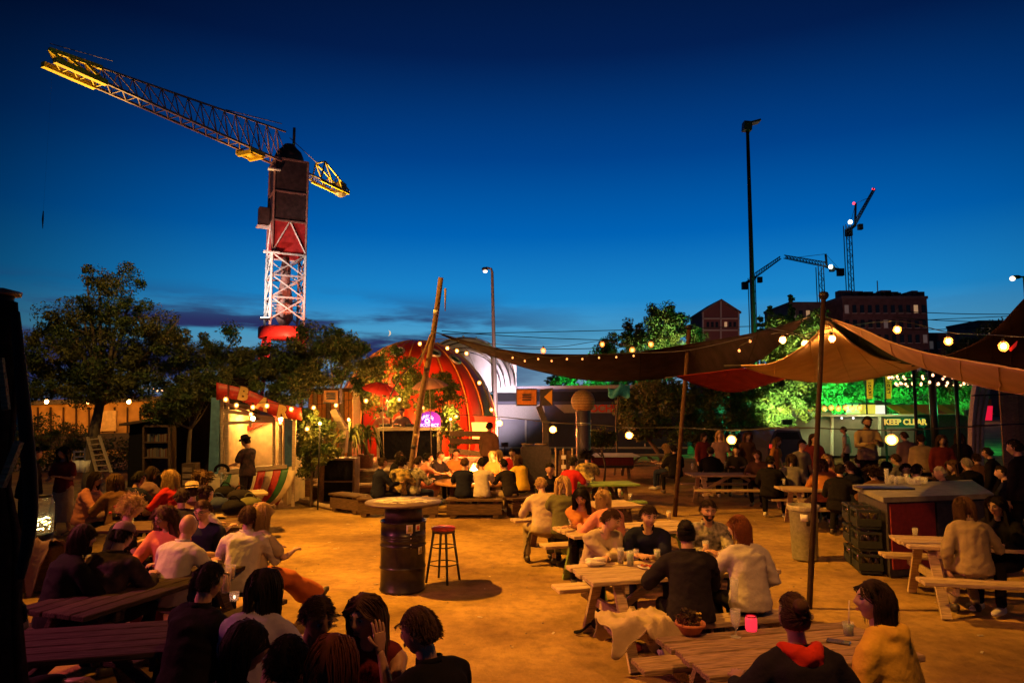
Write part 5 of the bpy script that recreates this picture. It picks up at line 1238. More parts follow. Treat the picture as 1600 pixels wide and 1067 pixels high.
bk = [mat('book_%d' % i, tuple(k*.5 for k in c), .8) for i, c in enumerate(((.35, .25, .16), (.25, .06, .05), (.40, .34, .26), (.10, .12, .16), (.30, .16, .06)))]
rg = random.Random(9)
for yb, yt in ((690, 679), (714, 701)):
    x = 229
    while x < 260:
        w = rg.uniform(1.2, 2.4); fp([(x, yb), (x, yt+rg.uniform(-2, 2)), (x+w-.3, yt+rg.uniform(-2, 2)), (x+w-.3, yb)], .04, .24, 'book', bk[rg.randrange(5)], t, Q_); x += w
t = thing('ladder', 'pale wooden ladder leaning against the trunk of the left tree', 'ladder', gz(166, 742)); a0, a1 = at(152, 740, 19.6), at(137, 683, 20.6); b0, b1 = at(174, 738, 19.6), at(155, 681, 20.6)
for p, q_ in ((a0, a1), (b0, b1)): mb = MB(); mb.beam(p, q_, .05, .07, up=(0, 1, 0)); part('rail', mb, WOODL, t)
for k in range(7): f_ = .06+k*.145; mb = MB(); mb.beam(a0.lerp(a1, f_), b0.lerp(b1, f_), .10, .03); part('rung', mb, WOODL, t)
t = thing('side_rack', 'small pale metal rack with white buckets left of the tree trunk', 'rack', (at(124, 730, 19.5).x, 19.5, 0))
for pts in ([(131, 738), (131, 700), (133, 700), (133, 738)], [(114, 738), (114, 704), (116, 704), (116, 738)], [(114, 715), (114, 713), (133, 712), (133, 714)], [(114, 707), (114, 705), (133, 704), (133, 706)]): fp(pts, 0, .04, 'rail', STEEL, t, S_)
for x in (119, 128): p = S_(x, 729, .1); mb = MB(); mb.lathe([(.01, -.15), (.12, -.15), (.15, .16), (.13, .16), (.01, -.1)], p, 12); part('bucket', mb, WHITEP, t)
# small cabinet beside the bookcase
t = thing('side_cabinet', 'little lit cabinet with shelves beside the bookcase and kiosk', 'cabinet', (at(290, 740, 18).x, 18, 0)); U_ = lambda x, y, d=0.: at(x, y, 18)+Vector((0, d, 0))
fp([(284, 765), (284, 724), (302, 724), (302, 765)], 0, .4, 'body', WOODD, t, U_)
for y in (730, 740, 750): fp([(286, y+7), (286, y), (300, y), (300, y+7)], -.03, .01, 'drawer', WOOD, t, U_)

# ================================================================ RED SHELL and its white membrane
SHELL = mat('shell_red', (.58, .035, .010), .4, bump=.12, bscale=1.2, var=.15, coat=.15); SHELO = mat('shell_orange', (.52, .15, .03), .4, var=.15)
t = thing('red_shell_pavilion', 'big glossy red dome shaped shell with gold ribs and round portholes', 'pavilion', (at(675, 655, 30).x, 30, 0))
cS = Vector((at(651, 655, 32).x, 32.0, 1.2)); RX_, RY_, RZ_ = 3.65, 4.0, 4.2
SH = lambda th, ph: cS + Vector((math.cos(ph)*math.cos(th)*RX_, -math.cos(ph)*math.sin(th)*RY_, math.sin(ph)*RZ_))
npan = 12
for k in range(npan):
    P = [[SH(math.pi*(k+u/4)/npan, ph) for ph in np.linspace(-.25, math.pi/2-.01, 14)] for u in range(5)]
    mb = MB(); mb.grid(P, .05); part('shell_panel', mb, SHELL if k < 8 else SHELO, t)
for k in range(npan+1):
    mb = MB(); mb.tube([SH(math.pi*k/npan, ph)+Vector((0, -.03, 0)) for ph in np.linspace(-.25, math.pi/2-.01, 14)], .028, 5); part('rib', mb, mat('gold_rib', (.65, .28, .05), .4), t)
for px, py, rr in ((678, 553, .30), (710, 563, .30), (622, 551, .32), (592, 566, .28)):
    best = None; d = ray(px, py)
    o = Vector((0, 0, CZ))-cS; S3 = Vector((1/RX_, 1/RY_, 1/RZ_)); oo = Vector([a*b for a, b in zip(o, S3)]); dd = Vector([a*b for a, b in zip(d, S3)])
    A, B, C_ = dd.dot(dd), 2*oo.dot(dd), oo.dot(oo)-1; disc = B*B-4*A*C_
    if disc < 0: continue
    k = (-B-math.sqrt(disc))/(2*A); p = Vector((0, 0, CZ))+d*k; nrm_ = Vector([(a)*b*b for a, b in zip(p-cS, S3)]).normalized()
    M = nrm_.to_track_quat('Z', 'Y').to_matrix(); mb = MB(); mb.lathe([(rr*.82, .02), (rr, .02), (rr, .10), (rr*.82, .12)], p, 20, True, M, cap=False); w_ = part('porthole_ring', mb, STEEL, t)
    mb = MB(); mb.ball(p, rr*.85, 14, 8, (1, 1, .35), M); part('porthole_glass', mb, mat('dark_glass', (.03, .06, .05), .08), t)
mb = MB(); mb.box((cS.x+.6, 29.6, 1.0), (6.0, .3, 2.0)); part('base_wall', mb, SHELL, t)
for x in (706, 716, 738, 746, 754):
    p = at(x, 665, 27.8); mb = MB(); mb.box((p.x, 29.35, 1.35), (.28, .12, .8)); part('lit_slot', mb, emat('slot_glow', (1, .42, .08), 2.2), t)
lamp('POINT', 'shell_front_light', Vector((cS.x+1.6, 26.2, 2.0)), (1, .25, .05), 2000, radius=.2)
lamp('POINT', 'shell_top_light', Vector((cS.x-1.6, 28.3, 4.0)), (1, .40, .08), 420, radius=.2)
for i, (p) in enumerate((Vector((cS.x+1.6, 26.2, 2.0)), Vector((cS.x-1.6, 28.3, 4.0)))):
    tt_ = thing('shell_spotlight', ['low floodlight aimed at the red shell', 'raised floodlight behind the golden shrub aimed at the red shell'][i], 'floodlight', p); mb = MB(); mb.box(p+Vector((0, -.3, 0)), (.3, .12, .2)); mb.beam((p.x, p.y-.3, 0), (p.x, p.y-.3, p.z-.1), .05, .05, up=(0, 1, 0)); part('housing', mb, BLACKM, tt_)
t = thing('white_membrane_hall', 'white ribbed membrane hall behind the red shell', 'pavilion', (at(745, 600, 36).x, 36, 0))
MEM = mat('white_membrane', (.60, .58, .62), .6, var=.08, bscale=2)
def vault(cx, cz, rx, rz, y0, y1, a0, a1, nsec, name, m, rib):
    for k in range(nsec):
        P = [[Vector((cx+math.cos(a)*rx, y, cz+math.sin(a)*rz)) for y in (y0, (y0+y1)/2, y1)] for a in np.linspace(R(a0+(a1-a0)*k/nsec), R(a0+(a1-a0)*(k+1)/nsec), 4)]
        mb = MB(); mb.grid(P, .04); part(name, mb, m, t)
    for k in range(nsec+1):
        a = R(a0+(a1-a0)*k/nsec); mb = MB(); mb.tube([Vector((cx+math.cos(a)*(rx+.04), y, cz+math.sin(a)*(rz+.04))) for y in (y0, y1)], .05, 5); part('rib', mb, rib, t)
xl, xr, zt_ = at(640, 600, 34.5).x, at(806, 600, 34.5).x, at(700, 526, 34.5).z
cx = (xl+xr)/2; vault(cx, 3.1, (xr-xl)/2, zt_-3.1, 34.6, 44, 5, 175, 12, 'membrane_panel', MEM, STEEL)
# front gable of ribbed cloth closing the vault
P = [[Vector((cx+math.cos(a)*(xr-xl)/2*f_, 34.6-.5*(1-f_), 3.1+math.sin(a)*(zt_-3.1)*f_)) for f_ in (.05, .6, .8, 1.0)] for a in np.linspace(R(2), R(178), 30)]
mb = MB(); mb.grid(P, .03); part('gable_cloth', mb, MEM, t)
for f_ in (.72, .80, .90, .985):
    mb = MB(); mb.tube([Vector((cx+math.cos(a)*(xr-xl)/2*f_, 34.5-.5*(1-f_), 3.1+math.sin(a*.98+.02*f_*5)*(zt_-3.1)*f_)) for a in np.linspace(R(2), R(178), 24)], .028, 5); part('rib', mb, DARKM, t)
mb = MB(); mb.box((xr-.62, 34.8, 3.9), (1.3, .3, 1.6)); part('side_panel', mb, MEM, t)
lamp('SPOT', 'membrane_light', Vector((xr-.5, 31.2, .8)), (1.0, .74, .80), 3400, target=(xr-2.2, 35, 4.6), radius=.2, spot=110, blend=.8)
tt_ = thing('membrane_spotlight', 'low floodlight washing the white membrane hall', 'floodlight', (xr-.5, 31.2, .8)); mb = MB(); mb.box((xr-.5, 31.0, .75), (.3, .12, .2)); mb.beam((xr-.5, 31, 0), (xr-.5, 31, .7), .05, .05); part('housing', mb, BLACKM, tt_)
# crescent moon
p = at(606.5, 520.5, 1500); mb = MB(); o1 = []; n_ = 14; r_ = 6.0
for k in range(n_+1):
    a = -math.pi/2+math.pi*k/n_; o1.append((p+Vector((math.cos(a)*r_, 0, math.sin(a)*r_)), p+Vector((math.cos(a)*r_*.45, 0, math.sin(a)*r_))))
mb.grid([[a, b] for a, b in o1], .5)
tag(part('moon', mb, emat('moonlight', (1, .72, .45), .8)), 'small pale crescent moon low over the left clouds', 'moon')

# ================================================================ TRAILERS, TRAIN, CONTAINERS at the back
t = thing('railway_carriage', 'dark blue carriage with a grey stripe and red lettering behind the ball topped column', 'train carriage', (at(930, 700, 36).x, 36, 0)); W_ = lambda x, y, d=0.: at(x, y, 36)+Vector((0, d, 0))
fp([(776, 712), (776, 607), (1075, 607), (1075, 712)], .1, 3, 'body', NAVYP, t, W_)
fp([(776, 608), (776, 604), (1075, 600), (1075, 606)], -.05, 3.1, 'roof', mat('pale_roof', (.35, .34, .42), .6, var=.1), t, W_)
GS = mat('grey_stripe', (.26, .24, .24), .6, var=.1)
fp([(776, 655), (776, 632), (866, 632), (882, 645), (1075, 645), (1075, 647), (882, 655)], .02, .12, 'stripe', GS, t, W_) if False else None
fp([(776, 655), (776, 632), (850, 632), (852, 655)], .04, .12, 'stripe', GS, t, W_); fp([(866, 632), (1075, 632), (1075, 645), (882, 645)], .04, .12, 'stripe', GS, t, W_)
fp([(776, 701), (776, 698), (1075, 698), (1075, 701)], .02, .12, 'lower_rail', GS, t, W_)
fp([(820, 700), (820, 656), (823, 656), (823, 700)], .0, .12, 'door_frame', GS, t, W_); fp([(922, 700), (922, 656), (924, 656), (924, 700)], .0, .12, 'door_frame', GS, t, W_)
fp([(776, 627), (776, 612), (1000, 612), (1000, 627)], .05, .12, 'window_band', WND, t, W_)
text('OCHIP', .52, REDP, t, facing(W_(945, 638.5, 0), (1, 0, 0), (0, 0, 1)), .02, .012)
top('container', MB().box((at(800, 660, 44).x+3, 46, 1.6), (26, 3, 3.2)), NAVYP, 'long dark container far behind the carriage', 'container')
t = thing('grey_trailer', 'long grey trailer with lit edge and pale sign strips at right background', 'trailer', (at(1310, 690, 33).x, 33, 0)); V_ = lambda x, y, d=0.: at(x, y, 33)+Vector((0, d, 0))
GRV = mat('trailer_grey', (.20, .17, .17), .6, var=.12, bscale=3)
fp([(1222, 712), (1222, 650), (1430, 650), (1430, 712)], .1, 2.6, 'body', GRV, t, V_); fp([(1222, 651), (1222, 648), (1300, 648), (1430, 647), (1430, 650)], -.1, 2.7, 'roof_edge', WHITEP, t, V_)
fp([(1225, 652), (1225, 641), (1300, 644), (1300, 651)], -.04, .08, 'sign_strip', mat('teal_sign', (.35, .5, .48), .6), t, V_)
for x in (1222, 1299, 1373): fp([(x, 712), (x, 650), (x+3, 650), (x+3, 712)], -.04, .09, 'upright', WHITEP, t, V_)
for x in (1234, 1312, 1330, 1348): mb = MB(); mb.ball(V_(x, 653, -.2), .05, 8, 6); part('marker_light', mb, emat('marker', (.9, .85, 1), 2), t)
hb_ = [at(x, 637+((x//11) % 2), 32.5) for x in range(1266, 1352, 11)]
string('string_lights', 'row of orange bulbs on the roof edge of the grey trailer', [hb_[0]-Vector((.4, 0, 0))]+hb_+[hb_[-1]+Vector((.4, 0, 0))], hb_, .09, emat('trailer_bulb', (1, .36, .10), 5), n=24)
# parked van with pale roof line
t = thing('parked_car', 'parked hatchback with its tailgate raised and a bluish rim light, behind the guests', 'car', (at(1229, 700, 25).x, 25, 0)); X_ = lambda x, y, d=0.: at(x, y, 25)+Vector((0, d, 0))
fp([(1200, 722), (1200, 700), (1204, 688), (1210, 673), (1216, 669), (1244, 669), (1250, 674), (1255, 688), (1258, 700), (1258, 722)], .0, 3.6, 'body', mat('car_paint', (.05, .06, .11), .3, coat=.6), t, X_)
fp([(1209, 686), (1214, 675), (1245, 675), (1250, 686)], -.05, .02, 'window', WND, t, X_); fp([(1209, 673), (1215, 668), (1245, 668), (1250, 673), (1247, 673), (1214, 671)], -.08, .0, 'roof_rim', mat('pale_rim', (.6, .6, .75), .4), t, X_)  # pale strip paints the bluish rim light along the roof
for x in (1202, 1252): fp([(x, 700), (x, 694), (x+4, 694), (x+4, 700)], -.04, .02, 'tail_light', emat('tail', (1, .05, .02), .6), t, X_)
for x in (1206, 1249): p = X_(x, 724, .6); mb = MB(); mb.lathe([(.02, -.1), (.30, -.1), (.32, 0), (.30, .1), (.02, .1)], (p.x, p.y, .31), 16, True, Matrix.Rotation(R(90), 3, 'Y')); part('wheel', mb, BLACKM, t)
# sign, banners, kiosk stand
t = thing('keep_clear_sign', 'dark sign board reading KEEP CLEAR in orange letters', 'sign', (at(1420, 680, 27).x, 27, 0)); Z_ = lambda x, y, d=0.: at(x, y, 27)+Vector((0, d, 0))
fp([(1382, 667), (1382, 652), (1446, 652), (1446, 667)], 0, .08, 'board', DARKM, t, Z_); text('KEEP CLEAR', .30, emat('sign_letter', (1, .33, .07), .8), t, facing(Z_(1414, 659.5, -.02), (1, 0, 0), (0, 0, 1)), .01, .008)
for x in (1384, 1444): mb = MB(); p = Z_(x, 660, .04); mb.beam((p.x, p.y, 0), p, .06, .06, up=(0, 1, 0)); part('post', mb, BLACKM, t)
for i, (x, y0_, y1_, w_, tx) in enumerate(((1359, 592, 623, 5.5, ''), (1388, 588, 623, 5, ''))):
    t = thing('banner_flag', ['left yellow vertical banner with dark lettering above the grey trailer', 'right yellow vertical banner with dark lettering above the grey trailer'][i], 'banner', (at(x, 640, 34).x, 34, 0), group='yellow vertical banners'); O_ = lambda x, y, d=0.: at(x, y, 34)+Vector((0, d, 0))
    fp([(x-w_, y1_), (x-w_+.5, y0_), (x+w_+.5, y0_), (x+w_, y1_)], 0, .02, 'cloth', mat('banner_yellow', (.75, .50, .03), .7), t, O_)
    text('I K V D I' if i == 0 else 'L V D I', .17 if i == 0 else .19, CL['black'], t, facing(O_(x, (y0_+y1_)/2, -.02), (0, 0, 1), (-1, 0, 0)), .005, .008)
    mb = MB(); p = O_(x-w_-1, y0_-2, .03); mb.beam((p.x, p.y, 0), p, .06, .06, up=(0, 1, 0)); part('pole', mb, BLACKM, t)
lamp('POINT', 'banner_light', at(1372, 622, 31.5), (1, .8, .25), 170, radius=.15); p = at(1372, 628, 31.5); tt_ = thing('banner_spotlight', 'small spotlight in front of the yellow banners', 'floodlight', p); mb = MB(); mb.box(p, (.25, .15, .12)); part('housing', mb, BLACKM, tt_)
t = thing('food_stall', 'yellow and white lit food stall under the yellow banners', 'stall', (at(1366, 640, 35).x, 35, 0)); I_ = lambda x, y, d=0.: at(x, y, 35)+Vector((0, d, 0))
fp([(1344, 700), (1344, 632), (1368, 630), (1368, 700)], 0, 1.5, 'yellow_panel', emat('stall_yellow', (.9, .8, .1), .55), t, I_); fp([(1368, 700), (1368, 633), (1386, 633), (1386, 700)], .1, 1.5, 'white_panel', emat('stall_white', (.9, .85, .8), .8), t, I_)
fp([(1342, 632), (1342, 629), (1388, 629), (1388, 632)], -.3, 1.7, 'roof', DARKM, t, I_)
t = thing('yellow_awning_stall', 'long stall with a yellow and orange awning beneath the ring of lights', 'stall', (at(1480, 645, 34).x, 34, 0))
fp([(1398, 712), (1398, 648), (1540, 648), (1540, 712)], .3, 2.2, 'body', DARKM, t, O_); AW = [mat('awning_yellow', (.62, .42, .02), .8), mat('awning_orange', (.60, .20, .02), .8), mat('awning_green', (.30, .34, .02), .8)]
xs_ = np.linspace(1398, 1540, 9)
for k in range(8):
    P = [[O_(x, 632, .8), O_(x, 640, .1), O_(x, 646, -.6)] for x in (xs_[k], xs_[k+1])]; mb = MB(); mb.grid(P, .03, False); part('awning_panel', mb, AW[(k*2 + k//3) % 3], t)
fp([(1505, 628), (1505, 622), (1530, 622), (1530, 628)], .2, .3, 'red_sign', REDP, t, O_)
# ring chandelier of bulbs
t = thing('ring_chandelier', 'wide two tier ring chandelier of many warm bulbs under the canopy at right', 'chandelier', at(1462, 595, 23)); ccx = at(1462, 597, 23)
mb = MB(); 
for z, rr in ((.22, 1.35), (0, 1.15)): mb.tube([ccx+Vector((math.cos(a)*rr, math.sin(a)*rr, z-.10)) for a in np.linspace(0, 2*math.pi, 33)], .02, 5)
for a in (0, 1.57, 3.14, 4.71): mb.tube([ccx+Vector((math.cos(a)*1.3, math.sin(a)*1.3, .1)), ccx+Vector((0, 0, 1.0))], .012, 4)
part('frame', mb, BLACKM, t)
b1 = MB().ball((0, 0, 0), .038, 8, 6, (1, 1, 1.3)).mesh('bulb', emat('chandelier_bulb', (1, .48, .24), 4)); Wi = WM[t.name].inverted(); rg = random.Random(8)
for k in range(58):
    tier = k % 2; a = 2*math.pi*(k+.3*rg.random())/58; rr, z = ((1.35, .16), (1.15, -.06))[tier]; share('bulb', b1, t, loc=Wi @ (ccx+Vector((math.cos(a)*rr, math.sin(a)*rr, z+rg.uniform(-.03, .03)))))
# pale ribbed arch and red lantern at right
t = thing('ribbed_arch', 'pale corrugated arch leg beside the red lit panel at right', 'arch', gz(1545, 712) if False else (at(1545, 680, 19).x, 19, 0)); A_ = lambda x, y, d=0.: at(x, y, 19)+Vector((0, d, 0))
for k in range(6):
    x0 = 1518+k*3.7; x1 = x0+3.0; fp([(x0, 730), (x0+1, 660), (x0+6+k*.8, 610), (x0+16+k*1.6, 575), (x1+16+k*1.6, 575), (x1+6+k*.8, 610), (x1+1, 660), (x1, 730)], .05*(k % 2), .18, 'corrugated_strip', mat('pale_metal', (.42, .36, .30), .5, metal=.3, var=.2), t, A_)
for y in (617, 664): fp([(1519, y+2), (1519, y), (1600, y-3), (1600, y-1)], -.06, .03, 'cross_bar', BLACKM, t, A_)
t = thing('red_banner', 'glowing red hanging panel behind the ribbed arch', 'banner', at(1556, 640, 19.6)); fp([(1546, 657), (1547, 634), (1563, 634), (1562, 657)], .3, .4, 'panel', emat('red_panel_glow', (1, .01, .05), .75), t, A_); fp([(1549, 634), (1550, 624), (1561, 624), (1561, 634)], .3, .4, 'upper_panel', ORP, t, A_)
t = thing('back_wall_screen', 'dark wooden screen wall at the far right edge', 'wall', (at(1590, 680, 22).x, 22, 0))
for k in range(12): x = 1566+k*7; p = at(x, 640, 21); mb = MB(); mb.box((p.x, 21, 1.9), (.125, .05, 3.8)); part('plank', mb, WOOD, t)
# red strip on dark canopy
top('red_pennant', MB().grid([[at(1577, 545, 8.5), at(1580, 549, 8.5)], [at(1590, 533, 8.6), at(1588, 541, 8.6)]], .01), emat('red_pennant_glow', (.8, .02, .01), .4), 'small red pennant under the dark canopy at right', 'pennant')
for i, (x, y0_, y1_, Y) in enumerate(((1427, 575, 690, 20), (1455, 570, 690, 24), (1492, 572, 690, 17))):
    a = at(x, y0_, Y); b = at(x+6, y1_, Y); top('canopy_post', MB().tube([(b.x, Y, 0), (a.x, Y, a.z)], .045 if i != 1 else .12, 8), BLACKM, ['thin black post at the left of the ring chandelier', 'thick dark tree like post in the middle of the ring chandelier', 'thin black post at the right of the ring chandelier'][i], 'post')

for i, (x, y, Y, e, lb_) in enumerate(((606, 622, 24.2, 420, 'small garden lamp under the golden shrub'), (704, 650, 22.4, 160, 'small garden lamp in the leafy shrub behind the purple sign'), (500, 655, 16.6, 85, 'small garden lamp beside the climber shrub at the kiosk'), (545, 650, 19.4, 200, 'small garden lamp by the palm like plants'))):
    p = at(x, y, Y); lamp('POINT', 'garden_light', p, (1, .48, .08), e, radius=.08); tt_ = thing('garden_lamp', lb_, 'garden lamp', p, group='garden lamps among the plants'); part('housing', MB().tube([(p.x, p.y, .0), (p.x, p.y, p.z-.12)], .02, 6), BLACKM, tt_); part('glow', MB().ball(p-Vector((0, 0, .10)), .035, 8, 6), BULB, tt_)
# ================================================================ TREES AT RIGHT
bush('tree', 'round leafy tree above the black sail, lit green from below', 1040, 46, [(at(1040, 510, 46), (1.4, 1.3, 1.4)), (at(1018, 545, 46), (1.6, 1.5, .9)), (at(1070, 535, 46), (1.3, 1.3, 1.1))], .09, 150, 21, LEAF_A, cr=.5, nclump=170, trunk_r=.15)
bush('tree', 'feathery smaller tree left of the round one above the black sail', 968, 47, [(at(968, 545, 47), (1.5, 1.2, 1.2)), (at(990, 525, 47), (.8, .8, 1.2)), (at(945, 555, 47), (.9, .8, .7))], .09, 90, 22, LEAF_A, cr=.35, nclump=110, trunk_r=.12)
for i, (x, yt_, lab) in enumerate(((1208, 478, 'narrow conifer left of the beige canopy peak'), (1192, 492, 'short conifer beside the tall dark mast'), (1243, 462, 'tallest narrow conifer in front of the lower dark block'), (1226, 490, 'small conifer between two taller ones'))):
    Y = 60; zt_ = at(x, yt_, Y).z; b = Vector((at(x, 640, Y).x, Y, 0)); t = thing('conifer', lab, 'tree', b, group='conifers on the skyline'); cl = []; rg = random.Random(40+i)
    for k in range(70):
        f_ = rg.uniform(.15, 1); rr = (1-f_)*1.5+.12; a = rg.uniform(0, 6.28); cl.append(((math.cos(a)*rr*rg.uniform(.4, 1), math.sin(a)*rr*rg.uniform(.4, 1), zt_*f_), .28*(1.2-f_*.7)))
    o = bpy.data.objects.new('crown', leaf_mesh('crown', cl, 60, .12, LEAF_A, seed=40+i)); COL.objects.link(o); o.parent = t
    part('trunk', MB().tube([b, b+Vector((0, 0, zt_))], [.2, .03], 6), BARK, t)
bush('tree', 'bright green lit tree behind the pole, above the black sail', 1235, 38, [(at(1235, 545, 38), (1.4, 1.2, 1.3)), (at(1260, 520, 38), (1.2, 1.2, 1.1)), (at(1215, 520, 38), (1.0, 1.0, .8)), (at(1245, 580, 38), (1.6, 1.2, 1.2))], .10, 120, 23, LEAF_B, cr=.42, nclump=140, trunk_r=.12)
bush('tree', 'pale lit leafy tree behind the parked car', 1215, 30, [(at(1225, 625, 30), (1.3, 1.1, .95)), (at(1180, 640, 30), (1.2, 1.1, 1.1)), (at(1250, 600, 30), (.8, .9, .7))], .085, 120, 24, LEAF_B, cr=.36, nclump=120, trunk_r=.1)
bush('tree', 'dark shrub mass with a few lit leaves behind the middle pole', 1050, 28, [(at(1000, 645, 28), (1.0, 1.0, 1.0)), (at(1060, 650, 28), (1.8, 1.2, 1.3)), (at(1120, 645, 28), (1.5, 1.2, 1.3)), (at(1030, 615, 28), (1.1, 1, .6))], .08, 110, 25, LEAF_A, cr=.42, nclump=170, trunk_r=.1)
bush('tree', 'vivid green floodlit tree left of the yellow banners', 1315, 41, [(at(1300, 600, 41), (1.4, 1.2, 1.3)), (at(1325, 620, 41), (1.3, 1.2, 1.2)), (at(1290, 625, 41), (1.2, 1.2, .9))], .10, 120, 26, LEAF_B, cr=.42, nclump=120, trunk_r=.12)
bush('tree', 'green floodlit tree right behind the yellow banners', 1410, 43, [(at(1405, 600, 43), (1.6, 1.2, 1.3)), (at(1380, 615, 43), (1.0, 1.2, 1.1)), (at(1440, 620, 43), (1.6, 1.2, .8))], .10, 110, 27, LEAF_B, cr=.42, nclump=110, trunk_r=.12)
bush('shrub', 'small green floodlit shrub beside the pale ribbed arch', 1512, 26, [(at(1512, 608, 26), (.5, .5, .62)), (at(1507, 630, 26), (.5, .5, .5))], .07, 100, 28, LEAF_B, cr=.25, nclump=40, trunk_r=.05)
bush('tree', 'green glimmering tree far behind the carriage roof', 940, 52, [(at(900, 596, 52), (2.2, 1.5, .9)), (at(960, 590, 52), (2.2, 1.5, 1.0)), (at(1000, 595, 52), (2.0, 1.5, 1.0))], .12, 90, 29, LEAF_A, cr=.5, nclump=110, trunk_r=.12)
bush('tree', 'hazy tree beside the small far block at right', 1575, 90, [(at(1560, 525, 90), (2.4, 2, 2.0)), (at(1510, 545, 90), (2.4, 2, 1.6))], .2, 60, 31, LEAF_A, cr=.8, nclump=70, trunk_r=.2)
bush('shrub', 'leafy potted hedge lit yellow beside the ball topped column', 940, 21, [(at(940, 684, 21), (.40, .3, .25)), (at(925, 688, 21), (.25, .3, .25))], .045, 80, 32, LEAF_B, cr=.16, nclump=40, trunk_r=.03)
GRN = (.04, 1.0, .22)
for i, (x, y, Y, e, lab) in enumerate(((1290, 640, 38.5, 2600, 'green floodlight below the vivid green tree'), (1330, 645, 38.5, 1900, 'green floodlight left of the food stall'), (1405, 630, 40, 1700, 'green floodlight behind the yellow banners'), (1508, 640, 24.8, 260, 'green floodlight at the shrub beside the ribbed arch'), (915, 604, 49, 1500, 'green floodlight behind the carriage'))):
    p = at(x, y, Y); lamp('POINT', 'green_light', p, GRN, e*.85, radius=.15); t = thing('green_floodlight', lab, 'floodlight', p, group='green floodlights in the trees'); part('housing', MB().box(p+Vector((0, -.25, -.1)), (.35, .15, .2)), BLACKM, t)
for i, (x, y, Y, e, tg) in enumerate(((1225, 655, 27.5, 700, (1230, 600, 31)), (1250, 600, 35.5, 900, (1240, 550, 38)), (1045, 590, 43, 1100, (1040, 520, 46)))):
    p = at(x, y, Y); lamp('SPOT', 'tree_uplight', p, (.75, 1, .35), e*3, target=at(*tg), radius=.15, spot=95, blend=.9)
    t = thing('tree_floodlight', ['floodlight beside the parked car shining into the pale tree', 'floodlight high in front of the bright green tree', 'floodlight below the round leafy tree'][i], 'floodlight', p); part('housing', MB().box(p+Vector((0, -.25, -.1)), (.35, .15, .2)), BLACKM, t)

# ================================================================ STAGE, FIRE, DJ
DECK = mat('stage_boards', (.34, .22, .12), .75, bump=.4, bscale=7, var=.35, stretch=(8, .7, 8), rnd=.2)
t = thing('stage', 'raised wooden stage deck under the DJ booth, with dark front boards', 'stage', (-2.6, 20.2, 0))
bp_ = MB().box((0, 0, 0), (.19, 5.6, .04), bev=.004).mesh('deck_board', DECK); Wi = WM[t.name].inverted()
for k in range(34): share('deck_board', bp_, t, loc=Wi @ Vector((-6.1+.2*k, 23.0, .57)))
fb_ = MB().box((0, 0, 0), (1.35, .04, .13), bev=.004).mesh('front_board', WOODD)
for k in range(5):
    for j in range(4): share('front_board', fb_, t, loc=Wi @ Vector((-5.5+1.37*k, 20.18, .08+j*.138)))
t = thing('wood_step', 'long timber step in front of the stage, left of the fire', 'step', (-4.2, 18.8, 0)); Wi = WM[t.name].inverted()
for k in range(3): share('tread', MB().box((0, 0, 0), (2.6, .2, .05), bev=.005).mesh('tread', WOOD), t, loc=Wi @ Vector((-3.9, 18.6+.215*k, .33)))
part('riser', MB().box((-3.9, 18.52, .15), (2.6, .04, .30)), WOODD, t)
for k in range(2): part('side_block', MB().box((-4.9+2.0*k, 18.8, .15), (.12, .6, .3)), WOODD, t)
# DJ booth
t = thing('dj_booth', 'dark fronted DJ booth with pale timber frame on the stage', 'booth', (at(638, 700, 23).x, 23, .59)); D_ = lambda x, y, d=0.: at(x, y, 22.8)+Vector((0, d, 0))
fp([(593, 720), (593, 672), (683, 672), (683, 720)], .03, .08, 'front_panel', CL['black'], t, D_)
fp([(588, 673), (588, 668), (688, 667), (688, 672)], -.08, .8, 'table_top', WOODL, t, D_)
for x in (589, 683): fp([(x, 722), (x, 672), (x+4, 672), (x+4, 722)], -.03, .05, 'post', WOODL, t, D_)
fp([(593, 722), (593, 718), (683, 718), (683, 722)], -.02, .05, 'bottom_rail', WOODD, t, D_)
for x in (600, 618, 640):
    tt_ = thing('dj_deck', {600: 'left turntable on the DJ booth', 618: 'mixer between the turntables', 640: 'right turntable on the DJ booth'}[x], 'turntable', D_(x, 667, .3)); p = D_(x, 667.5, .35)
    part('chassis', MB().box(p+Vector((0, 0, .05)), (.36 if x != 618 else .22, .34, .07), bev=.01), BLACKM, tt_); part('platter', MB().lathe([(.01, 0), (.14 if x != 618 else .03, 0), (.14 if x != 618 else .03, .02), (.01, .02)], p+Vector((0, 0, .088)), 20), DARKM if x != 618 else STEEL, tt_)
t = thing('neon_sign', 'purple glowing domed sign with a head emblem on the right end of the DJ booth', 'sign', D_(670, 667)); pur = emat('purple_glow', (.20, .015, .60), .28)
pts = [(654, 667), (654, 655)]+[(671-17*math.cos(a), 655-12.5*math.sin(a)) for a in np.linspace(.15, math.pi-.15, 9)]+[(688, 655), (688, 667)]; fp(pts, .05, .12, 'board', pur, t, D_)
lt = emat('neon_letter', (.72, .50, 1), 1.3); fp([(664, 661), (663, 657), (665, 653.5), (668.5, 653), (671, 656), (673, 661)], .02, .045, 'emblem', lt, t, D_); fp([(666, 659), (666, 656), (669, 656), (669, 659)], .0, .018, 'emblem_eye', pur, t, D_)
text('DISCONECT', .13, lt, t, facing(D_(668, 664.3, .02), (1, 0, 0), (0, 0, 1)), .01, .004)
for ch, x, y, a in (('S', 659.5, 654, 35), ('A', 662, 652, 25), ('N', 664.5, 650.5, 12), ('Y', 668.5, 650.3, 0), ('E', 673, 652, -30), ('A', 675.5, 654, -40)): text(ch, .13, lt, t, facing(D_(x, y, .02), Vector((math.cos(R(a)), 0, math.sin(R(a)))), (0, 0, 1)), .01, .004)
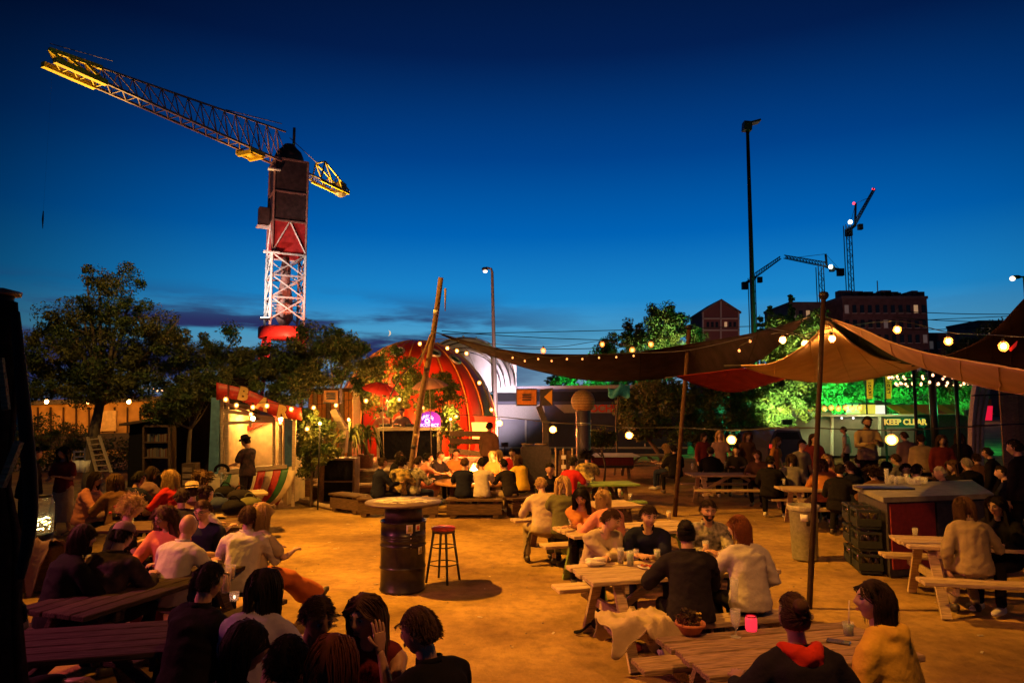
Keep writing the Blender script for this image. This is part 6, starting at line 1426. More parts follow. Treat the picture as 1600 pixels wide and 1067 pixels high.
lamp('POINT', 'purple_glow_light', D_(670, 655, -.4), (.4, .05, 1), 1.5, radius=.1)
for i, (x, y, m_, rr) in enumerate(((597, 605, mat('parasol_red', (.55, .02, .015), .7), .58), (671, 598, mat('parasol_pink', (.58, .25, .16), .7), .56))):
    p = at(x, y-6, 21.6 if i == 0 else 21.2); t = thing('parasol', ['small red parasol tilted above the left DJ', 'small pink parasol above the right end of the DJ booth'][i], 'parasol', p)
    M = Matrix.Rotation(R(12 if i == 0 else -5), 3, 'Y') @ Matrix.Rotation(R(10), 3, 'X')
    for k in range(8):
        P = []
        for a in np.linspace(k*math.pi/4, (k+1)*math.pi/4, 4):
            sc = 1-.05*math.sin((a-k*math.pi/4)*4); P.append([p+M @ Vector((math.cos(a)*q*rr*sc, math.sin(a)*q*rr*sc, .02-.26*q*q)) for q in (0.02, .35, .7, 1)])
        mb = MB(); mb.grid(P, .004); part('gore', mb, m_, t)
    part('pole', MB().tube([p+Vector((0, 0, .05)), Vector((p.x+.1, p.y, .6))], .015, 6), WOODL, t)
t = thing('small_hut', 'little orange lit wooden hut behind the left speaker sculpture', 'hut', (at(510, 690, 23.5).x, 23.5, 0)); Hh_ = lambda x, y, d=0.: at(x, y, 23.5)+Vector((0, d, 0))
fp([(480, 720), (480, 606), (548, 606), (548, 720)], .1, 1.5, 'wall', WOODD, t, Hh_)
for x in range(482, 546, 7): fp([(x, 720), (x, 612), (x+5.6, 612), (x+5.6, 720)], .03, .09, 'board', ORP if x % 3 else WOOD, t, Hh_)
# speaker sculptures
def horn(label, bx0, by0, bx1, by1, Y, armpts, mcol):
    t = thing('speaker_sculpture', label, 'sculpture', (at((bx0+bx1)/2, 700, Y).x, Y, 0)); G_ = lambda x, y, d=0.: at(x, y, Y)+Vector((0, d, 0))
    fp([(bx0, by1), (bx0, by0), (bx1, by0), (bx1, by1)], 0, .28, 'cabinet', mcol, t, G_)
    fp([(bx0-1.5, by1+2), (bx0-1.5, by0-2), (bx1+1.5, by0-2), (bx1+1.5, by1+2)], .05, .34, 'cabinet_frame', DARKM, t, G_)
    for k in range(3): cy = (by0+by1)/2-4+k*4; fp([((bx0+bx1)/2-7, cy+1.2), ((bx0+bx1)/2-7, cy-.8), ((bx0+bx1)/2+7, cy-.8), ((bx0+bx1)/2+7, cy+1.2)], -.03, .01, 'port_bar', DARKM, t, G_)
    mb = MB()
    for (a, b) in zip(armpts[:-1], armpts[1:]): mb.beam(G_(a[0], a[1], .2), G_(b[0], b[1], .2), .16, (a[2] if len(a) > 2 else .22), up=(0, 1, 0))
    part('arm', mb, WOODL if bx0 < 700 else DARKM, t); return t, G_
t, G_ = horn('speaker sculpture with orange cabinet and yellow cone on a dark arm, near the red shell', 808, 609, 838, 632, 19.5, [(842, 634, .2), (853, 662, .2), (853, 705, .2)], ORP)
fp([(844, 634), (844, 608), (864, 606), (864, 634)], .0, .3, 'horn_box', DARKM, t, G_); fp([(850, 620), (862.5, 609), (862.5, 632)], -.05, .0, 'horn_cone', mat('amber_paint', (.62, .32, .02), .5), t, G_)
fp([(812, 752), (814, 700), (818, 696), (856, 696), (861, 702), (863, 752)], -.1, .4, 'base_cabinet', DARKM, t, G_)
for x in (824, 846): mb = MB(); mb.lathe([(.01, 0), (.17, 0), (.17, .03), (.01, .03)], G_(x, 695, .15), 16); part('lid', mb, WOOD, t)
t, G_ = horn('speaker sculpture with brown cabinet on a pale bent arm, right of the kiosk', 506, 610, 528, 628, 17.4, [(518, 640, .2), (535, 672, .28), (533, 708, .30)], mat('brown_cabinet', (.26, .10, .03), .6, var=.2))
t = thing('speaker_cabinet', 'large dark fronted speaker cabinet standing below the pale bent arm', 'speaker cabinet', gz(524, 786)); gc = gz(524, 786); w_ = .92
part('box', MB().box((gc.x, gc.y+.32, .55), (w_, .6, 1.10), bev=.01), mat('cabinet_wood', (.22, .14, .08), .7, bump=.2, var=.2), t)
for k, (z, h_) in enumerate(((.80, .5), (.28, .46))): part('grille', MB().box((gc.x+.06, gc.y+.01, z), (w_-.22, .03, h_), bev=.005), CL['black'], t)
mb = MB(); mb.beam((gc.x-.25, gc.y+.15, 1.13), (gc.x-.05, gc.y+.2, 1.28), .12, .10); part('prop', mb, WOODD, t)
g2 = gz(477, 776); t = thing('loudspeaker', 'small black loudspeaker raised on a pale block beside the kiosk', 'loudspeaker', g2); part('stand', MB().box((g2.x, g2.y+.3, .22), (.45, .4, .44), bev=.02), WOOD, t); part('box', MB().box((g2.x, g2.y+.3, .86), (.42, .38, .72), bev=.02), BLACKM, t); part('grille', MB().box((g2.x+.08, g2.y+.10, .86), (.18, .02, .6)), CL['black'], t)
# column with ball
t = thing('ball_column', 'dark column topped by a large orange lit mesh ball', 'column', (at(911, 690, 20).x, 20, 0)); pc = at(911, 627, 20); rb = .335
mb = MB(); mb.lathe([(.21, 0), (.21, pc.z-.25), (.20, pc.z-.22)], (pc.x, 20, 0), 28, cap=False); part('column', mb, mat('column_paint', (.028, .018, .034), .5, var=.2, coat=.2), t)
mb = MB(); mb.ball(pc, rb, 30, 20); part('ball', mb, mat('ball_plaster', (.36, .22, .08), .6, bump=.9, bscale=55, var=.35), t)
mb = MB(); [mb.tube([pc+Vector((math.cos(a)*math.cos(e)*rb*1.005, math.sin(a)*math.cos(e)*rb*1.005, math.sin(e)*rb*1.005)) for a in np.linspace(0, 2*math.pi, 31)], .006, 4) for e in np.linspace(-1.2, 1.2, 11)]; part('mesh_ring', mb, RUST, t)
mb = MB(); mb.lathe([(.215, 1.86), (.225, 1.88), (.225, 1.92), (.215, 1.94)], (pc.x, 20, 0), 28, cap=False); part('collar', mb, STEEL, t)
# blue cloth on thin pole
a = gz(960, 742); b = at(966, 612, 24)*1; b = at(966, 622, a.y); t = thing('cloth_on_pole', 'turquoise cloth bundle on a thin crooked pole right of the ball topped column', 'pole', a)
part('pole', MB().tube(spline([a, a.lerp(b, .33)+Vector((.04, 0, 0)), a.lerp(b, .66)-Vector((.03, 0, 0)), b], 10), .035, 6), BARK, t)
P = [[at(950+u*34, 607+v*14+math.sin(u*9)*3-(6 if u > .5 else 0)*(1-v)+abs(u-.5)*-4, a.y+.12*math.sin(u*7+v*3)) for v in np.linspace(0, 1, 5)] for u in np.linspace(0, 1, 12)]; mb = MB(); mb.grid(P, .01); part('cloth', mb, mat('turquoise_cloth', (.05, .34, .40), .8, bump=.3, var=.3), t)

# fire pit
fx, fy = at(740, 738, 17.4).x, 17.4
t = thing('fire_pit', 'round fire pit table with burning flames in the middle of the seated circle', 'fire pit', (fx, fy, 0))
mb = MB(); mb.lathe([(.30, .52), (.95, .52), (.95, .57), (.30, .57)], (fx, fy, 0), 32); part('table_ring', mb, mat('copper_table', (.42, .20, .07), .5, var=.25), t)
for k in range(4): a = R(45+90*k); part('leg', MB().beam((fx+math.cos(a)*.7, fy+math.sin(a)*.7, 0), (fx+math.cos(a)*.7, fy+math.sin(a)*.7, .52), .08, .08, up=(0, 1, 0)), WOODD, t)
mb = MB(); mb.lathe([(.05, .30), (.28, .38), (.34, .58), (.31, .58), (.25, .42), (.05, .36)], (fx, fy, 0), 20); part('fire_bowl', mb, RUST, t)
FL = emat('flame', (1, .38, .06), 16); FL2 = emat('flame_core', (1, .62, .22), 22); rg = random.Random(6)
for k in range(13):
    a = rg.uniform(0, 6.28); q = rg.uniform(0, .17); h_ = rg.uniform(.18, .46)*(1.2-q*3); b = Vector((fx+math.cos(a)*q, fy+math.sin(a)*q, .52)); mb = MB()
    mb.tube([b, b+Vector((rg.uniform(-.03, .03), 0, h_*.35)), b+Vector((rg.uniform(-.05, .05), 0, h_*.7)), b+Vector((rg.uniform(-.07, .07), 0, h_))], [.045, .06, .03, .004], 7); part('flame', mb, FL if k % 3 else FL2, t)
for k in range(4): a = k*.8; part('log', MB().tube([(fx-math.cos(a)*.22, fy-math.sin(a)*.22, .50), (fx+math.cos(a)*.22, fy+math.sin(a)*.22, .54)], .04, 7), mat('charred_log', (.02, .015, .012), .9), t)
lamp('POINT', 'fire_light', (fx, fy, 1.0), (1, .30, .05), 330, radius=.2)
# low benches round the fire
def low_bench(a, b, label, h_=.38, d=.42):
    a = Vector(a); b = Vector(b); L_ = (b-a).length; an = math.atan2(b.y-a.y, b.x-a.x); t = thing('low_bench', label, 'bench', (a+b)/2, an, 'low timber benches round the fire')
    for k in range(3): share('seat_board', MB().box((0, 0, 0), (L_, d/3-.012, .045), bev=.005).mesh('seat_board', WOODD), t, loc=(0, (k-1)*d/3, h_))
    share('front_board', MB().box((0, 0, 0), (L_-.04, .04, h_*.62), bev=.004).mesh('front_board', WOODD), t, loc=(0, -d/2+.06, h_*.5)); 
    for k in (-1, 1): share('leg_block', MB().box((0, 0, 0), (.12, d-.1, h_-.03)).mesh('leg_block', WOODD), t, loc=(k*(L_/2-.15), 0, (h_-.03)/2))
    return t
low_bench((-3.35, 15.7, 0), (-1.55, 15.55, 0), 'low timber bench directly behind the barrel table')
low_bench((-1.42, 15.5, 0), (-.20, 15.5, 0), 'low timber bench under the two people seen from behind at the fire')
low_bench((-.10, 15.55, 0), (.75, 16.1, 0), 'short low bench at the right of the fire, near the white shirted man')
low_bench((-4.1, 16.6, 0), (-3.3, 16.0, 0), 'low bench at the left with the backpack girl')
low_bench((-2.3, 18.9, 0), (-.6, 19.2, 0), 'low bench on the far side of the fire')
mb = MB(); pts = [gz(452, 781), gz(480, 787), gz(520, 796), gz(556, 797)]; mb.tube(spline([p+Vector((0, 0, .05)) for p in pts], 14), .06, 8); top('kerb_log', mb, WOODL, 'curved pale edging log on the ground right of the kiosk', 'log')
mb = MB(); mb.tube([gz(560, 799)+Vector((0, 0, .03)), gz(830, 801)+Vector((0, 0, .03))], .035, 6); top('kerb_log', mb, WOODD, 'long thin edging pole along the foot of the fire benches', 'log')
t = thing('back_bench', 'red lit bench with slatted back in front of the red shell', 'bench', (at(735, 700, 21.5).x, 21.5, .6))
for y in (677, 689, 704): a, b = at(703, y, 21.5), at(760, y+(1 if y < 700 else 6), 21.2); part('slat', MB().beam(a, b, .05, .16), WOODD if y < 700 else WOOD, t)
for x in (707, 756): part('leg', MB().beam(at(x, 677, 21.55), Vector((at(x, 677, 21.55).x, 21.6, .58)), .06, .06, up=(0, 1, 0)), WOODD, t)
t = thing('low_fence', 'rail fence with small notices behind the man in the black vest', 'fence', (at(880, 700, 19).x, 19.4, 0)); N_ = lambda x, y, d=0.: at(x, y, 19.4)+Vector((0, d, 0))
for x in (867, 879, 893): fp([(x, 757), (x, 700), (x+2, 700), (x+2, 757)], 0, .08, 'post', WOODL, t, N_)
for x in range(868, 893, 6): fp([(x, 752), (x, 704), (x+4.8, 704), (x+4.8, 752)], .09, .12, 'board', WOODD, t, N_)
for y in (711, 726): fp([(877, y+6), (877, y), (884, y), (884, y+6)], -.02, .0, 'notice', WHITEP, t, N_)
t = thing('parked_truck_bed', 'low dark red flatbed with white edge behind the floral shirt', 'flatbed', (at(950, 720, 23).x, 23, 0)); R_ = lambda x, y, d=0.: at(x, y, 23)+Vector((0, d, 0))
fp([(925, 728), (925, 714), (990, 714), (990, 728)], 0, 1.5, 'side_panel', CL['maroon'], t, R_); fp([(925, 714), (925, 712), (1000, 712), (1000, 714)], -.04, 1.5, 'edge_trim', WHITEP, t, R_); fp([(925, 731), (925, 727), (990, 727), (990, 731)], -.02, 1.4, 'chassis', BLACKM, t, R_)

# ================================================================ RIGHT: serving counter, bin
a, b, c, d = gz(1380, 777, 1.10), gz(1553, 771, 1.10), gz(1518, 749, 1.10), gz(1332, 757, 1.10)
t = thing('serving_counter', 'boxy outdoor counter with grey zinc top and a dark red panel', 'counter', (a+c)/2*1)
cen = (a+b+c+d)/4; GT = mat('zinc_top', (.20, .19, .15), .75, metal=.0, spec=.2, var=.2, bscale=6)
def prism(pts, z0, z1, sc=1.0):
    mb = MB(); q = [cen.xy+(p.xy-cen.xy)*sc for p in pts]; n = len(q); vv = [(p.x, p.y, z0) for p in q]+[(p.x, p.y, z1) for p in q]
    mb.add(vv, [tuple(range(n-1, -1, -1)), tuple(range(n, 2*n))]+[(i, (i+1) % n, (i+1) % n+n, i+n) for i in range(n)]); return mb
part('counter_top', prism([a, b, c, d], 1.03, 1.10), GT, t); part('carcass', prism([a, b, c, d], .0, 1.03, .93), DARKM, t)
f0, f1 = (cen+(a-cen)*.93), (cen+(b-cen)*.93); u = (f1-f0); un_ = Vector((u.x, u.y, 0)).normalized(); fn = Vector((un_.y, -un_.x, 0))
for k, (s0, s1, m_) in enumerate(((.02, .44, mat('dark_red_panel', (.16, .012, .010), .6, var=.2)), (.46, .72, DARKM), (.74, .98, DARKM))):
    p0, p1 = f0+u*s0+fn*.012, f0+u*s1+fn*.012; mb = MB(); mb.beam(Vector((p0.x, p0.y, .55)), Vector((p1.x, p1.y, .55)), .03, .9); part('front_panel', mb, m_, t)
mb = MB(); mb.box((gz(1392, 766, 1.1).x, gz(1392, 766, 1.1).y+.2, 1.115), (.8, .3, .03)); tag(part('tray', mb, BLACKM), 'black tray lying on the zinc counter top', 'tray')
GC = mat('crate_green', (.012, .018, .014), .6, var=.2); l0, l1 = (cen+(a-cen)*.93), (cen+(d-cen)*.93); v_ = (l1-l0); vn = v_.normalized(); ln_ = Vector((-abs(vn.y), vn.x*(1 if vn.y > 0 else -1), 0)).normalized()
lb = ['upper left bottle crate stacked by the counter', 'middle bottle crate stacked by the counter', 'lower bottle crate stacked by the counter', 'top rear bottle crate by the counter', 'second rear bottle crate by the counter', 'bottom rear bottle crate by the counter']
for k in range(6):
    col_, row = k//3, 2-k % 3; p = l0+v_*(.18+.32*col_)+ln_*.22; an = math.atan2(vn.y, vn.x); z0 = row*.31+.01
    t = thing('bottle_crate', lb[k], 'crate', (p.x, p.y, z0), an, 'green bottle crates beside the counter')
    for (cx_, cy_, sx, sy) in ((0, -.15, .40, .02), (0, .15, .40, .02), (-.19, 0, .02, .28), (.19, 0, .02, .28)):
        part('side', MB().box((cx_, cy_, .09), (sx, sy, .10)), GC, t, local=True); part('rim', MB().box((cx_, cy_, .25), (sx, sy, .035)), GC, t, local=True)
    part('base', MB().box((0, 0, .015), (.38, .28, .03)), GC, t, local=True)
    for (cx_, cy_) in ((-.18, -.14), (.18, -.14), (-.18, .14), (.18, .14)): part('corner_post', MB().box((cx_, cy_, .19), (.03, .03, .09)), GC, t, local=True)
    bm_ = MB().lathe([(.01, 0), (.03, 0), (.03, .14), (.012, .18), (.012, .23), (.01, .235)], (0, 0, 0), 8).mesh('bottle', mat('bottle_glass', (.05, .035, .012), .1, coat=.5))
    for ix in range(4):
        for iy in range(3): share('bottle', bm_, t, loc=(-.135+.09*ix, -.09+.09*iy, .03))
bx = gz(1258, 873); t = thing('rubbish_bin', 'galvanised rubbish bin with stickers standing right behind the dark pole', 'bin', bx)
part('barrel', MB().lathe([(.01, 0), (.185, 0), (.19, .02), (.215, .78), (.232, .80), (.232, .83), (.212, .83), (.20, .78), (.01, .7)], bx, 28), mat('bin_steel', (.30, .30, .27), .5, metal=.5, bump=.15, var=.15), t)
for (dx, z, w_, h_, m_) in ((-.075, .66, .11, .10, WHITEP), (-.01, .58, .075, .085, BLACKM)):
    mb = MB(); zz = .19+.025*z/.78+.006; mb.grid([[bx+Vector((math.sin(a_)*(zz+.004), -math.cos(a_)*(zz+.004), z+v)) for v in (-h_/2, h_/2)] for a_ in np.linspace((dx-w_/2)/zz, (dx+w_/2)/zz, 5)], .002); part('sticker', mb, m_, t)
part('bin_liner', MB().lathe([(.20, .80), (.236, .835), (.242, .80), (.236, .76)], bx, 20, cap=False), mat('liner', (.30, .27, .24), .6, bump=.4, var=.3), t)

# ================================================================ TABLEWARE
def glass(p, label, h_=.14, r=.036, drink=None, group=None, name='glass'):
    t = thing(name, label, 'glass', p, group=group); p = Vector(p)
    part('tumbler', MB().lathe([(.005, 0), (r*.8, 0), (r, h_), (r*.93, h_), (r*.74, .012), (.005, .010)], p, 16), GLASS, t)
    if drink: part('drink', MB().lathe([(.005, .013), (r*.72, .013), (r*.9, h_*.8), (.005, h_*.8)], p, 14), drink, t)
    return t
BEER = mat('beer', (.55, .30, .05), .2); COLA = mat('dark_drink', (.08, .02, .01), .15); MOJ = mat('green_drink', (.10, .22, .05), .3); FOAM = mat('foam', (.7, .66, .58), .8)
tz = .752
def on_t(px, py, z=tz): return gz(px, py, z)
# bowl with plant on T1
p = on_t(1079, 990); t = thing('flower_bowl', 'terracotta bowl with a reddish succulent and small yellow flowers', 'plant pot', p)
part('bowl', MB().lathe([(.01, 0), (.06, 0), (.095, .055), (.108, .062), (.108, .082), (.095, .082), (.085, .06), (.01, .05)], p, 24), mat('terracotta_orange', (.42, .14, .05), .75, bump=.2, var=.15), t)
cl = [((rx_, ry_, .10+rz_), .035) for rx_, ry_, rz_ in [(random.uniform(-.07, .07), random.uniform(-.06, .06), random.uniform(-.01, .05)) for _ in range(16)]]
o = bpy.data.objects.new('succulent', leaf_mesh('succulent', cl, 26, .016, [leafmat('leaf_plum', (.10, .035, .03)), leafmat('leaf_dusk', (.09, .06, .03))], seed=3)); COL.objects.link(o); o.parent = t
for dx, dy, dz in ((.05, 0, .14), (.075, .02, .135), (.06, -.03, .12)): part('flower', MB().ball(p+Vector((dx, dy, dz)), .013, 8, 5, (1, 1, .6)), mat('petal_yellow', (.62, .45, .06), .6), t)
p = on_t(1174, 985); t = thing('tea_light_holder', 'glowing pink tea light jar on the nearest table', 'candle', p); part('jar', MB().lathe([(.005, 0), (.036, 0), (.042, .02), (.042, .085), (.036, .098), (.02, .10), (.005, .10)], p, 20), emat('pink_glow', (1, .04, .08), .75), t); part('rim', MB().lathe([(.034, .097), (.040, .102), (.034, .107)], p, 20, cap=False), mat('pink_glass', (.5, .05, .08), .2), t)
p = on_t(1150, 995); t = thing('glass', 'tall stemmed glass beside the pink tea light', 'glass', p); part('goblet', MB().lathe([(.005, 0), (.040, 0), (.038, .006), (.007, .012), (.006, .05), (.02, .07), (.034, .11), (.036, .19), (.033, .19), (.031, .11), (.015, .075)], p, 20), GLASS, t)
p = on_t(1148, 940); glass(p, 'second tall glass behind the stemmed one on the nearest table', .19, .036)
p = on_t(1326, 992); t = glass(p, 'short glass with lime and a striped straw between the two women', .09, .04, MOJ); part('straw', MB().tube([p+Vector((0, 0, .02)), p+Vector((.015, 0, .24))], .005, 6), mat('paper_straw', (.6, .5, .35), .6), t)
p = on_t(1310, 1003); tag(part('phone', MB().box(p+Vector((0, 0, .006)), (.075, .15, .009), Matrix.Rotation(R(60), 3, 'Z'), .003), mat('phone_glass', (.08, .08, .09), .1, coat=1)), 'flat phone lying beside the glass with the straw', 'phone')
# T2
p = on_t(930, 884); mb = MB(); mb.box(p+Vector((0, 0, .035)), (.19, .12, .055), Matrix.Rotation(R(10), 3, 'Z'), .02); mb.ball(p+Vector((.04, 0, .065)), .05, 10, 6, (1.5, .9, .5)); mb.ball(p+Vector((-.05, .01, .055)), .05, 10, 6, (1.1, .9, .5)); top('folded_napkin', mb, cloth('napkin', (.62, .58, .48)), 'crumpled white napkin on the left corner of the table with the coat', 'napkin')
for x, y, d_, lab, r_, h_ in ((970, 882, COLA, 'red drink in a tall glass on the men\'s table', .036, .17), (985, 884, MOJ, 'green cocktail glass in front of the man in navy', .04, .15), (1027, 876, MOJ, 'green drink near the dark jacketed person', .036, .12), (1103, 868, BEER, 'beer glass in front of the bearded man', .036, .16), (994, 874, None, 'empty tumbler at the middle of the men\'s table', .034, .11), (1127, 880, None, 'empty tumbler beside the white jumper woman', .034, .12)): glass(on_t(x, y), lab, h_, r_, d_)
p = on_t(1012, 887); t = thing('plate', 'small plate of snacks in front of the man in navy', 'plate', p); part('dish', MB().lathe([(.005, 0), (.06, .002), (.10, .015), (.10, .02), (.06, .008), (.005, .006)], p, 24), WHITEP, t)
for k in range(7): part('snack', MB().ball(p+Vector((random.uniform(-.05, .05), random.uniform(-.05, .05), .022)), .018, 7, 5, (1.2, 1, .7)), mat('snack_brown', (.26, .09, .03), .6) if k % 2 else mat('snack_red', (.4, .05, .03), .5), t)
# coat on the near bench of T2
def drape(name, label, cat, cx, cy, ang, L_, W, z0, m, seed, drop=.22):
    rg = random.Random(seed); P = []
    M = Matrix.Rotation(R(ang), 3, 'Z')
    for i in range(29):
        u = i/28; row = []
        for j in range(25):
            v = j/24; x = (u-.5)*L_; y = (v-.5)*W*(1+.15*math.sin(u*7+seed)); over = max(0, abs(y)-.15)
            nn_ = noise.noise(Vector((x*4, y*4, seed)))*2.5; z = z0+.03+.07*abs(noise.noise(Vector((x*5+nn_, y*6, seed))))+.05*(1-abs(math.sin(x*9+y*7+nn_*1.6)))**2+.03*(1-abs(math.sin(x*5-y*13+nn_*2)))**2 - over*1.5*drop/.22*(.8+.4*math.sin(u*11))
            yy = math.copysign(min(abs(y), .15+over*.35), y); row.append(Vector((cx, cy, 0))+M @ Vector((x+.03*math.sin(v*9), yy, z)))
        P.append(row)
    mb = MB(); mb.grid(P, .008); return top(name, mb, m, label, cat)
drape('coat', 'pale beige coat thrown over the near bench of the men\'s table', 'coat', 1.18, 6.42, 15, .85, .66, .46, cloth('coatbeige', (.46, .36, .22)), 3)
drape('coat', 'grey patterned scarf and jacket hanging off the bench below the long haired woman', 'coat', .45, 10.95, 80, .5, .7, .46, CL['floralgrey'], 8)
p = gz(930, 1005); mb = MB(); mb.ball(p+Vector((.18, .3, .12)), .13, 14, 9, (1.5, .9, .85)); mb.tube(spline([p+Vector((.0, .3, .12)), p+Vector((-.12, .25, .04)), p+Vector((-.18, .3, .02)), p+Vector((-.05, .36, .03)), p+Vector((.1, .35, .1))], 12), .014, 6); top('shoulder_bag', mb, CL['black'], 'black shoulder bag on the ground under the coat', 'bag')
for i, (x, y) in enumerate(((973, 1003), (984, 1020))):
    p = gz(x, y); top('dropped_shoe', MB().box(p+Vector((0, .05, .05)), (.26, .09, .09), Matrix.Rotation(R(-38+i*8), 3, 'Z'), .03), CL['maroon'] if i else CL['khaki'], ['dark red sandal under the bench with the coat', 'khaki shoe under the bench with the coat'][1-i], 'shoe')
for x, y, lab, d_ in ((1082, 733, 'tall clear bottle glass at the left of the long table', None), (1106, 733, 'second clear glass on the long table', None), (1133, 731, 'dark bottle in the middle of the long table', COLA)): glass(gz(x, y, .752), lab, .17, .035, d_)
p = gz(1160, 730, .752); t = thing('tea_light_holder', 'round red glowing tea light on the long table', 'candle', p); part('jar', MB().ball(p+Vector((0, 0, .055)), .06, 12, 8), emat('red_glow', (1, .03, .02), 1.2), t)
p = gz(1152, 729, .752); top('jug', MB().lathe([(.01, 0), (.07, 0), (.08, .08), (.05, .13), (.055, .16), (.04, .16), (.01, .1)], p, 14), mat('terracotta', (.2, .08, .04), .8), 'small clay jug beside the red tea light', 'jug')
p = gz(1331, 880); glass(p, 'upturned glass left on the ground beside the counter', .10, .045)
rg = random.Random(12)
for k in range(12):
    p = gz(1390+k*5.2+rg.uniform(-1, 1), 755+rg.uniform(-2, 3), 1.102); glass(p, 'empty glass in the row of glasses on the far edge of the zinc counter', rg.uniform(.10, .15), .035, None, 'empty glasses on the counter')
p = gz(1386, 757, 1.102); glass(p, 'tall bottle at the left end of the glass cluster on the counter', .26, .036, None, name='bottle')
for x, y, lab, d_ in ((920, 905, 'x', None),): pass
for x, y, z, lab, d_, h_ in ((1225, 757, .752, 'small glass at the left of the table behind the bin', None, .12), (1262, 758, .752, 'brown beer glass on the table behind the bin', BEER, .15), (968, 775, .752, 'glass with a pale drink on the end of the table behind the blonde bob', BEER, .14), (985, 782, .752, 'red tumbler near the end of the table behind the blonde bob', COLA, .12),
        (892, 822, .752, 'small glass at the left end of the green legged table', None, .11), (1045, 812, .752, 'glass at the right end of the green legged table', BEER, .13), (925, 753, .752, 'small cup on the short green tinted table', COLA, .10), (1430, 836, .752, 'low glass on the table of the cream jacket woman', None, .09), (1172, 733, .752, 'amber glass at the right of the red tea light', BEER, .15),
        (1008, 698, .752, 'glass standing on the far lamp lit table', None, .15), (340, 842, .76, 'small glass beside the bald man on the left table', BEER, .13), (205, 820, .76, 'glass next to the orange basket on the left table', None, .13), (1250, 968, .752, 'tall straw coloured drink by the red hooded woman', BEER, .16)):
    glass(gz(x, y, z), lab, h_, .034, d_)
# left tables
glass(gz(353, 925, .76), 'tall beer glass beside the man in the dark jacket at lower left', .21, .042, BEER); glass(gz(360, 905, .76), 'half full beer mug behind the tall beer glass', .13, .045, BEER)
p = gz(366, 938, .76); t = thing('candle_jar', 'small jar with a glint of candle light beside the beer glass', 'candle', p); part('jar', MB().lathe([(.005, 0), (.035, 0), (.04, .07), (.036, .07), (.03, .01)], p, 14), GLASS, t); part('flame', MB().ball(p+Vector((0, 0, .03)), .010, 6, 4, (1, 1, 1.6)), emat('candle_flame', (1, .5, .3), 8), t)
p = gz(182, 812, .76); t = thing('flower_posy', 'red flowers in a pot on the table beside the woman in pink', 'plant', p); part('pot', MB().lathe([(.01, 0), (.05, 0), (.06, .09), (.05, .09), (.01, .08)], p, 12), CL['black'], t)
for k in range(12): part('flower', MB().ball(p+Vector((random.uniform(-.1, .1), random.uniform(-.06, .06), random.uniform(.1, .2))), .022, 7, 5), mat('petal_red', (.45, .01, .03), .6), t)
p = gz(196, 845, .75); top('basket', MB().lathe([(.01, 0), (.09, 0), (.10, .12), (.12, .13), (.10, .14), (.09, .02), (.01, .02)], p, 18), mat('basket_orange', (.36, .13, .05), .8, bump=.5, bscale=60, var=.3), 'small woven orange basket behind the cap wearer', 'basket')
for k, (x, y, sx, m_) in enumerate(((352, 770, .20, 'black'), (375, 776, .22, 'charcoal'), (390, 790, .20, 'olive'), (340, 790, .22, 'denim'), (365, 795, .18, 'black'))):
    p = gz(x, y+8, .75); mb = MB(); mb.ball(p+Vector((0, 0, .10)), 1, 14, 9, (sx, .17, .12)); mb.tube(spline([p+Vector((-.1, 0, .16)), p+Vector((-.04, -.03, .27)), p+Vector((.06, -.03, .26)), p+Vector((.12, 0, .15))], 8), .012, 5); top('bag', mb, CL[m_], ['black bag nearest the kiosk counter on the heaped table', 'charcoal bag in the middle of the heaped table', 'olive bag at the right edge of the heaped table', 'denim coloured bag at the left of the heaped table', 'small black bag at the front of the heaped table'][k], 'bag', 'bags heaped on the table')
# black headphones-like bag and flower stand in front of man
p = K(360, 735, -.5); t = thing('planter_stand', 'narrow metal stand with a black hoop and small pale flowers in front of the kiosk', 'stand', (p.x, p.y, 0)); part('stem', MB().tube([(p.x, p.y, 0), (p.x, p.y, p.z)], .03, 8), STEEL, t); part('hoop', MB().tube([p+Vector((math.cos(a)*.15, 0, .05+math.sin(a)*.12)) for a in np.linspace(-.3, math.pi+.3, 14)], .035, 7), CL['black'], t)
cl = [((p.x-p.x+random.uniform(-.1, .1), random.uniform(-.05, .05), p.z-.05+random.uniform(-.12, .08)), .05) for _ in range(8)]; o = bpy.data.objects.new('flowers', leaf_mesh('flowers', cl, 20, .02, [leafmat('petal_pale', (.5, .45, .3))], seed=4)); COL.objects.link(o); o.parent = t
# lantern jar with fairy lights on a crate at left
p = gz(66, 832, .72); Y0 = p.y; t = thing('fairy_light_jar', 'tall glass jar with a tangle of fairy lights on a post at left', 'lantern', p)
part('jar', MB().lathe([(.02, 0), (.11, 0), (.125, .05), (.125, .36), (.10, .44), (.05, .47), (.02, .475)], p, 24), mat('smoky_glass', (.30, .24, .22), .12, alpha=.35), t); part('lid', MB().lathe([(.02, .46), (.09, .46), (.09, .49), (.02, .495)], p, 20), BLACKM, t); part('jar_base', MB().lathe([(.02, -.12), (.12, -.12), (.13, -.01), (.02, -.005)], p, 20), BLACKM, t)
fm = MB().ball((0, 0, 0), .007, 6, 4).mesh('fairy_light', emat('fairy_bulb', (1, .85, .30), 26)); Wi = WM[t.name].inverted(); rg = random.Random(3)
for k in range(46): a = rg.uniform(0, 6.28); q = rg.uniform(.03, .10); share('fairy_light', fm, t, loc=Wi @ (p+Vector((math.cos(a)*q, math.sin(a)*q, rg.uniform(.04, .20)))))
part('jar_stand', MB().box((p.x, p.y+.0, .29), (.5, .4, .56), bev=.02), WOODD, t)
drape('blanket', 'pinkish blanket hanging over the post below the jar of fairy lights', 'blanket', p.x+.05, p.y-.12, 0, .42, .9, .58, CL['mauve'], 5, .3)
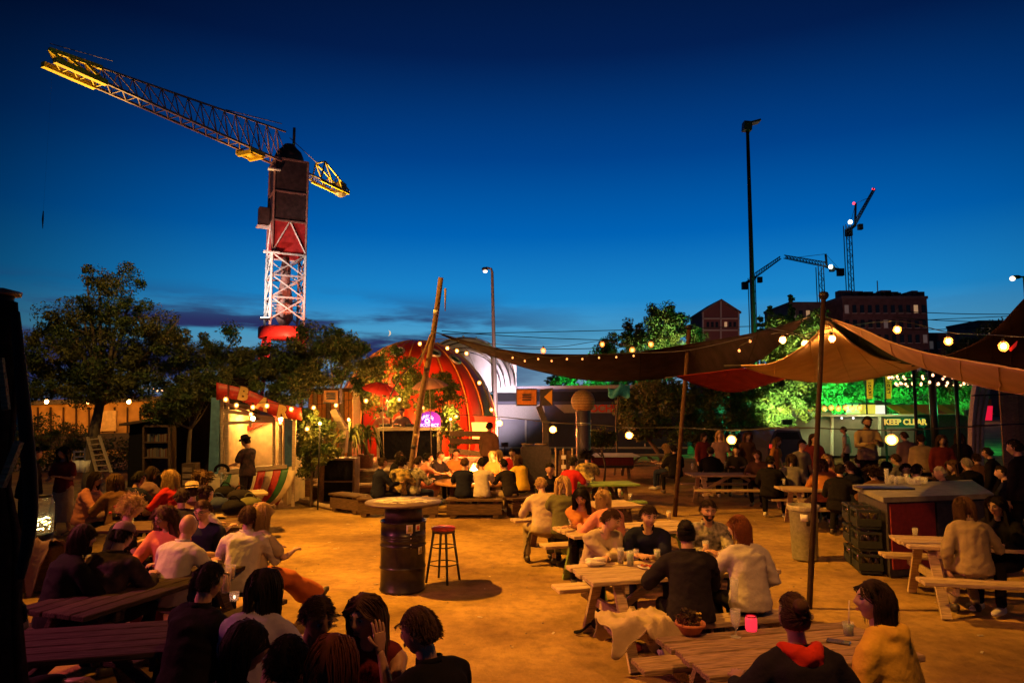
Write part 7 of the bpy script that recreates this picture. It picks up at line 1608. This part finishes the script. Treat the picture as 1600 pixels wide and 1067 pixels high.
# folded parasol / tent at the extreme left edge
a = at(12, 462, 3.6); b = at(14, 960, 3.6); t = thing('closed_parasol', 'large folded dark parasol on its mast at the extreme left edge', 'parasol', (b.x, b.y, 0))
part('mast', MB().tube([(a.x-.03, a.y, 0), (a.x-.03, a.y, a.z)], .055, 12), DARKM, t)
part('top_cap', MB().lathe([(.01, 0), (.085, 0), (.09, .02), (.01, .04)], a+Vector((-.03, 0, 0)), 16), mat('cap_metal', (.25, .15, .12), .5), t)
mb = MB(); rr = [(.06, a.z-.03), (.085, a.z-.3), (.08, 1.95), (.13, 1.7), (.15, 1.3), (.19, .95), (.15, .85)]; K_ = 20; P = []
for k in range(K_*2+1): an = math.pi*k/K_; P.append([Vector((a.x-.03+math.cos(an)*r_*(1+.18*(k % 2)), a.y+math.sin(an)*r_*(1+.18*(k % 2)), z)) for r_, z in rr])
mb.grid(P, .004); part('folded_cloth', mb, mat('parasol_dark', (.030, .014, .014), .9, spec=.05, bump=.2, var=.3), t)
pts = [at(24, 488, 3.5), at(35, 610, 3.45), at(47, 750, 3.4), at(46, 830, 3.35), at(30, 905, 3.3)]; part('folded_rib', MB().tube(spline(pts, 16), [.020+.012*math.sin(math.pi*i/16) for i in range(17)], 8), mat('rib_metal', (.04, .022, .02), .8, spec=.1), t)
part('strut', MB().beam(at(2, 760, 3.3), at(30, 690, 3.3), .03, .03), WOOD, t); part('strut', MB().beam(at(0, 560, 3.3), at(10, 640, 3.3), .02, .03), WOOD, t)
# ================================================================ PEOPLE
T = person
G1 = 'guests at the left tables'; G2 = 'people round the fire'; G3 = 'guests at the right tables'; G4 = 'dim guests in the background at right'
# front right table
T(1240, 962, 2, 'woman with pinned up hair and a bright red hood over a dark jacket', lean=16, top_='hood', tc_='charcoal', lc='khaki', hs='bun', hc='brown', skin='tan', female=True, hp=4, hands=((-.27, .36, .80), (.2, .30, .80)), group=G3)
T(1366, 938, 38, 'woman in a pale yellow hooded raincoat looking left, nearest the camera at right', lean=8, top_='hoodie', tc_='yellow', lc='denim', hs='bob', hc='dark', skin='fair', female=True, hy=42, hp=-4, hands=((-.12, .30, .62), (.2, .22, .6)), group=G3)
# men's table
T(955, 812, -158, 'fair haired man in a cream shirt leaning on folded arms at a table end', lean=30, top_='shirt', tc_='cream', lc='denim', hs='short', hc='brown', skin='fair', hy=40, hp=22, hands=((.14, .52, .80), (-.16, .50, .80)), group=G3, q=True)
T(1014, 806, 172, 'man in a navy polo shirt looking down between two other men', lean=22, top_='polo', tc_='navy', lc='denim', hs='short', hc='dark', skin='fair', hy=18, hp=14, hands=((-.02, .50, .80), (.10, .48, .80)), group=G3, q=True)
T(1107, 797, 178, 'bearded man in a pale check shirt facing the camera', lean=16, top_='shirt', tc_='floralgrey', lc='denim', hs='short', hc='dark', skin='tan', beard=True, hp=10, hands=((-.06, .50, .80), (.12, .45, .80)), group=G3, q=True)
T(1072, 834, -4, 'dark haired person in a dark grey jacket seen from behind at the men\'s table', lean=14, top_='jacket', tc_='charcoal', lc='black', hs='bun', hc='black', skin='tan', hp=10, hands=((-.30, .40, .80), (.12, .45, .80)), group=G3, q=True)
T(1155, 824, 14, 'woman with a reddish bob in a white jumper seen from behind', lean=10, top_='long', tc_='white', lc='black', hs='bob', hc='red', skin='fair', female=True, hy=38, hp=6, hands=((-.14, .45, .80), (.18, .25, .62)), group=G3, q=True)
# green legged table
T(908, 777, 178, 'woman with long dark hair looking down, arms folded on the green legged table', lean=26, top_='tee', tc_='orange', lc='black', hs='long', hc='black', skin='tan', female=True, hp=24, hy=-14, hands=((.16, .46, .80), (-.18, .48, .80)), group=G3, q=True)
T(942, 779, 22, 'woman with a blonde bob and salmon top leaning on the green legged table', lean=30, top_='long', tc_='pink', lc='denim', hs='bob', hc='blonde', skin='fair', female=True, hp=10, hands=((-.25, .48, .80), (.1, .48, .80)), group=G3, q=True)
# long haired woman's bench
T(845, 731, 10, 'man in a white shirt bent forward on the long haired woman\'s bench', Y=11.0, lean=20, top_='long', tc_='cream', lc='khaki', hs='short', hc='blonde', skin='fair', hp=32, group=G3)
T(879, 742, 4, 'woman with long blonde hair in a green dress, back to the camera', Y=10.75, lean=8, top_='long', tc_='olive', lc='olive', legs='skirt', hs='long', hc='blonde', skin='fair', female=True, group=G3)
T(859, 714, -160, 'dark haired man in a black vest facing the camera behind the bent white shirted man', Y=13.4, lean=12, top_='jacket', tc_='black', lc='black', hs='short', hc='black', skin='tan', hy=-20, hp=14, group=G3)
T(917, 713, -2, 'man in a gold floral shirt with his back to the camera', lean=10, top_='tee', tc_='floral', lc='denim', hs='curly', hc='black', skin='tan', group=G3)
T(896, 728, -40, 'small seated person in red beside the floral shirt', Y=15.0, lean=14, top_='tee', tc_='red', lc='black', hs='short', hc='black', skin='tan', group=G3)
# far table seated pair
T(1040, 684, 60, 'blonde woman on the far bench behind the long table', Y=20.5, lean=10, top_='tee', tc_='olive', lc='denim', hs='long', hc='blonde', skin='fair', female=True, group=G4)
T(1052, 686, 10, 'person in black with back turned, right beside the middle pole', Y=19.5, lean=6, top_='jacket', tc_='black', lc='black', hs='short', hc='black', skin='tan', group=G4)
T(1124, 648, 160, 'woman with long fair hair standing behind the long table', Y=19.5, pose='stand', lean=4, top_='tee', tc_='mauve', lc='black', hs='long', hc='blonde', skin='fair', female=True, group=G4)
T(1100, 664, 200, 'dark haired person behind the left end of the long table', Y=20.5, lean=8, top_='long', tc_='maroon', lc='black', hs='bob', hc='dark', skin='fair', pose='stand', female=True, h=.95, group=G4)
T(1168, 664, 190, 'person in a brown top just right of the large globe lamp', Y=20, pose='stand', lean=4, top_='long', tc_='brown', lc='black', hs='long', hc='brown', skin='fair', female=True, h=.97, group=G4)
# right edge table
T(1506, 792, -6, 'woman with long blonde hair in a cream jacket at the right edge table', lean=12, top_='jacket', tc_='khaki', lc='khaki', hs='long', hc='brown', skin='fair', female=True, q=True, hands=((-.22, .12, .50), (.2, .3, .8)), group=G3)
T(1556, 790, 120, 'dark haired woman leaning in towards the cream jacket, face lit', lean=16, top_='jacket', tc_='black', lc='black', hs='long', hc='black', skin='fair', female=True, q=True, hp=12, group=G3)
# left bench people
T(150, 748, -88, 'woman in a pink top sitting sideways facing right with her knees up', lean=12, top_='long', tc_='pink', lc='mauve', hs='long', hc='dark', skin='tan', female=True, hp=14, cross=True, hands=((-.1, .42, .74), (.15, .50, .78)), q=True, group=G1)
T(98, 714, 175, 'woman with dark hair and a pale skirt standing near the ladder', Y=13.2, pose='stand', h=.95, lean=2, top_='tee', tc_='maroon', legs='skirt', lc='cream', hs='long', hc='black', skin='tan', female=True, hands=((-.08, .25, 1.1), (.1, .25, 1.05)), group=G1)
T(56, 711, -80, 'man with a lit face just right of the folded parasol', Y=12.4, pose='stand', h=.97, lean=6, top_='jacket', tc_='black', lc='black', hs='short', hc='black', skin='tan', group=G1)
T(218, 748, -20, 'dark haired man with his back turned in front of the bookcase', lean=12, top_='long', tc_='navy', lc='black', hs='short', hc='black', skin='tan', hp=18, group=G1)
T(265, 746, 70, 'woman with wavy blonde hair and a red jacket facing left', lean=8, top_='jacket', tc_='red', lc='black', hs='curlylong', hc='blonde', skin='fair', female=True, hp=6, group=G1, q=True)
T(208, 793, -60, 'person with short curly fair hair in a black top, left of the red jacket', lean=16, top_='tee', tc_='black', lc='black', hs='afro', hc='blonde', skin='fair', hp=14, group=G1, q=True)
T(256, 808, 172, 'woman with long curly light brown hair facing the camera and looking down', lean=10, top_='long', tc_='coral', lc='maroon', hs='curlylong', hc='brown', skin='tan', female=True, hp=20, hy=-12, glasses=True, q=True, group=G1)
T(300, 768, 30, 'person in a straw hat between the red jacket and the glasses wearer', lean=14, top_='long', tc_='brown', lc='black', hs='short', hc='dark', skin='tan', hat='straw', group=G1)
T(318, 749, -8, 'person with short brown hair, back turned, nearest the kiosk pillar', lean=10, top_='tee', tc_='charcoal', lc='black', hs='curly', hc='brown', skin='tan', group=G1)
T(322, 774, -30, 'woman with tied dark hair and white shoulders behind the glasses wearer', lean=12, top_='tee', tc_='white', lc='denim', hs='bun', hc='dark', skin='fair', female=True, group=G1)
T(316, 798, 168, 'man with glasses and stubble in a dark violet t shirt facing the camera', lean=12, top_='tee', tc_='navy', lc='black', hs='short', hc='brown', skin='fair', glasses=True, beard=False, hp=14, hy=10, q=True, group=G1)
T(294, 822, -14, 'bald man in a white shirt with his back to the camera', lean=24, top_='shirt', tc_='white', lc='denim', hs='bald', hc='brown', skin='tan', hp=10, q=True, group=G1)
T(388, 808, 6, 'man with short brown hair in a white shirt, back to the camera, beside the yard', lean=20, top_='shirt', tc_='white', lc='denim', hs='short', hc='brown', skin='tan', hp=4, q=True, group=G1)
T(409, 806, -30, 'blonde woman hidden behind the white shirted man, orange skirt stretched out to the right', Y=7.75, lean=6, top_='tee', tc_='cream', legs='skirt', lc='skirt', hs='long', hc='blonde', skin='fair', female=True, lay=True, q=True, group=G1)
T(327, 908, -28, 'man with short black hair in a dark jacket, head nearest the tall beer glass', lean=10, top_='jacket', tc_='black', lc='black', hs='short', hc='black', skin='tan', q=True, group=G1)
T(413, 918, -8, 'woman with very long dark hair and a lilac top seen from behind', lean=14, top_='long', tc_='lilac', lc='black', hs='long', hc='black', skin='tan', female=True, q=True, group=G1)
T(192, 838, -10, 'broad person in a dark plaid jacket and cap, back to the camera', lean=20, top_='jacket', tc_='plaid', lc='black', hs='short', hc='black', skin='tan', hp=24, hat='cap', q=True, group=G1)
T(384, 1010, -70, 'woman with dark wavy hair in profile at the bottom edge, lit lips', lean=8, top_='jacket', tc_='black', lc='black', hs='long', hc='black', skin='tan', female=True, q=True, group=G1)
T(497, 965, -140, 'man with short dark hair looking down to the right in a brown shirt', lean=16, top_='tee', tc_='mauve', lc='black', hs='short', hc='dark', skin='brown', hp=20, q=True, group=G1)
T(520, 1034, -12, 'woman with straight reddish dark hair seen from behind at the bottom edge', lean=10, top_='long', tc_='maroon', lc='black', hs='long', hc='red', skin='fair', female=True, q=True, group=G1)
T(571, 962, 168, 'woman with long brown hair smiling with one hand held to her cheek', lean=10, top_='tank', tc_='maroon', lc='black', hs='long', hc='brown', skin='tan', female=True, hp=10, hy=-14, q=True, hands=((-.135, .26, 1.07), (-.02, .34, .82)), extra={'palm': (.7, -.6, .0), 'hdir': (.12, -.10, 1), 'pole': (-.3, .3, -.9)}, curl=.22, group=G1)
T(655, 986, 48, 'man with cropped brown hair in a dark jacket looking left, at the bottom edge', lean=14, top_='jacket', tc_='black', lc='black', hs='short', hc='brown', skin='tan', hy=22, q=True, group=G1)
T(8, 965, -60, 'person in black at the far lower left corner, only an arm lit', Y=3.9, lean=10, top_='jacket', tc_='black', lc='black', hs='bob', hc='black', skin='tan', q=True, group=G1)
# kiosk man
T(383, 696, 68, 'man in a bowler hat and dark patterned shirt standing before the kiosk counter', Y=16.0, pose='stand', h=1.0, lean=3, top_='tee', tc_='plaid', lc='charcoal', hs='short', hc='black', skin='tan', hp=22, hat='bowler', hands=((-.12, .32, 1.08), (.1, .34, 1.1)), q=True)
# DJs
T(597, 640, 178, 'DJ in a pink shirt at the left of the booth', Y=23.9, pose='stand', zoff=.59, lean=8, top_='tee', tc_='pink', lc='black', hs='short', hc='dark', skin='fair', hp=16, hands=((-.1, .4, 1.1), (.2, .35, 1.1)))
T(627, 637, 172, 'taller DJ in a grey t shirt leaning over the decks beside the timber post', Y=23.9, pose='stand', zoff=.59, h=1.03, lean=14, top_='tee', tc_='mauve', lc='black', hs='short', hc='dark', skin='fair', hp=18, hands=((-.3, .4, 1.1), (.25, .45, 1.1)))
T(765, 660, -20, 'person in a rust brown coat standing on the stage edge beside the globe lamp', Y=20.9, pose='stand', zoff=.0, h=1.12, lean=4, top_='jacket', tc_='brown', lc='charcoal', hs='short', hc='black', skin='tan')
# fire circle
F = lambda *a, **k: T(*a, group=G2, seat=.38, **k)
F(598, 731, -55, 'girl with a hair bun carrying a black backpack at the left of the fire', Y=15.6, lean=4, top_='jacket', tc_='navy', lc='black', hs='bun', hc='dark', skin='tan', female=True)
F(628, 729, -25, 'person with a round black afro and a floral shirt, left of the timber post', Y=16.0, lean=12, top_='long', tc_='floral', lc='denim', hs='afro', hc='black', skin='brown')
F(624, 716, -60, 'person in dark clothes behind the round black afro', Y=17.8, lean=8, top_='jacket', tc_='black', lc='black', hs='short', hc='dark', skin='tan')
F(654, 734, -40, 'person in a mottled grey wrap just right of the timber post', Y=16.2, lean=16, top_='long', tc_='floralgrey', lc='denim', hs='short', hc='dark', skin='tan', hp=10)
F(670, 717, -75, 'woman in a pink t shirt holding her hands towards the flames', Y=17.3, lean=14, top_='tee', tc_='pink', lc='coral', legs='shorts', hs='bun', hc='black', skin='tan', female=True, hands=((-.1, .62, .72), (.1, .60, .75)))
F(689, 716, -125, 'man in a dark shirt on the far left side of the fire', Y=18.2, lean=12, top_='tee', tc_='charcoal', lc='black', hs='short', hc='brown', skin='tan')
F(713, 713, -172, 'man in an orange shirt facing the camera behind the fire', Y=18.9, lean=8, top_='shirt', tc_='orange', lc='black', hs='short', hc='dark', skin='tan')
F(726, 727, -6, 'person in a sleeveless navy top with back turned, directly in front of the fire', Y=15.7, lean=10, top_='tee', tc_='navy', lc='black', hs='short', hc='brown', skin='tan')
F(753, 733, 2, 'person in a white t shirt with back turned, right in front of the fire', Y=15.7, lean=12, top_='tee', tc_='white', lc='khaki', hs='short', hc='black', skin='tan')
F(771, 714, 150, 'blonde woman in a mustard top facing left across the fire', Y=18.2, lean=8, top_='long', tc_='orange', lc='black', hs='long', hc='blonde', skin='fair', female=True)
F(779, 715, 120, 'second blonde woman beside the mustard top', Y=18.6, lean=8, top_='long', tc_='cream', lc='black', hs='bob', hc='blonde', skin='fair', female=True)
F(786, 728, 38, 'man in a dark t shirt leaning forward at the right of the fire', Y=15.9, lean=26, top_='tee', tc_='charcoal', lc='khaki', hs='short', hc='black', skin='tan', hp=14)
F(800, 711, 165, 'person in red facing the camera at the far right of the fire', Y=19.2, lean=8, top_='long', tc_='red', lc='black', hs='short', hc='dark', skin='fair')
F(808, 728, 40, 'woman with long brown hair and a yellow top behind the dark t shirt', Y=16.9, lean=14, top_='long', tc_='yellow', lc='black', hs='long', hc='brown', skin='fair', female=True)
# dim background at right
BG = lambda *a, **k: T(*a, group=G4, **k)
BG(1355, 645, 176, 'tall bearded man in a pale shirt standing above the other guests', Y=14.8, pose='stand', zoff=.42, h=1.02, lean=2, top_='shirt', tc_='khaki', lc='black', hs='short', hc='black', skin='brown', beard=True, hands=((-.05, .38, 1.25), (.12, .35, 1.2)))
BG(1215, 684, -140, 'woman in an orange top in front of the parked car', Y=18.5, lean=8, pose='stand', h=.93, top_='tee', tc_='orange', lc='black', hs='long', hc='brown', skin='fair', female=True)
BG(1253, 680, -160, 'man in a grey shirt with a reddish face left of the dark pole', Y=16, pose='stand', h=.95, lean=6, top_='tee', tc_='grey', lc='black', hs='short', hc='black', skin='fair')
BG(1236, 698, -30, 'person in a grey jumper with back turned, left of the dark pole', Y=15.4, lean=10, top_='long', tc_='grey', lc='black', hs='bob', hc='dark', skin='fair', h=1.05)
BG(1318, 675, 60, 'person in a white t shirt and shorts walking past the grey trailer', Y=24, pose='stand', h=1.0, lean=4, top_='tee', tc_='white', legs='shorts', lc='black', hs='short', hc='dark', skin='tan')
BG(1292, 698, 160, 'woman with fair hair just right of the dark pole', Y=15.2, lean=10, top_='tee', tc_='coral', lc='black', hs='curlylong', hc='blonde', skin='fair', female=True, h=1.05)
BG(1284, 712, -20, 'person in an orange shawl half hidden by the dark pole', Y=14.4, lean=12, top_='long', tc_='orange', lc='black', hs='bob', hc='brown', skin='fair', female=True)
BG(1326, 706, 20, 'person with grey brown hair in a navy jacket behind the counter', Y=13.8, lean=12, top_='jacket', tc_='navy', lc='black', hs='short', hc='brown', skin='fair')
BG(1312, 718, -40, 'dark haired person lower behind the bin', Y=13.2, lean=16, top_='jacket', tc_='black', lc='black', hs='short', hc='black', skin='fair')
BG(1362, 716, 10, 'round shouldered person in a brown top behind the zinc counter', Y=12.9, lean=20, top_='long', tc_='brown', lc='black', hs='curly', hc='dark', skin='fair')
BG(1384, 708, -100, 'dark haired person right of the brown top, behind the counter', Y=13.6, lean=10, top_='jacket', tc_='black', lc='black', hs='bob', hc='black', skin='tan')
BG(1414, 706, -150, 'person looking down left of the man with white hair', Y=13.4, lean=16, top_='jacket', tc_='black', lc='black', hs='short', hc='black', skin='fair', hp=18)
BG(1466, 700, 85, 'man with white hair and a red lit face in profile behind the counter', Y=12.6, lean=16, top_='jacket', tc_='black', lc='black', hs='short', hc='grey', skin='fair', hp=10)
BG(1438, 662, -30, 'person in a khaki jacket standing under the ring chandelier', Y=17, pose='stand', h=1.0, lean=8, top_='jacket', tc_='khaki', lc='black', hs='short', hc='dark', skin='tan')
BG(1470, 657, 160, 'woman with light rimmed hair standing under the right side of the ring chandelier', Y=16.5, pose='stand', h=1.0, lean=4, top_='long', tc_='maroon', lc='black', hs='long', hc='brown', skin='fair', female=True)
BG(1508, 694, 10, 'stooped person with grey hair at the foot of the pale arch', Y=14.5, lean=18, top_='jacket', tc_='black', lc='black', hs='short', hc='grey', skin='fair', h=1.03)
BG(1541, 684, 40, 'dark figure in front of the red lit panel', Y=14, pose='stand', h=.92, lean=10, top_='jacket', tc_='black', lc='black', hs='short', hc='black', skin='tan')
BG(1583, 672, 30, 'large dark figure standing at the right edge, back turned', Y=11.2, pose='stand', h=1.08, lean=4, top_='jacket', tc_='black', lc='black', hs='short', hc='black', skin='tan')
for (px, py, fc, Y, lab, tc, hs, hc, pose, fem) in ((1203, 706, -30, 15.2, 'seated person in dark clothes at the left of the crowd by the dark pole', 'black', 'short', 'black', 'sit', 0), (1272, 688, 170, 17.5, 'person in maroon standing just left of the dark pole, far back', 'maroon', 'long', 'dark', 'stand', 1),
        (1340, 698, -10, 15.5, 'seated person with tied hair right below the tall bearded man', 'charcoal', 'bun', 'dark', 'sit', 1), (1398, 690, 30, 15.8, 'person in grey seated right of the large rightmost globe lamp', 'grey', 'short', 'brown', 'sit', 0), (1432, 712, -60, 13.0, 'person in plaid bending forward behind the row of glasses', 'plaid', 'short', 'black', 'sit', 0),
        (1486, 708, 100, 14.0, 'woman in black facing the man with white hair', 'black', 'long', 'brown', 'sit', 1), (1524, 690, -20, 16.0, 'person in brown at the foot of the pale arch, left of the dark figure', 'brown', 'short', 'dark', 'sit', 0), (1562, 700, 60, 12.6, 'seated person in navy left of the large dark figure', 'navy', 'short', 'black', 'sit', 0),
        (1182, 692, 150, 17.2, 'woman in orange brown seated at the right end of the long table', 'brown', 'bob', 'brown', 'sit', 1), (1110, 700, -15, 18.6, 'person in black seated behind the left end of the long table', 'black', 'short', 'dark', 'sit', 0), (1150, 700, 165, 19.2, 'person in dark clothes seated directly below the large globe lamp', 'charcoal', 'short', 'black', 'sit', 0),
        (1412, 672, 10, 19.0, 'standing person in mauve left of the khaki jacket', 'mauve', 'short', 'brown', 'stand', 0), (1498, 664, -15, 18.0, 'standing person in charcoal right of the ring chandelier', 'charcoal', 'long', 'dark', 'stand', 1)):
    BG(px, py, fc, lab, Y=Y, pose=pose, lean=8, top_='long' if fem else 'jacket', tc_=tc, lc='black', hs=hs, hc=hc, skin='fair', female=bool(fem))
for (px, py, fc, lab, tc, hs, hc, Y) in ((236, 756, -30, 'person in mauve between the bookcase and the red jacket woman', 'mauve', 'bob', 'dark', 12.6), (284, 790, 20, 'dark haired person squeezed behind the curly haired woman', 'charcoal', 'short', 'dark', 9.2), (178, 770, 60, 'person in dark brown beyond the red flowers on the left table', 'brown', 'long', 'brown', 11.2), (128, 860, -40, 'hunched person in black left of the plaid jacket', 'black', 'bob', 'dark', 6.4), (448, 1050, 10, 'dark haired person between the profile woman and the brown shirted man', 'charcoal', 'short', 'black', 3.3)):
    T(px, py, fc, lab, Y=Y, lean=14, top_='long', tc_=tc, lc='black', hs=hs, hc=hc, skin='tan', group=G1)
run_jobs()
